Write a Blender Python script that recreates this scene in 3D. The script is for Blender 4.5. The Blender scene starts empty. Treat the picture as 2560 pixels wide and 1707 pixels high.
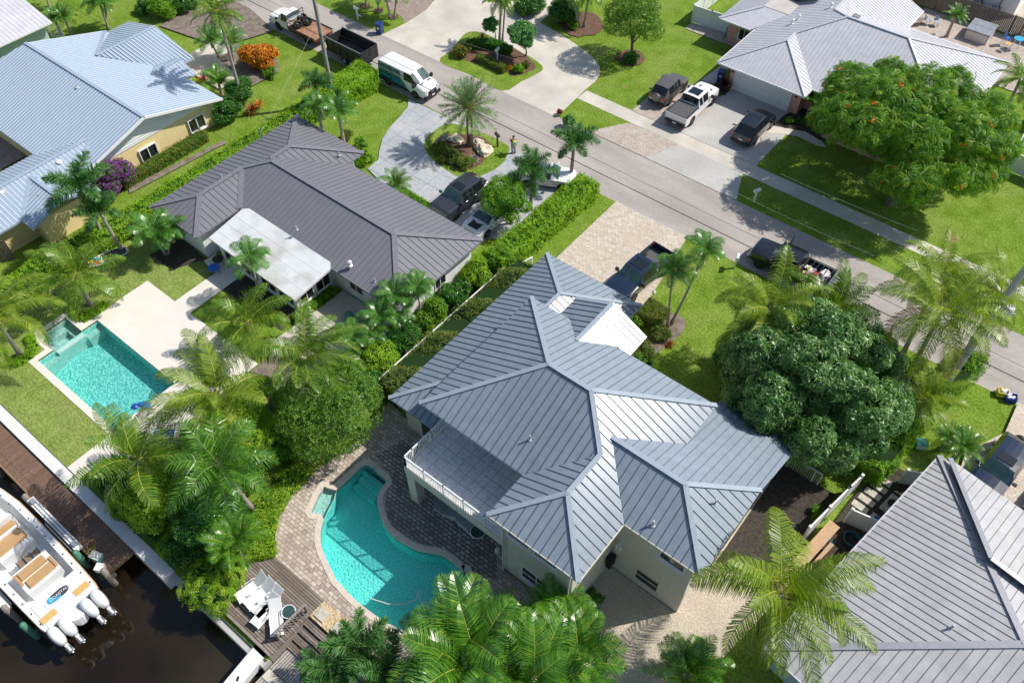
import bpy, math, random
import numpy as np
from mathutils import Vector, Matrix, geometry
sc = bpy.context.scene
# ------------------------------------------------------------------ camera
W, H, FPX = 2560.0, 1707.0, 2065.0
PITCH, AZ, CH = math.radians(50.85), math.radians(38.7), 43.0
_f = np.array([0, math.cos(PITCH), -math.sin(PITCH)]); _r = np.array([1.0, 0, 0]); _d = np.cross(_f, _r)
_c, _s = math.cos(AZ), math.sin(AZ)
_R = np.array([[_c, -_s, 0], [_s, _c, 0], [0, 0, 1]])
FW, RT, DN = _R @ _f, _R @ _r, _R @ _d
cd = bpy.data.cameras.new('Camera'); cam = bpy.data.objects.new('Camera', cd); sc.collection.objects.link(cam)
cd.sensor_width = 36.0; cd.lens = FPX / W * 36.0; cd.clip_start = 0.5; cd.clip_end = 600
M = Matrix.Identity(4)
for i in range(3):
    M[i][0], M[i][1], M[i][2] = RT[i], -DN[i], -FW[i]
M[0][3], M[1][3], M[2][3] = 0, 0, CH
cam.matrix_world = M; sc.camera = cam
# ------------------------------------------------------------------ sky and sun
SUN = Vector((0.57, 0.72, 1.0)).normalized()
wd = bpy.data.worlds.new('World'); sc.world = wd; wd.use_nodes = True
nt = wd.node_tree; bg = nt.nodes['Background']; sky = nt.nodes.new('ShaderNodeTexSky')
sky.sky_type = 'NISHITA'; sky.sun_disc = False
sky.sun_elevation = math.asin(SUN.z); sky.sun_rotation = math.atan2(SUN.x, SUN.y)
nt.links.new(sky.outputs[0], bg.inputs[0]); bg.inputs[1].default_value = 0.10
sl = bpy.data.lights.new('Sun', 'SUN'); so = bpy.data.objects.new('Sun', sl); sc.collection.objects.link(so)
sl.energy = 4.1; sl.angle = math.radians(0.5); sl.color = (1.0, 0.955, 0.88)
so.rotation_euler = SUN.to_track_quat('Z', 'Y').to_euler(); so.location = (30, 30, 80)
sc.view_settings.view_transform = 'Standard'; sc.view_settings.look = 'None'
sc.view_settings.exposure = 0.22; sc.view_settings.gamma = 1.0
sc.cycles.max_bounces = 6; sc.cycles.transparent_max_bounces = 12
# ------------------------------------------------------------------ pixel to ground
def at(px, py, z=0.0):
    v = FW * FPX + RT * (px - W / 2) + DN * (py - H / 2)
    t = (z - CH) / v[2]
    return Vector((v[0] * t, v[1] * t, z))
def ray(px, py):
    return FW * FPX + RT * (px - W / 2) + DN * (py - H / 2)
def on_y(px, py, y):
    v = ray(px, py); t = y / v[1]; return Vector((v[0] * t, y, CH + v[2] * t))
def on_x(px, py, x):
    v = ray(px, py); t = x / v[0]; return Vector((x, v[1] * t, CH + v[2] * t))
def pj(p):
    v = np.array([p[0], p[1], p[2] - CH]); w = v @ FW
    return v @ RT / w * FPX + W / 2, v @ DN / w * FPX + H / 2
_S = 2352 / 860.0; _Z = 2352 / 450.0
PAN = {'1': (0, 0, _S), '2': (850, 0, _S), '3': (1700, 0, _S), '4': (0, 570, _S), '5': (850, 570, _S), '6': (1700, 570, _S),
       '7': (0, 1137, _S), '8': (850, 1137, _S), '9': (1700, 1137, _S), 'z1': (0, 680, _Z), 'z2': (0, 980, _Z), 'z3': (400, 280, _Z),
       'z4': (800, 380, _Z), 'z5': (500, 500, _Z), 'z6': (950, 980, _Z), 'z7': (1250, 1240, _Z), 'z8': (1350, 600, _Z),
       'v': (760, 1130, 4.9), 'w': (1600, 160, 6.19), 't': (660, 0, 7.84), 'q': (1210, 300, 7.84), 'u': (1860, 580, 6.533),
       'n': (2140, 0, 5.6), 'm': (1720, 0, 5.6), 'b': (0, 0, 5.6), 'c': (0, 280, 5.6), 'd': (0, 500, 5.6), 'k': (0, 1180, 5.6),
       'h': (0, 1400, 2.92), 'o': (560, 1400, 2.92), 'e': (1960, 1160, 3.733), 'g': (2360, 960, 2.985)}
def P(pan, x, y):
    ox, oy, s = PAN[pan]; return ox + x / s, oy + y / s
def G(pan, x, y, z=0.0):
    return at(*P(pan, x, y), z)
def GL(pan, pts, z=0.0):
    return [tuple(G(pan, x, y, z))[:2] for x, y in pts]
# ------------------------------------------------------------------ materials
MATS = {}
def _new(name):
    m = bpy.data.materials.new(name); m.use_nodes = True; MATS[name] = m
    return m, m.node_tree, m.node_tree.nodes['Principled BSDF']
def col4(c): return (c[0], c[1], c[2], 1.0)
def mat(name, c1, c2=None, scale=3.0, rough=0.6, metal=0.0, bump=0.0, bscale=None, c3=None, scale3=0.15, detail=4.0, stretch=None, spec=0.5, coat=0.0, rot=0.0, f3=0.5, lo=0.35, hi=0.65, speck=0, sp=(.7, 1.22)):
    """plain procedural surface: two colours mottled by noise, a third in broad patches, optional bump"""
    m, t, b = _new(name); L = t.links
    b.inputs['Roughness'].default_value = rough; b.inputs['Metallic'].default_value = metal
    b.inputs['Specular IOR Level'].default_value = spec; b.inputs['Coat Weight'].default_value = coat; b.inputs['Coat Roughness'].default_value = 0.06
    if c2 is None: c2 = tuple(x * 0.9 for x in c1)
    tc = t.nodes.new('ShaderNodeTexCoord'); mp = t.nodes.new('ShaderNodeMapping'); L.new(tc.outputs['Object'], mp.inputs[0])
    if stretch: mp.inputs['Scale'].default_value = stretch
    mp.inputs['Rotation'].default_value = (0, 0, rot)
    n = t.nodes.new('ShaderNodeTexNoise'); n.inputs['Scale'].default_value = scale; n.inputs['Detail'].default_value = detail; L.new(mp.outputs[0], n.inputs[0])
    r = t.nodes.new('ShaderNodeValToRGB'); r.color_ramp.elements[0].position = lo; r.color_ramp.elements[1].position = hi
    r.color_ramp.elements[0].color = col4(c1); r.color_ramp.elements[1].color = col4(c2); L.new(n.outputs[0], r.inputs[0])
    out = r.outputs[0]
    if c3:
        n3 = t.nodes.new('ShaderNodeTexNoise'); n3.inputs['Scale'].default_value = scale3; n3.inputs['Detail'].default_value = 3; L.new(tc.outputs['Object'], n3.inputs[0])
        r3 = t.nodes.new('ShaderNodeValToRGB'); r3.color_ramp.elements[0].position = 0.45; r3.color_ramp.elements[1].position = 0.7; L.new(n3.outputs[0], r3.inputs[0])
        r3.color_ramp.elements[1].color = (f3, f3, f3, 1)
        mx = t.nodes.new('ShaderNodeMix'); mx.data_type = 'RGBA'; L.new(r3.outputs[0], mx.inputs[0]); L.new(out, mx.inputs[6]); mx.inputs[7].default_value = col4(c3); out = mx.outputs[2]
    if speck:
        n4 = t.nodes.new('ShaderNodeTexNoise'); n4.inputs['Scale'].default_value = speck; n4.inputs['Detail'].default_value = 4; L.new(mp.outputs[0], n4.inputs[0])
        r4 = t.nodes.new('ShaderNodeValToRGB'); r4.color_ramp.elements[0].position = .36; r4.color_ramp.elements[1].position = .64; r4.color_ramp.elements[0].color = (sp[0],) * 3 + (1,); r4.color_ramp.elements[1].color = (sp[1],) * 3 + (1,); L.new(n4.outputs[0], r4.inputs[0])
        m4 = t.nodes.new('ShaderNodeMix'); m4.data_type = 'RGBA'; m4.blend_type = 'MULTIPLY'; m4.inputs[0].default_value = 1.0; m4.clamp_result = False; L.new(out, m4.inputs[6]); L.new(r4.outputs[0], m4.inputs[7]); out = m4.outputs[2]
    L.new(out, b.inputs['Base Color'])
    if bump:
        bn = t.nodes.new('ShaderNodeTexNoise'); bn.inputs['Scale'].default_value = bscale or scale * 3; bn.inputs['Detail'].default_value = 3; L.new(mp.outputs[0], bn.inputs[0])
        bb = t.nodes.new('ShaderNodeBump'); bb.inputs['Strength'].default_value = bump; bb.inputs['Distance'].default_value = 0.05; L.new(bn.outputs[0], bb.inputs['Height']); L.new(bb.outputs[0], b.inputs['Normal'])
    return m
def brick(name, c1, c2, cm, bw=0.3, bh=0.15, mortar=0.012, rough=0.8, rot=0.0, c3=None, bias=0.0, offset=0.5, f3=0.6, scale3=0.3):
    m, t, b = _new(name); L = t.links; b.inputs['Roughness'].default_value = rough
    tc = t.nodes.new('ShaderNodeTexCoord'); mp = t.nodes.new('ShaderNodeMapping'); L.new(tc.outputs['Object'], mp.inputs[0]); mp.inputs['Rotation'].default_value = (0, 0, rot)
    br = t.nodes.new('ShaderNodeTexBrick'); L.new(mp.outputs[0], br.inputs[0]); br.offset = offset
    br.inputs['Scale'].default_value = 1.0; br.inputs['Brick Width'].default_value = bw; br.inputs['Row Height'].default_value = bh
    br.inputs['Mortar Size'].default_value = mortar; br.inputs['Bias'].default_value = bias
    br.inputs['Color1'].default_value = col4(c1); br.inputs['Color2'].default_value = col4(c2); br.inputs['Mortar'].default_value = col4(cm)
    out = br.outputs[0]
    n = t.nodes.new('ShaderNodeTexNoise'); n.inputs['Scale'].default_value = 6; L.new(tc.outputs['Object'], n.inputs[0])
    mx = t.nodes.new('ShaderNodeMix'); mx.data_type = 'RGBA'; mx.blend_type = 'MULTIPLY'; mx.inputs[0].default_value = 0.5; L.new(out, mx.inputs[6])
    r = t.nodes.new('ShaderNodeValToRGB'); r.color_ramp.elements[0].position = 0.3; r.color_ramp.elements[0].color = (0.6, 0.6, 0.6, 1); r.color_ramp.elements[1].position = 0.65; r.color_ramp.elements[1].color = (1.1, 1.1, 1.1, 1)
    L.new(n.outputs[0], r.inputs[0]); L.new(r.outputs[0], mx.inputs[7]); out = mx.outputs[2]
    if c3:
        n3 = t.nodes.new('ShaderNodeTexNoise'); n3.inputs['Scale'].default_value = scale3; n3.inputs['Detail'].default_value = 5; L.new(tc.outputs['Object'], n3.inputs[0])
        r3 = t.nodes.new('ShaderNodeValToRGB'); r3.color_ramp.elements[0].position = 0.45; r3.color_ramp.elements[1].position = 0.65; r3.color_ramp.elements[1].color = (f3, f3, f3, 1); L.new(n3.outputs[0], r3.inputs[0])
        m2 = t.nodes.new('ShaderNodeMix'); m2.data_type = 'RGBA'; L.new(r3.outputs[0], m2.inputs[0]); L.new(out, m2.inputs[6]); m2.inputs[7].default_value = col4(c3); out = m2.outputs[2]
    L.new(out, b.inputs['Base Color'])
    return m
def leaf(name, c0, c1, c2, tr=0.3, rough=0.45, spec=0.35):
    """foliage: each leaf takes its own shade from a per-leaf random number; thin leaves let some light through"""
    m, t, b = _new(name); L = t.links
    a = t.nodes.new('ShaderNodeAttribute'); a.attribute_name = 'rnd'
    r = t.nodes.new('ShaderNodeValToRGB'); e = r.color_ramp.elements; e[0].color = col4(c0); e[1].color = col4(c2); x = e.new(0.5); x.color = col4(c1)
    L.new(a.outputs['Fac'], r.inputs[0]); L.new(r.outputs[0], b.inputs['Base Color'])
    b.inputs['Roughness'].default_value = rough; b.inputs['Specular IOR Level'].default_value = spec
    tl = t.nodes.new('ShaderNodeBsdfTranslucent'); hs = t.nodes.new('ShaderNodeHueSaturation'); hs.inputs['Value'].default_value = 1.5; hs.inputs['Saturation'].default_value = 1.1
    L.new(r.outputs[0], hs.inputs['Color']); L.new(hs.outputs[0], tl.inputs[0])
    mx = t.nodes.new('ShaderNodeMixShader'); mx.inputs[0].default_value = tr; L.new(b.outputs[0], mx.inputs[1]); L.new(tl.outputs[0], mx.inputs[2])
    L.new(mx.outputs[0], t.nodes['Material Output'].inputs[0])
    return m
def water(name, tint, rough=0.04, bs=6.0, bstr=0.25):
    m, t, b = _new(name); L = t.links
    tr = t.nodes.new('ShaderNodeBsdfTransparent'); tr.inputs[0].default_value = col4(tint)
    gl = t.nodes.new('ShaderNodeBsdfGlossy'); gl.inputs['Roughness'].default_value = rough
    fr = t.nodes.new('ShaderNodeFresnel'); fr.inputs[0].default_value = 1.33
    tc = t.nodes.new('ShaderNodeTexCoord'); n = t.nodes.new('ShaderNodeTexNoise'); n.inputs['Scale'].default_value = bs; n.inputs['Detail'].default_value = 2; L.new(tc.outputs['Object'], n.inputs[0])
    bb = t.nodes.new('ShaderNodeBump'); bb.inputs['Strength'].default_value = bstr; bb.inputs['Distance'].default_value = 0.1; L.new(n.outputs[0], bb.inputs['Height'])
    L.new(bb.outputs[0], gl.inputs['Normal']); L.new(bb.outputs[0], fr.inputs['Normal'])
    mx = t.nodes.new('ShaderNodeMixShader'); L.new(fr.outputs[0], mx.inputs[0]); L.new(tr.outputs[0], mx.inputs[1]); L.new(gl.outputs[0], mx.inputs[2])
    L.new(mx.outputs[0], t.nodes['Material Output'].inputs[0])
    return m
# ------------------------------------------------------------------ mesh building
def rot_to(nrm, roll):
    """(N,3) unit normals -> (N,3,3) matrices whose z column is the normal, rolled about it"""
    n = nrm / np.linalg.norm(nrm, axis=1, keepdims=True)
    ref = np.where(np.abs(n[:, 2:3]) < 0.95, np.array([[0, 0, 1.0]]), np.array([[1.0, 0, 0]]))
    x = np.cross(ref, n); x /= np.linalg.norm(x, axis=1, keepdims=True); y = np.cross(n, x)
    c, s = np.cos(roll)[:, None], np.sin(roll)[:, None]
    return np.stack([x * c + y * s, -x * s + y * c, n], axis=2)
class MB:
    def __init__(s): s.v = []; s.f = []; s.m = []; s.r = []; s.n = 0
    def raw(s, verts, faces, mi=0, rnd=0.5):
        verts = np.asarray(verts, float); b = s.n
        s.v.append(verts); s.n += len(verts)
        for f in faces: s.f.append([b + i for i in f]); s.m.append(mi); s.r.append(rnd)
    def bulk(s, verts, faces, mi, rnd):
        verts = np.asarray(verts, float); faces = np.asarray(faces) + s.n
        s.v.append(verts); s.n += len(verts); s.f.extend(faces.tolist()); s.m.extend([mi] * len(faces)); s.r.extend(list(rnd))
    def scatter(s, tv, tf, pts, nrm, scale, roll, mi=0, rnd=None):
        pts = np.asarray(pts, float); N = len(pts)
        if N == 0: return
        R = rot_to(np.asarray(nrm, float), np.asarray(roll)); sc_ = np.asarray(scale, float).reshape(N, 1, 1)
        V = np.einsum('nij,vj->nvi', R, np.asarray(tv, float)) * sc_ + pts[:, None, :]
        tf = np.asarray(tf); nv = len(tv)
        F = tf[None] + (np.arange(N) * nv)[:, None, None]
        if rnd is None: rnd = np.random.rand(N)
        rr = np.clip(np.repeat(rnd, len(tf)) + np.random.uniform(-.12, .12, N * len(tf)), 0, 1)
        s.bulk(V.reshape(-1, 3), F.reshape(-1, tf.shape[1]), mi, rr)
    def box(s, c, size, mi=0, rz=0.0, taper=1.0, tilt=None):
        x, y, z = size[0] / 2, size[1] / 2, size[2] / 2
        v = [(-x, -y, -z), (x, -y, -z), (x, y, -z), (-x, y, -z), (-x * taper, -y * taper, z), (x * taper, -y * taper, z), (x * taper, y * taper, z), (-x * taper, y * taper, z)]
        Mx = Matrix.Rotation(rz, 3, 'Z')
        if tilt is not None: Mx = Mx @ tilt
        v = [tuple(Mx @ Vector(p) + Vector(c)) for p in v]
        s.raw(v, [(0, 3, 2, 1), (4, 5, 6, 7), (0, 1, 5, 4), (1, 2, 6, 5), (2, 3, 7, 6), (3, 0, 4, 7)], mi)
    def b2(s, a, b, mi=0):
        s.box([(a[i] + b[i]) / 2 for i in range(3)], [abs(b[i] - a[i]) for i in range(3)], mi)
    def prism(s, poly, z0, z1, mi=0, mtop=None):
        n = len(poly); a = sum(poly[i][0] * poly[(i + 1) % n][1] - poly[(i + 1) % n][0] * poly[i][1] for i in range(n))
        if a < 0: poly = poly[::-1]
        v = [(p[0], p[1], z0) for p in poly] + [(p[0], p[1], z1) for p in poly]
        s.raw(v, [(i, (i + 1) % n, n + (i + 1) % n, n + i) for i in range(n)] + [tuple(range(n - 1, -1, -1))], mi)
        s.raw(v[n:], [tuple(range(n))], mi if mtop is None else mtop)
    def tube(s, pts, rad, n=8, mi=0, cap=True):
        pts = [Vector(p) for p in pts]; k = len(pts)
        if not hasattr(rad, '__len__'): rad = [rad] * k
        v = []; up = Vector((0, 0, 1))
        for i, p in enumerate(pts):
            t = (pts[min(i + 1, k - 1)] - pts[max(i - 1, 0)]).normalized()
            x = t.cross(up if abs(t.z) < 0.95 else Vector((1, 0, 0))).normalized(); y = x.cross(t)
            for j in range(n):
                a = 2 * math.pi * j / n; v.append(tuple(p + (x * math.cos(a) + y * math.sin(a)) * rad[i]))
        f = [(i * n + j, i * n + (j + 1) % n, (i + 1) * n + (j + 1) % n, (i + 1) * n + j) for i in range(k - 1) for j in range(n)]
        if cap: f += [tuple(range(n - 1, -1, -1)), tuple((k - 1) * n + j for j in range(n))]
        s.raw(v, f, mi)
    def bar(s, a, b, w, h, mi=0, up=(0, 0, 1)):
        a, b, up = Vector(a), Vector(b), Vector(up); t = (b - a).normalized(); x = t.cross(up)
        if x.length < 1e-4: x = Vector((1, 0, 0))
        x.normalize(); u = x.cross(t)
        v = [tuple(p + x * sx * w / 2 + u * su * h) for p in (a, b) for sx, su in ((-1, 0), (1, 0), (1, 1), (-1, 1))]
        s.raw(v, [(0, 1, 2, 3), (7, 6, 5, 4), (0, 4, 5, 1), (1, 5, 6, 2), (2, 6, 7, 3), (3, 7, 4, 0)], mi)
    def lathe(s, prof, n=16, c=(0, 0, 0), mi=0, axis='z'):
        v = []; k = len(prof)
        for r, z in prof:
            for j in range(n):
                a = 2 * math.pi * j / n; p = (r * math.cos(a), r * math.sin(a), z)
                if axis == 'y': p = (p[0], p[2], p[1])
                if axis == 'x': p = (p[2], p[0], p[1])
                v.append((p[0] + c[0], p[1] + c[1], p[2] + c[2]))
        s.raw(v, [(i * n + j, i * n + (j + 1) % n, (i + 1) * n + (j + 1) % n, (i + 1) * n + j) for i in range(k - 1) for j in range(n)] + [tuple(range(n - 1, -1, -1)), tuple((k - 1) * n + j for j in range(n))], mi)
    def build(s, name, mats, parent=None, smooth=False, loc=None):
        me = bpy.data.meshes.new(name)
        V = np.concatenate(s.v) if s.v else np.zeros((0, 3))
        lt = np.array([len(f) for f in s.f], np.int32); ls = np.concatenate([[0], np.cumsum(lt)[:-1]]).astype(np.int32) if len(lt) else lt
        li = np.fromiter((i for f in s.f for i in f), np.int32)
        me.vertices.add(len(V)); me.vertices.foreach_set('co', V.ravel().astype(np.float32))
        me.loops.add(len(li)); me.loops.foreach_set('vertex_index', li)
        me.polygons.add(len(lt)); me.polygons.foreach_set('loop_start', ls); me.polygons.foreach_set('loop_total', lt)
        me.polygons.foreach_set('material_index', np.array(s.m, np.int32))
        me.polygons.foreach_set('use_smooth', np.full(len(lt), smooth))
        at_ = me.attributes.new('rnd', 'FLOAT', 'FACE'); at_.data.foreach_set('value', np.array(s.r, np.float32))
        me.update(calc_edges=True); me.validate()
        for m in (mats if isinstance(mats, (list, tuple)) else [mats]): me.materials.append(MATS[m])
        return link(name, me, parent, loc)
def link(name, me, parent=None, loc=None):
    o = bpy.data.objects.new(name, me); sc.collection.objects.link(o)
    if parent: o.parent = parent
    if loc is not None: o.location = loc
    return o
def tag(o, label, cat, group=None):
    o['label'] = label; o['category'] = cat
    if group: o['group'] = group
    return o
def struct(o, kind='structure'): o['kind'] = kind; return o
def thing(name, label, cat, loc=(0, 0, 0), rz=0.0, group=None):
    o = bpy.data.objects.new(name, None); sc.collection.objects.link(o); o.location = loc; o.rotation_euler = (0, 0, rz); o.empty_display_size = 0.3
    return tag(o, label, cat, group)
def kids(o): return [c for c in bpy.data.objects if c.parent == o]
KID = {}
def dup(root, loc, rz, label, group=None, scale=1.0):
    r = root.copy(); sc.collection.objects.link(r); r.location = loc; r.rotation_euler = (0, 0, rz); r['label'] = label; r.scale = (scale,) * 3
    if group: r['group'] = group
    for ch in kids(root):
        c = ch.copy(); sc.collection.objects.link(c); c.parent = r
        for g in kids(ch):
            d = g.copy(); sc.collection.objects.link(d); d.parent = c
    return r
_zl = [0.0]
def sheet(name, poly, m, holes=(), z=None, kind='structure'):
    """a flat ground covering; every new one lies 4 mm above the last"""
    if z is None: _zl[0] += 0.004; z = _zl[0]
    loops = [[Vector((p[0], p[1], 0)) for p in poly]] + [[Vector((p[0], p[1], 0)) for p in h] for h in holes]
    tri = geometry.tessellate_polygon(loops); fl = [p for l in loops for p in l]
    b = MB(); F = []
    for t in tri:
        a, c, d = (fl[i] for i in t)
        F.append(t if (c - a).cross(d - a).z > 0 else t[::-1])
    b.raw([(p.x, p.y, z) for p in fl], F)
    o = b.build(name, m); o['kind'] = kind
    return o
def rect(x0, y0, x1, y1): return [(x0, y0), (x1, y0), (x1, y1), (x0, y1)]
def offset(poly, d):
    n = len(poly); a = sum(poly[i][0] * poly[(i + 1) % n][1] - poly[(i + 1) % n][0] * poly[i][1] for i in range(n)); sg = 1 if a > 0 else -1
    out = []
    for i in range(n):
        p0, p1, p2 = Vector(poly[i - 1]), Vector(poly[i]), Vector(poly[(i + 1) % n])
        e1 = (p1 - p0).normalized(); e2 = (p2 - p1).normalized()
        n1 = Vector((e1.y, -e1.x)) * sg; n2 = Vector((e2.y, -e2.x)) * sg; b = (n1 + n2); b = b / max(0.5, b.length_squared / 2)
        out.append((p1.x + b.x * d, p1.y + b.y * d))
    return out
def smooth_poly(pts, k=3):
    n = len(pts); out = []
    for i in range(n):
        p0, p1, p2, p3 = (np.array(pts[(i + j) % n]) for j in (-1, 0, 1, 2))
        for q in range(k):
            t = q / k; out.append(tuple(0.5 * ((2 * p1) + (-p0 + p2) * t + (2 * p0 - 5 * p1 + 4 * p2 - p3) * t * t + (-p0 + 3 * p1 - 3 * p2 + p3) * t ** 3)))
    return out
# ------------------------------------------------------------------ surfaces
mat('grass', (0.120, 0.210, 0.018), (0.205, 0.305, 0.045), scale=0.9, rough=0.95, c3=(0.265, 0.315, 0.085), scale3=0.33, bump=1.0, bscale=7, detail=10, spec=0.05, lo=.3, hi=.7, speck=6.5, sp=(.72, 1.25))
mat('grass_pale', (0.165, 0.235, 0.05), (0.265, 0.335, 0.085), scale=1.1, rough=0.95, bump=1.0, bscale=7, detail=10, spec=0.05, c3=(0.30, 0.315, 0.11), scale3=0.45, lo=.3, hi=.7, speck=7, sp=(.75, 1.22))
mat('grass_worn', (0.16, 0.26, 0.03), (0.24, 0.31, 0.05), scale=1.4, rough=0.9, bump=0.9, bscale=9, detail=8, spec=0.1, c3=(0.36, 0.32, 0.12), scale3=0.3)
mat('asphalt', (0.36, 0.325, 0.295), (0.47, 0.425, 0.385), scale=0.5, rough=0.9, detail=12, c3=(0.34, 0.305, 0.28), scale3=0.16, bump=0.3, bscale=20, stretch=(.35, 1.6, 1), speck=9, sp=(.9, 1.08), f3=.75)
mat('concrete', (0.55, 0.50, 0.43), (0.68, 0.63, 0.55), scale=0.5, rough=0.85, detail=10, c3=(0.46, 0.43, 0.385), scale3=0.2, f3=0.75, speck=8, sp=(.93, 1.05))
mat('concrete_grey', (0.46, 0.445, 0.415), (0.57, 0.555, 0.52), scale=0.5, rough=0.85, detail=10, c3=(0.39, 0.38, 0.36), scale3=0.25, f3=.75, speck=8, sp=(.93, 1.05))
mat('seawall_cap', (0.70, 0.68, 0.66), (0.78, 0.76, 0.74), scale=1.5, rough=0.8, detail=8)
mat('limestone', (0.74, 0.685, 0.615), (0.79, 0.74, 0.675), scale=0.8, rough=0.8, detail=6, c3=(0.68, 0.625, 0.555), scale3=0.4)
brick('stamped', (0.40, 0.42, 0.45), (0.47, 0.49, 0.51), (0.22, 0.23, 0.25), bw=1.55, bh=1.55, mortar=0.022, offset=0.0, c3=(0.54, 0.52, 0.49), scale3=0.35)
brick('paver_tan', (0.56, 0.47, 0.38), (0.70, 0.62, 0.52), (0.36, 0.30, 0.24), bw=0.34, bh=0.23, c3=(0.55, 0.44, 0.34), scale3=0.5, f3=0.5)
brick('paver_grey', (0.46, 0.39, 0.335), (0.61, 0.53, 0.46), (0.29, 0.245, 0.21), bw=0.3, bh=0.2, c3=(0.42, 0.33, 0.28), scale3=.5, f3=.5)
brick('paver_brown', (0.32, 0.24, 0.21), (0.42, 0.33, 0.29), (0.2, 0.16, 0.14), bw=0.3, bh=0.2)
brick('paver_patio', (0.40, 0.31, 0.26), (0.66, 0.56, 0.47), (0.22, 0.18, 0.15), bw=0.33, bh=0.22, mortar=0.016)
brick('paver_dark', (0.26, 0.22, 0.20), (0.56, 0.51, 0.46), (0.09, 0.085, 0.075), bw=0.33, bh=0.22, mortar=0.028, c3=(0.13, 0.115, 0.10), scale3=0.35, f3=0.6)  # darker than the patio pavers, with dark joints and patches
mat('coping', (0.62, 0.53, 0.45), (0.70, 0.61, 0.53), scale=4, rough=0.8)
mat('mulch', (0.10, 0.05, 0.032), (0.22, 0.12, 0.08), scale=7, rough=0.95, bump=1.0, bscale=14)
mat('soil', (0.16, 0.125, 0.10), (0.27, 0.22, 0.18), scale=2.2, rough=0.95, bump=0.8, bscale=8, detail=8)
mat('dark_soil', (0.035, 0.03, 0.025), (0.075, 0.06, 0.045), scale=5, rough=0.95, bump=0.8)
mat('gravel', (0.45, 0.38, 0.30), (0.66, 0.58, 0.47), scale=9, rough=0.9, bump=1.0, bscale=14, c3=(0.38, 0.33, 0.27), scale3=0.5)
mat('pea_gravel', (0.42, 0.29, 0.14), (0.72, 0.58, 0.38), scale=9, rough=0.85, bump=1.0, bscale=12, lo=0.4, hi=0.6)
mat('stone', (0.46, 0.43, 0.36), (0.60, 0.56, 0.48), scale=3, rough=0.85, bump=0.6)
mat('rock_pale', (0.62, 0.52, 0.38), (0.78, 0.68, 0.52), scale=3, rough=0.9, bump=0.9)
mat('plaster_aqua_caustic', (0.10, 0.62, 0.57), (0.26, 0.86, 0.80), scale=11, rough=0.7, detail=4, c3=(0.10, 0.60, 0.57), scale3=0.3, lo=.38, hi=.62)  # brighter mottle paints caustic light on the pool floor into the plaster
mat('plaster_teal_caustic', (0.11, 0.48, 0.47), (0.40, 0.82, 0.76), scale=9, rough=0.7, detail=4, lo=0.40, hi=0.62)  # caustic light painted into the colour as pale blotches
mat('plaster_pale', (0.40, 0.58, 0.54), (0.48, 0.64, 0.60), scale=4, rough=0.7)
mat('canal_water', (0.012, 0.0085, 0.004), (0.020, 0.013, 0.006), scale=0.3, rough=0.06, bump=0.05, bscale=1.5, c3=(0.042, 0.034, 0.020), scale3=0.12, f3=0.8)
water('pool_water', (0.84, 1.0, 0.99), bs=7, bstr=.35); water('pool_water_deep', (0.80, 1.0, 0.99), bs=8, bstr=0.4)
brick('deck_brown', (0.20, 0.115, 0.075), (0.27, 0.17, 0.12), (0.07, 0.04, 0.03), bw=2.4, bh=0.14, mortar=0.02, rot=math.pi / 2)
brick('deck_weathered', (0.17, 0.135, 0.11), (0.36, 0.32, 0.28), (0.04, 0.032, 0.028), bw=3.6, bh=0.145, mortar=0.02, c3=(0.12, 0.085, 0.06), scale3=0.5)
brick('deck_grey', (0.36, 0.33, 0.30), (0.54, 0.50, 0.46), (0.08, 0.07, 0.06), bw=3.0, bh=0.145, mortar=0.02, rot=math.pi / 2)
mat('weathered_wood', (0.20, 0.165, 0.14), (0.36, 0.31, 0.27), scale=3, rough=0.85, stretch=(1, 6, 6))
mat('fence_wood', (0.12, 0.105, 0.09), (0.23, 0.20, 0.17), scale=4, rough=0.9, stretch=(6, 6, 1))
mat('pole_wood', (0.25, 0.235, 0.20), (0.38, 0.36, 0.30), scale=4, rough=0.9, stretch=(8, 8, 1), c3=(0.18, 0.19, 0.13), scale3=0.4)
mat('pole_concrete', (0.42, 0.41, 0.39), (0.52, 0.51, 0.49), scale=3, rough=0.9)
mat('trunk_grey', (0.27, 0.235, 0.20), (0.46, 0.42, 0.37), scale=6, rough=0.9, stretch=(1, 1, 3.5), bump=0.6)
mat('trunk_brown', (0.13, 0.09, 0.06), (0.26, 0.19, 0.13), scale=6, rough=0.95, stretch=(1, 1, 3), bump=0.8)
mat('crownshaft', (0.20, 0.28, 0.10), (0.28, 0.36, 0.14), scale=3, rough=0.5)
mat('bark', (0.12, 0.10, 0.08), (0.24, 0.21, 0.17), scale=8, rough=0.95, bump=0.8)
mat('rachis', (0.42, 0.42, 0.06), (0.50, 0.48, 0.10), scale=3, rough=0.5)
mat('white', (0.80, 0.80, 0.79), (0.84, 0.84, 0.83), scale=2, rough=0.45)
mat('white_gloss', (0.78, 0.78, 0.77), (0.80, 0.80, 0.80), scale=2, rough=0.22, coat=0.6)
mat('offwhite', (0.66, 0.65, 0.62), (0.72, 0.71, 0.68), scale=2, rough=0.6)
mat('vinyl', (0.74, 0.76, 0.75), (0.80, 0.82, 0.81), scale=1.5, rough=0.45)
mat('stucco_cream', (0.66, 0.60, 0.49), (0.71, 0.66, 0.55), scale=3, rough=0.9, bump=0.2, bscale=30)
mat('stucco_yellow', (0.80, 0.62, 0.30), (0.84, 0.67, 0.35), scale=2, rough=0.9, bump=0.2, bscale=30)
mat('stucco_white', (0.78, 0.79, 0.79), (0.83, 0.84, 0.84), scale=2, rough=0.9, bump=0.15, bscale=30)
mat('stucco_pink', (0.72, 0.37, 0.30), (0.77, 0.42, 0.345), scale=2, rough=0.9, bump=0.2, bscale=30)
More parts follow.
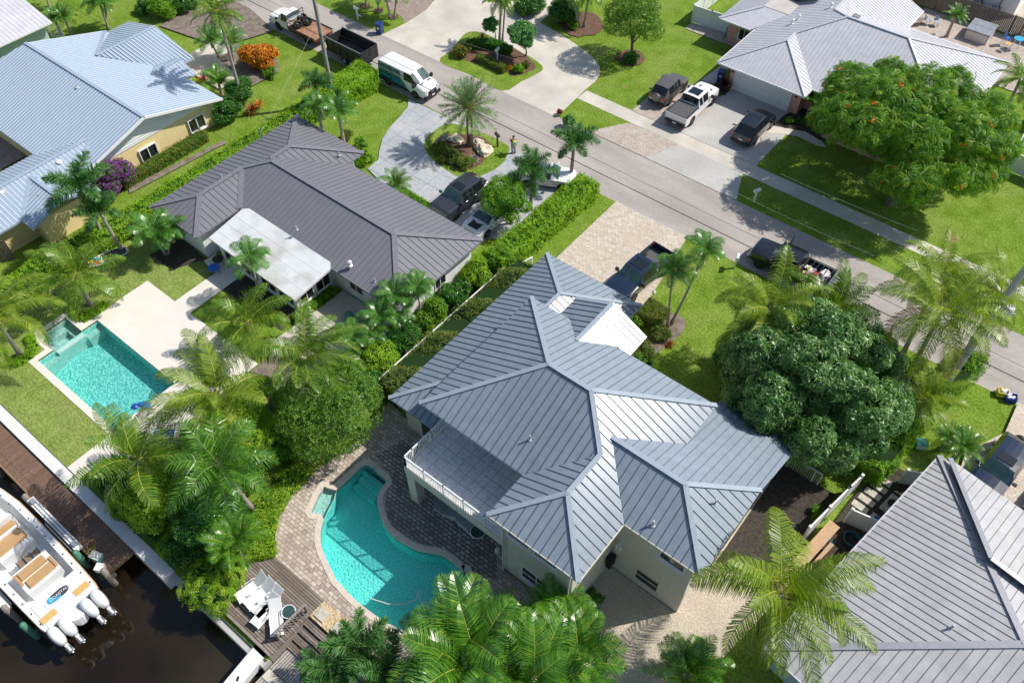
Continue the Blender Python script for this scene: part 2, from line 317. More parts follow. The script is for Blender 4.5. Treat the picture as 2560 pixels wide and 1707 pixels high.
mat('stucco_teal', (0.42, 0.56, 0.56), (0.48, 0.61, 0.60), scale=2, rough=0.9)
mat('brown_paint', (0.22, 0.14, 0.075), (0.27, 0.18, 0.10), scale=2, rough=0.8)
mat('roof_front', (0.27, 0.325, 0.385), (0.295, 0.35, 0.41), scale=1.2, rough=0.24, metal=0.0, spec=.5, c3=(0.25, 0.30, 0.355), scale3=0.35, speck=2.2, sp=(.95, 1.04), detail=8)
mat('roof_front_rib', (0.15, 0.185, 0.225), rough=0.6, metal=0.0, spec=.2)  # darker than the panels: seam shadow lines put into the colour
mat('roof_front_cap', (0.37, 0.43, 0.49), rough=0.26, metal=0.0, spec=.5)
mat('roof_dark', (0.205, 0.205, 0.228), (0.22, 0.22, 0.243), scale=0.8, rough=0.5, metal=0.15, c3=(0.195, 0.195, 0.215), scale3=0.5)
mat('roof_dark_rib', (0.115, 0.113, 0.128), rough=0.6)
mat('roof_dark_cap', (0.235, 0.235, 0.26), rough=0.5, metal=0.15)
mat('roof_blue', (0.37, 0.455, 0.555), (0.395, 0.48, 0.58), scale=0.8, rough=0.35, metal=0.15, c3=(0.35, 0.435, 0.54), scale3=0.4)
mat('roof_blue_rib', (0.60, 0.68, 0.77), rough=0.5, metal=0.0)
mat('roof_blue_cap', (0.42, 0.50, 0.61), rough=0.4, metal=0.1)
mat('roof_silver', (0.60, 0.60, 0.635), (0.65, 0.65, 0.685), scale=0.8, rough=0.25, metal=0.0, spec=.5, c3=(0.56, 0.56, 0.60), scale3=0.4, speck=2, sp=(.95, 1.04))
mat('roof_silver_rib', (0.52, 0.52, 0.56), rough=0.6, spec=.2)
mat('roof_silver_cap', (0.66, 0.66, 0.70), rough=0.4, metal=0.2)
mat('roof_grey', (0.46, 0.455, 0.47), (0.51, 0.505, 0.52), scale=0.7, rough=0.5, metal=0.1, c3=(0.40, 0.395, 0.405), scale3=0.4, speck=1.6, sp=(.92, 1.05), detail=9)
mat('roof_grey_rib', (0.16, 0.16, 0.18), rough=0.5)
mat('roof_grey_cap', (0.40, 0.40, 0.44), rough=0.45, metal=0.3)
mat('roof_pale', (0.46, 0.45, 0.445), (0.50, 0.49, 0.485), scale=0.8, rough=0.6, metal=0.1, c3=(0.42, 0.41, 0.41), scale3=0.4)
mat('membrane', (0.66, 0.68, 0.69), (0.71, 0.73, 0.74), scale=1.5, rough=0.8, detail=8, c3=(0.42, 0.40, 0.36), scale3=0.55, f3=0.75)
mat('membrane_beige', (0.52, 0.48, 0.45), (0.57, 0.53, 0.50), scale=1.5, rough=0.8, c3=(0.40, 0.36, 0.33), scale3=0.8)
brick('balcony_tile', (0.76, 0.78, 0.80), (0.80, 0.82, 0.84), (0.42, 0.45, 0.47), bw=0.62, bh=0.62, mortar=0.018, offset=0.0, rough=0.22)
mat('glass_dark', (0.015, 0.018, 0.02), (0.03, 0.035, 0.035), scale=1.2, rough=0.05, spec=0.8)
mat('glass_car', (0.008, 0.011, 0.013), (0.014, 0.02, 0.02), scale=1.5, rough=0.04, spec=0.8)
mat('glass_teal', (0.02, 0.06, 0.065), (0.06, 0.11, 0.11), scale=2, rough=0.05, spec=0.9)
mat('black_paint', (0.008, 0.010, 0.016), (0.010, 0.012, 0.019), rough=0.20, coat=0.8)
mat('blackblue_paint', (0.010, 0.020, 0.048), (0.012, 0.024, 0.055), rough=0.18, coat=0.9)
mat('charcoal_paint', (0.055, 0.060, 0.072), (0.06, 0.066, 0.078), rough=0.28, metal=0.4, coat=0.7)
mat('taupe_paint', (0.16, 0.145, 0.135), (0.17, 0.155, 0.145), rough=0.3, metal=0.4, coat=0.6)
mat('black_trim', (0.012, 0.012, 0.013), (0.02, 0.02, 0.021), rough=0.6)
mat('rubber', (0.012, 0.012, 0.012), (0.022, 0.022, 0.022), rough=0.85)
mat('bed_liner', (0.085, 0.09, 0.095), (0.11, 0.115, 0.12), scale=12, rough=0.75)
mat('tonneau', (0.075, 0.078, 0.085), (0.10, 0.104, 0.11), scale=12, rough=0.7)
mat('chrome', (0.62, 0.63, 0.65), rough=0.15, metal=1.0)
mat('alloy', (0.42, 0.42, 0.43), (0.5, 0.5, 0.51), rough=0.3, metal=0.9)
mat('alloy_dark', (0.06, 0.06, 0.06), (0.11, 0.11, 0.11), rough=0.35, metal=0.7)
mat('steel_grey', (0.30, 0.31, 0.32), (0.38, 0.39, 0.40), rough=0.45, metal=0.6)
mat('pipe_grey', (0.40, 0.42, 0.44), (0.46, 0.48, 0.5), rough=0.5)
mat('rust', (0.28, 0.13, 0.07), (0.40, 0.22, 0.13), scale=2, rough=0.85, detail=8, c3=(0.46, 0.33, 0.24), scale3=0.8)
mat('trailer_black', (0.018, 0.02, 0.02), (0.035, 0.037, 0.035), scale=3, rough=0.5)
mat('trailer_floor', (0.06, 0.05, 0.045), (0.12, 0.10, 0.09), scale=3, rough=0.8)
mat('tail_red', (0.50, 0.012, 0.01), (0.6, 0.02, 0.015), rough=0.2, coat=0.8)
mat('amber', (0.65, 0.28, 0.03), rough=0.3); mat('lamp_clear', (0.55, 0.57, 0.58), (0.7, 0.71, 0.72), scale=8, rough=0.12, coat=0.8)
mat('bin_blue', (0.018, 0.045, 0.17), (0.022, 0.055, 0.20), rough=0.45)
mat('blue_plastic', (0.01, 0.13, 0.55), (0.015, 0.17, 0.65), rough=0.35)
mat('royal_blue', (0.01, 0.05, 0.34), (0.02, 0.07, 0.42), rough=0.4)
mat('sky_blue', (0.04, 0.38, 0.62), (0.06, 0.45, 0.68), rough=0.4)
mat('turq', (0.05, 0.32, 0.33), (0.08, 0.38, 0.38), rough=0.5)
mat('green_cover', (0.06, 0.20, 0.13), (0.10, 0.28, 0.19), scale=3, rough=0.6)
mat('teal_plastic', (0.01, 0.10, 0.12), (0.02, 0.14, 0.16), rough=0.4)
mat('yellow', (0.75, 0.62, 0.05), (0.8, 0.68, 0.08), rough=0.5); mat('orange', (0.75, 0.17, 0.02), rough=0.5)
mat('rope_yellow', (0.62, 0.40, 0.03), (0.7, 0.5, 0.06), rough=0.7)
mat('tan_vinyl', (0.50, 0.30, 0.135), (0.55, 0.34, 0.16), scale=2, rough=0.5); mat('teak', (0.68, 0.42, 0.13), (0.74, 0.48, 0.17), scale=4, rough=0.6, stretch=(1, 8, 1))
mat('lumber', (0.48, 0.30, 0.16), (0.56, 0.37, 0.21), scale=3, rough=0.7, stretch=(1, 5, 1))
mat('pool_cover', (0.20, 0.23, 0.27), (0.30, 0.33, 0.37), scale=2, rough=0.6)
mat('sling_grey', (0.34, 0.38, 0.41), (0.40, 0.44, 0.47), rough=0.7)
mat('pink_paint', (0.75, 0.05, 0.20), rough=0.5)
mat('skin', (0.42, 0.25, 0.17), (0.46, 0.28, 0.2), rough=0.6); mat('shirt_grey', (0.11, 0.12, 0.13), (0.15, 0.16, 0.17), rough=0.9); mat('trouser_grey', (0.26, 0.26, 0.26), (0.32, 0.32, 0.32), rough=0.9); mat('hair', (0.03, 0.022, 0.018), rough=0.8)
mat('wire', (0.02, 0.02, 0.022), rough=0.6); mat('wire_pale', (0.62, 0.62, 0.58), rough=0.5)
mat('van_wrap', (0.012, 0.10, 0.14), (0.02, 0.16, 0.20), scale=0.8, rough=0.25, coat=0.6, c3=(0.16, 0.36, 0.40), scale3=0.5)
mat('van_wrap_dark', (0.008, 0.03, 0.045), (0.01, 0.05, 0.07), scale=1.0, rough=0.25, coat=0.6)
mat('board_dark', (0.03, 0.035, 0.05), (0.06, 0.065, 0.08), scale=3, rough=0.5)
mat('debris', (0.30, 0.2, 0.12), (0.62, 0.48, 0.3), scale=8, rough=0.9)
# foliage
leaf('lf_hedge', (0.13, 0.30, 0.008), (0.26, 0.47, 0.016), (0.44, 0.62, 0.035))
leaf('lf_hedge_dark', (0.03, 0.12, 0.012), (0.06, 0.20, 0.02), (0.12, 0.30, 0.03))
leaf('lf_olive', (0.08, 0.13, 0.02), (0.16, 0.22, 0.03), (0.26, 0.30, 0.04))
leaf('lf_bush', (0.025, 0.12, 0.012), (0.06, 0.21, 0.022), (0.16, 0.36, 0.05), rough=0.3, spec=0.5)
leaf('lf_mango', (0.035, 0.12, 0.02), (0.11, 0.25, 0.05), (0.36, 0.50, 0.19), rough=0.35, spec=0.5, tr=0.28)
leaf('lf_poinciana', (0.05, 0.16, 0.010), (0.14, 0.31, 0.02), (0.36, 0.50, 0.05), tr=0.38)
leaf('lf_oak', (0.05, 0.14, 0.012), (0.12, 0.26, 0.025), (0.28, 0.42, 0.07), rough=0.35)
leaf('lf_clusia', (0.08, 0.22, 0.01), (0.16, 0.36, 0.018), (0.34, 0.50, 0.03))
leaf('lf_variegated', (0.10, 0.24, 0.012), (0.22, 0.42, 0.02), (0.50, 0.58, 0.06))
leaf('lf_plumeria', (0.07, 0.22, 0.05), (0.13, 0.32, 0.09), (0.26, 0.46, 0.16), rough=0.35)
leaf('lf_coconut', (0.055, 0.14, 0.012), (0.13, 0.25, 0.02), (0.34, 0.43, 0.05), tr=0.35, rough=0.34, spec=0.6)
leaf('lf_coconut_yellow', (0.11, 0.20, 0.015), (0.22, 0.33, 0.03), (0.42, 0.47, 0.06), tr=0.35, rough=0.38, spec=0.5)
leaf('lf_foxtail', (0.04, 0.13, 0.03), (0.085, 0.22, 0.05), (0.17, 0.34, 0.085), tr=0.25)
leaf('lf_christmas', (0.03, 0.12, 0.015), (0.08, 0.23, 0.025), (0.20, 0.38, 0.05), tr=0.25, rough=0.32, spec=0.55)
leaf('lf_areca', (0.03, 0.12, 0.012), (0.09, 0.25, 0.02), (0.28, 0.46, 0.04), tr=0.25, rough=0.3, spec=.6)
leaf('lf_date', (0.11, 0.20, 0.075), (0.19, 0.30, 0.13), (0.32, 0.43, 0.22), tr=0.2)
leaf('lf_dry', (0.25, 0.15, 0.06), (0.42, 0.30, 0.13), (0.55, 0.45, 0.25), tr=0.2)
leaf('lf_croton', (0.36, 0.09, 0.01), (0.70, 0.27, 0.02), (0.85, 0.52, 0.06), tr=0.2)
leaf('lf_red', (0.12, 0.02, 0.015), (0.26, 0.05, 0.03), (0.45, 0.14, 0.04), tr=0.2)
leaf('lf_burgundy', (0.025, 0.012, 0.012), (0.06, 0.025, 0.02), (0.13, 0.06, 0.035), tr=0.15)
leaf('lf_purple', (0.13, 0.02, 0.17), (0.27, 0.05, 0.33), (0.42, 0.14, 0.48), tr=0.25)
leaf('lf_agave', (0.14, 0.20, 0.16), (0.22, 0.30, 0.25), (0.30, 0.38, 0.32), tr=0.1)
leaf('lf_flower', (0.65, 0.10, 0.01), (0.80, 0.2, 0.02), (0.85, 0.35, 0.04), tr=0.2)
# ------------------------------------------------------------------ ground
KPOOL = smooth_poly(GL('v', [(745, 166), (840, 210), (1000, 345), (1000, 400), (945, 470), (908, 560), (906, 650), (930, 770), (1000, 930), (1110, 1050), (1250, 1140), (1400, 1212), (1560, 1245), (1700, 1275), (1840, 1370), (1940, 1480)]) +
                    GL('8', [(862, 800), (880, 880), (855, 975), (790, 1070), (690, 1150), (560, 1205), (440, 1205), (320, 1150), (200, 1070), (90, 980), (0, 880)]) +
                    GL('v', [(400, 1568), (285, 1330), (220, 1170), (203, 1040), (215, 930), (245, 830)]) + GL('v', [(300, 700), (365, 580), (395, 480), (540, 345)]), 3)
KLEDGE = GL('v', [(395, 480), (330, 465), (250, 436), (175, 545), (90, 735), (110, 768), (215, 775), (243, 820), (300, 700), (365, 580)])
def bb(pts): xs, ys = [p[0] for p in pts], [p[1] for p in pts]; return min(xs), min(ys), max(xs), max(ys)
_p = GL('z1', [(505, 1170), (1285, 648)]) + GL('z2', [(1660, 372)])
RX0 = (_p[0][0] + _p[1][0]) / 2; RY0, RY1, RX1 = _p[0][1], _p[1][1], _p[2][0] + 0.05
_p = GL('z1', [(520, 850), (870, 610), (1100, 805)]); SX0 = (_p[0][0] + _p[1][0]) / 2; SY0, SY1 = _p[0][1], _p[2][1]; SX1 = RX0 - 0.0
RPOOL = [(RX0, RY0), (RX1, RY0), (RX1, RY1), (RX0, RY1)]; SPA = [(SX0, SY0), (RX0 - 0.02, SY0), (RX0 - 0.02, SY1), (SX0, SY1)]
YS = 3.1
KALL = KPOOL[:33 * 3 - 2] + [KLEDGE[i] for i in (6, 5, 4, 3, 2, 1)] + KPOOL[35 * 3:]
RSPA = [(SX0, SY0), (RX0, SY0), (RX0, RY0), (RX1, RY0), (RX1, RY1), (RX0, RY1), (RX0, SY1), (SX0, SY1)]
ground = sheet('ground', [(-150, YS), (-18.5, YS), (-18.5, 5.98), (-11.5, 5.98), (-11.5, YS), (60, YS), (60, 150), (-150, 150)], 'grass', holes=[RSPA, KALL], z=0.0)
road = sheet('road', rect(-150, 43.3, 60, 49.28), 'asphalt')
sheet('sidewalk', rect(-34.7, 52.5, 60, 54.0), 'concrete')
# north side: U-shaped concrete drive, its planted island, pavers
sheet('driveway', GL('2', [(285, 240), (440, 165), (590, 70), (700, -60), (1010, -60), (1010, 20), (1480, -5), (1560, 0), (1480, 60), (1365, 155), (1500, 230), (1620, 310), (1720, 385), (1775, 455), (1778, 510), (1745, 560), (1670, 622), (1600, 690), (1480, 802), (1110, 628)]), 'concrete')
sheet('paved_court', GL('2', [(250, -80), (700, -80), (590, 70), (440, 160), (425, 120), (330, 60)]), 'paver_brown')
isl = smooth_poly(GL('2', [(680, 422), (770, 345), (815, 275), (865, 228), (935, 218), (1010, 240), (1100, 285), (1200, 345), (1290, 385), (1370, 440), (1387, 475), (1350, 505), (1240, 560), (1110, 624), (900, 520)]), 3)
sheet('island_lawn', isl, 'grass')
sheet('mulch_bed', smooth_poly(GL('2', [(770, 380), (790, 330), (900, 270), (1060, 270), (1240, 360), (1330, 440), (1320, 480), (1210, 522), (1140, 500), (1000, 440), (900, 430)]), 3), 'mulch')
# house W: concrete drive between two paver strips, front walk
sheet('driveway', rect(-24.9, 54.0, -17.9, 62.3), 'concrete_grey'); sheet('paver_drive', rect(-29.9, 53.99, -24.9, 60.5), 'paver_grey')
sheet('driveway_apron', [(-25.41, 49.28), (-17.1, 49.28), (-18.3, 52.5), (-24.21, 52.5)], 'concrete_grey'); sheet('paver_apron', GL('2', [(1700, 900), (1960, 845), (2000, 850)]) + [(-24.2, 52.5), (-25.4, 49.28)], 'paver_grey')
sheet('front_walk', GL('3', [(625, 870), (720, 880), (860, 905), (960, 960), (1000, 1010), (930, 1000), (800, 935), (700, 920), (590, 915)]), 'concrete')
sheet('planting_bed', GL('3', [(630, 860), (720, 785), (830, 740), (1100, 700), (1250, 800), (1100, 990), (950, 960), (850, 900)]), 'dark_soil')
sheet('planting_bed', GL('3', [(230, 560), (340, 620), (300, 660), (210, 600)]), 'dark_soil')
sheet('side_walk', GL('3', [(275, 455), (330, 480), (230, 580), (140, 555)]), 'concrete_grey')
sheet('paver_pad', GL('3', [(35, 200), (80, 160), (460, 260), (360, 325)]), 'paver_grey')
sheet('back_patio', [(-16.5, 77.5), (3, 77.5), (3, 86.5), (-16.5, 86.5)], 'paver_grey')
sheet('neighbour_yard', [(-17, 86.9), (10, 86.9), (10, 100), (-17, 100)], 'gravel')
# oak and poinciana mulch rings
def ring(c, r, m, n=18): 
    return sheet('mulch_bed', [(c[0] + r * (1 + .12 * math.sin(3 * k)) * math.cos(2 * math.pi * k / n), c[1] + r * (1 + .1 * math.cos(5 * k)) * math.sin(2 * math.pi * k / n)) for k in range(n)], m)
ring(G('2', 1985, 400), 1.35, 'mulch'); ring(G('2', 1650, 170), 2.2, 'mulch')
ring(G('2', 365, 120), 0.5, 'mulch'); ring(G('2', 265, 75), 0.5, 'mulch'); ring(G('2', 175, 45), 0.5, 'mulch')
# house K: stamped drive looping round a planted island
sheet('stamped_drive', GL('2', [(470, 684), (462, 740), (405, 810), (335, 885), (290, 960), (270, 1040), (262, 1100), (190, 1160), (330, 1300), (700, 1520), (900, 1640), (1150, 1640), (1400, 1375), (1560, 1245), (1300, 1082), (900, 890)]), 'stamped')
kisl = smooth_poly(GL('2', [(640, 905), (760, 850), (1000, 925), (1150, 1005), (1148, 1060), (1110, 1125), (1020, 1185), (920, 1222), (820, 1220), (720, 1165), (630, 1095), (580, 1020), (585, 960)]), 3)
sheet('island_lawn', kisl, 'grass')
sheet('mulch_bed', smooth_poly(GL('2', [(645, 1000), (660, 955), (740, 930), (860, 925), (980, 950), (1030, 1000), (1020, 1060), (960, 1130), (880, 1168), (780, 1150), (690, 1095)]), 3), 'mulch')
sheet('garden_strip', GL('1', [(880, 1290), (1530, 965), (1555, 985), (1420, 1050), (890, 1330)]), 'soil')
# house F: paver drive, entry walk, bed
sheet('paver_drive', [(-24.3, 43.3), (-17.9, 43.3), (-16.2, 33.0), (-23.2, 30.5), (-24.2, 33.0)][:5], 'paver_tan')
sheet('entry_walk', [(-17.5, 33.2), (-15.4, 33.2), (-14.6, 31.2), (-13.2, 30.0), (-12.2, 29.0), (-13.0, 27.0), (-17.5, 27.0)], 'paver_tan')
sheet('pool_lawn', [(-60, 3.13), (-36.45, 3.13), (-36.45, 6.05), (-45.55, 6.05), (-45.55, 7.3), (-47.45, 7.3), (-47.45, 10.23), (-45.57, 10.23), (-45.56, 15.36), (-42.4, 15.36), (-42.4, 18.8), (-44.0, 19.0), (-50.2, 19.0), (-50.2, 3.13)][1:-1] + [(-50.2, 3.13)], 'grass_pale')
sheet('garden_bed', smooth_poly(GL('z8', [(1530, 820), (1660, 960), (1790, 980), (1900, 1090), (1850, 1230), (1740, 1330), (1560, 1460), (1430, 1568), (1300, 1500), (1480, 1200), (1560, 1100)]), 2), 'soil')
# house B: yard
sheet('bare_ground', GL('1', [(1090, 185), (1330, 60), (1640, 40), (1870, 220), (1640, 290), (1420, 300)]), 'soil')
sheet('front_path', GL('1', [(1240, 410), (1440, 300), (1640, 310), (1660, 560), (1500, 620), (1330, 520)]), 'concrete')
sheet('planting_bed', GL('1', [(1480, 400), (1640, 340), (1900, 420), (1910, 500), (1720, 600), (1640, 540)]), 'soil')
sheet('street_dirt', GL('1', [(1560, 0), (1700, 60), (1850, 190), (1760, 230), (1560, 140), (1480, 60)]), 'soil')
sheet('courtyard', GL('c', [(-20, 290), (60, 350), (360, 640), (-20, 850)]), 'paver_brown')
# pool property: limestone terrace with pool and spa cut through
sheet('pool_terrace', [(-45.55, 6.05), (-45.6, 7.3), (-47.45, 7.3), (-47.45, 10.23), (-45.57, 10.23), (-45.56, 15.36), (-42.4, 15.36), (-42.4, 18.8), (-44.0, 19.1), (-43.95, 20.1), (-40.7, 20.1), (-40.7, 15.36), (-33.6, 15.36), (-33.6, 12.0), (-32.0, 8.6), (-32.0, 5.0), (-35.2, 4.6), (-35.2, 3.14), (-36.45, 3.14), (-36.45, 6.05)], 'limestone', holes=[RSPA])
sheet('terrace_lawn', [(-40.69, 15.37), (-34.4, 15.37), (-34.4, 18.2), (-40.69, 18.2)], 'grass')
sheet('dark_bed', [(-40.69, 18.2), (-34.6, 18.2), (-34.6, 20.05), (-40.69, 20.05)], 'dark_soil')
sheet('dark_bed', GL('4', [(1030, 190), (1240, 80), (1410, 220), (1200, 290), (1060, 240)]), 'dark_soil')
sheet('side_patio', [(-34.3, 17.2), (-28.0, 17.2), (-28.0, 23.4), (-34.0, 23.4)], 'concrete')
sheet('side_yard', [(-33.5, 12.0), (-27.2, 12.0), (-27.2, 31), (-28.2, 31), (-28.2, 17.0), (-33.5, 17.0)], 'soil')
# house F back: patio pavers round the kidney pool
patio = GL('7', [(1885, 540), (1905, 385), (2030, 245), (2160, 120), (2300, 20)]) + GL('5', [(90, 1500), (230, 1330), (340, 1190)]) + [(-22.4, 18.1), (-12.2, 18.1), (-12.2, 14.4), (-10.0, 14.4), (-10.0, 9.0)] + [(-10.5, 7.1), (-22.4, 7.1)]
sheet('pool_patio', patio, 'paver_patio', holes=[KALL])
sheet('dark_patio', GL('v', [(900, 60), (1200, -130), (2400, 700), (2352, 1568), (2060, 1500), (1960, 1400), (1850, 1290), (1720, 1190), (1560, 1160), (1420, 1130), (1270, 1055), (1130, 950), (1030, 830), (1000, 640), (1010, 500), (1075, 380), (1060, 300)]) + [], 'paver_dark')  # darker pavers right of the kidney pool
KC_IN = KPOOL
b = MB(); o1 = offset(KALL, 0.32); n = len(KALL)
zc = _zl[0] + 0.02
b.raw([(p[0], p[1], zc) for p in KALL] + [(p[0], p[1], zc) for p in o1] + [(p[0], p[1], zc - .05) for p in o1] + [(p[0], p[1], -0.2) for p in KALL],
      [(i, n + i, n + (i + 1) % n, (i + 1) % n) for i in range(n)] + [(n + i, 2 * n + i, 2 * n + (i + 1) % n, n + (i + 1) % n) for i in range(n)] + [(3 * n + i, i, (i + 1) % n, 3 * n + (i + 1) % n) for i in range(n)])
struct(b.build('pool_coping', 'coping'))
_zl[0] += 0.03
sheet('pea_gravel_bed', rect(-18.48, 6.02, -11.5, 7.09), 'pea_gravel')
sheet('gravel_yard', [(-10.4, 14.4), (-7.9, 14.4), (-7.9, 18.2), (-3.6, 18.2), (-3.4, 23), (-3.4, 28.4), (-1.2, 28.4), (0.3, 22.0), (-1.0, 14), (-2.4, 8.0), (-9, 5.0)], 'gravel')
sheet('dark_side_bed', [(-3.3, 22.0), (-3.3, 30.0), (0.0, 30.0), (0.2, 24.5), (-1.2, 22.3)], 'dark_soil')  # ground darker than the gravel yard beside it
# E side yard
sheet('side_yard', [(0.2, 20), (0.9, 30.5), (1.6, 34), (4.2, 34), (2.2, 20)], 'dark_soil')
sheet('paver_drive', [(5.4, 34), (4.9, 37.5), (6.3, 40.5), (6.2, 43.3), (14, 43.3), (14, 32), (5.4, 33)], 'paver_tan')
# ------------------------------------------------------------------ pools
def basin(poly, zf, m, name, zt=0.0, mf=None):
    b = MB(); n = len(poly)
    a = sum(poly[i][0] * poly[(i + 1) % n][1] - poly[(i + 1) % n][0] * poly[i][1] for i in range(n))
    if a < 0: poly = poly[::-1]
    b.raw([(p[0], p[1], zt) for p in poly] + [(p[0], p[1], zf) for p in poly], [(i, (i + 1) % n, n + (i + 1) % n, n + i)[::-1] for i in range(n)] + [tuple(range(n, 2 * n))])
    return struct(b.build(name, m))
basin(KPOOL, -1.2, 'plaster_aqua_caustic', 'pool_basin', 0.02); basin(KLEDGE, -0.28, 'plaster_pale', 'pool_ledge', 0.02)
basin(RPOOL, -1.15, 'plaster_teal_caustic', 'pool_basin', 0.02); basin(SPA, -0.85, 'plaster_pale', 'spa_basin', 0.02)
sheet('pool_water', KPOOL, 'pool_water', z=-0.13); sheet('pool_water', KLEDGE, 'pool_water', z=-0.134)
sheet('pool_water', RPOOL, 'pool_water_deep', z=-0.16); sheet('spa_water', SPA, 'pool_water', z=-0.13)
b = MB()   # entry steps of the kidney pool, full width at its shallow end
e0, e1 = [Vector(p) for p in GL('v', [(700, 215), (965, 430)])]; dy = Vector((0, -1))
s_ = MB(); xL, xR = KPOOL[0][0] - 1.4, e1.x + 0.4
ytop = KPOOL[0][1] + 0.2
for k in range(3):
    yy = G('v', 700, 218)[1] - 0.42 * k
    s_.b2((G('v', 560, 330)[0] + .1 + .02 * k, yy, -1.19), (G('v', 975, 400)[0] - .02 * k, ytop - 0.3 - 0.003 * k, -0.32 - 0.22 * k), 0)
struct(s_.build('pool_steps', 'plaster_aqua_caustic'))
s_ = MB()   # benches and seats in the spa, shelves beside the spa wall
s_.b2((SX0 + .02, SY0 + .02, -.84), (SX1 - .03, SY0 + .5, -.42)); s_.b2((SX0 + .02, SY0 + .5, -.84), (SX0 + .55, SY1 - .5, -.424)); s_.b2((SX0 + .02, SY1 - .5, -.84), (SX1 - .03, SY1 - .02, -.428))
struct(s_.build('spa_bench', 'plaster_pale'))
s_ = MB(); s_.b2((RX0 + .01, SY1, -1.14), (RX0 + .55, RY1 - .01, -.35)); s_.b2((RX0 + .01, RY0 + .01, -1.14), (RX0 + .55, SY0, -.354)); s_.b2((RX0 + .005, SY0 + .01, -1.13), (RX0 + .33, SY1 - .01, -.09))
struct(s_.build('pool_shelf', 'plaster_pale'))
# ------------------------------------------------------------------ canal, sea walls, docks
sheet('canal', [(-150, -60), (60, -60), (60, 4), (-150, 4)], 'canal_water', z=-1.25)
b = MB(); b.b2((-150, 2.44, -2.2), (-26.2, 3.14, 0.055)); tag(b.build('seawall', 'seawall_cap'), 'long white concrete seawall cap along the grass beside the brown dock', 'seawall')
b = MB(); b.b2((-26.19, 2.75, -2.2), (-18.5, 3.28, -0.15)); tag(b.build('seawall', 'concrete_grey'), 'shorter grey seawall below the weathered deck and green shrub', 'seawall')
b = MB(); b.b2((-11.4, 2.9, -2.2), (60, 3.12, -0.1)); tag(b.build('seawall', 'concrete_grey'), 'low seawall beneath the palms at the bottom of the picture', 'seawall')
t = thing('boat_dock', 'brown plank dock lying along the white seawall beside the boat', 'dock')
b = MB(); b.b2((-80, .82, -.26), (-29.05, 2.43, -.12)); b.build('decking', 'deck_brown', t)
b = MB(); b.b2((-80, .68, -.32), (-29.05, .81, -.10)); b.b2((-29.04, .68, -.32), (-28.95, 2.43, -.10)); b.build('edge_board', 'brown_paint', t)
for x in (-29.4, -32.5, -37.5, -41.5): b = MB(); b.lathe([(.14, -2.2), (.14, -.28)], 10, (x, .95, 0)); b.build('piling', 'weathered_wood', t)
t = thing('wood_deck', 'grey weathered wood deck holding the white loungers', 'deck')
b = MB(); b.b2((-22.6, 3.45, -.12), (-18.5, 7.09, .16)); b.prism([(-22.6, 5.0), (-22.6, 7.0), (-23.4, 6.2)], -.1, .157); b.build('decking', 'deck_weathered', t)
b = MB(); b.b2((-22.6, 3.3, -.2), (-18.5, 3.44, .24)); b.build('edge_beam', 'weathered_wood', t)
t = thing('deck_steps', 'wide weathered wood steps leading down from the gravel bed to the platform', 'steps')
for k in range(4):
    z = .02 - .16 * k; b = MB(); b.b2((-18.46, 5.55 - .43 * k, z - .06), (-11.5, 5.97 - .43 * k, z)); b.build('step', 'deck_weathered', t); b = MB(); b.b2((-18.45, 5.56 - .43 * k, z - .16), (-11.5, 5.60 - .43 * k, z - .061)); b.build('riser', 'weathered_wood', t)
b = MB(); b.b2((-18.47, 5.975, -1.2), (-11.5, 6.015, .03)); b.b2((-18.49, 3.3, -1.2), (-18.465, 5.97, .03)); b.build('retaining_board', 'weathered_wood', t)
t = thing('landing_platform', 'pale grey plank platform at the bottom edge beside the canal', 'platform')
b = MB(); b.b2((-18.4, -1.5, -.75), (-11.5, 4.55, -.58)); b.build('decking', 'deck_grey', t)
b = MB(); b.b2((-18.35, 2.45, -.57), (-11.5, 2.95, -.53)); b.build('concrete_band', 'stone', t)
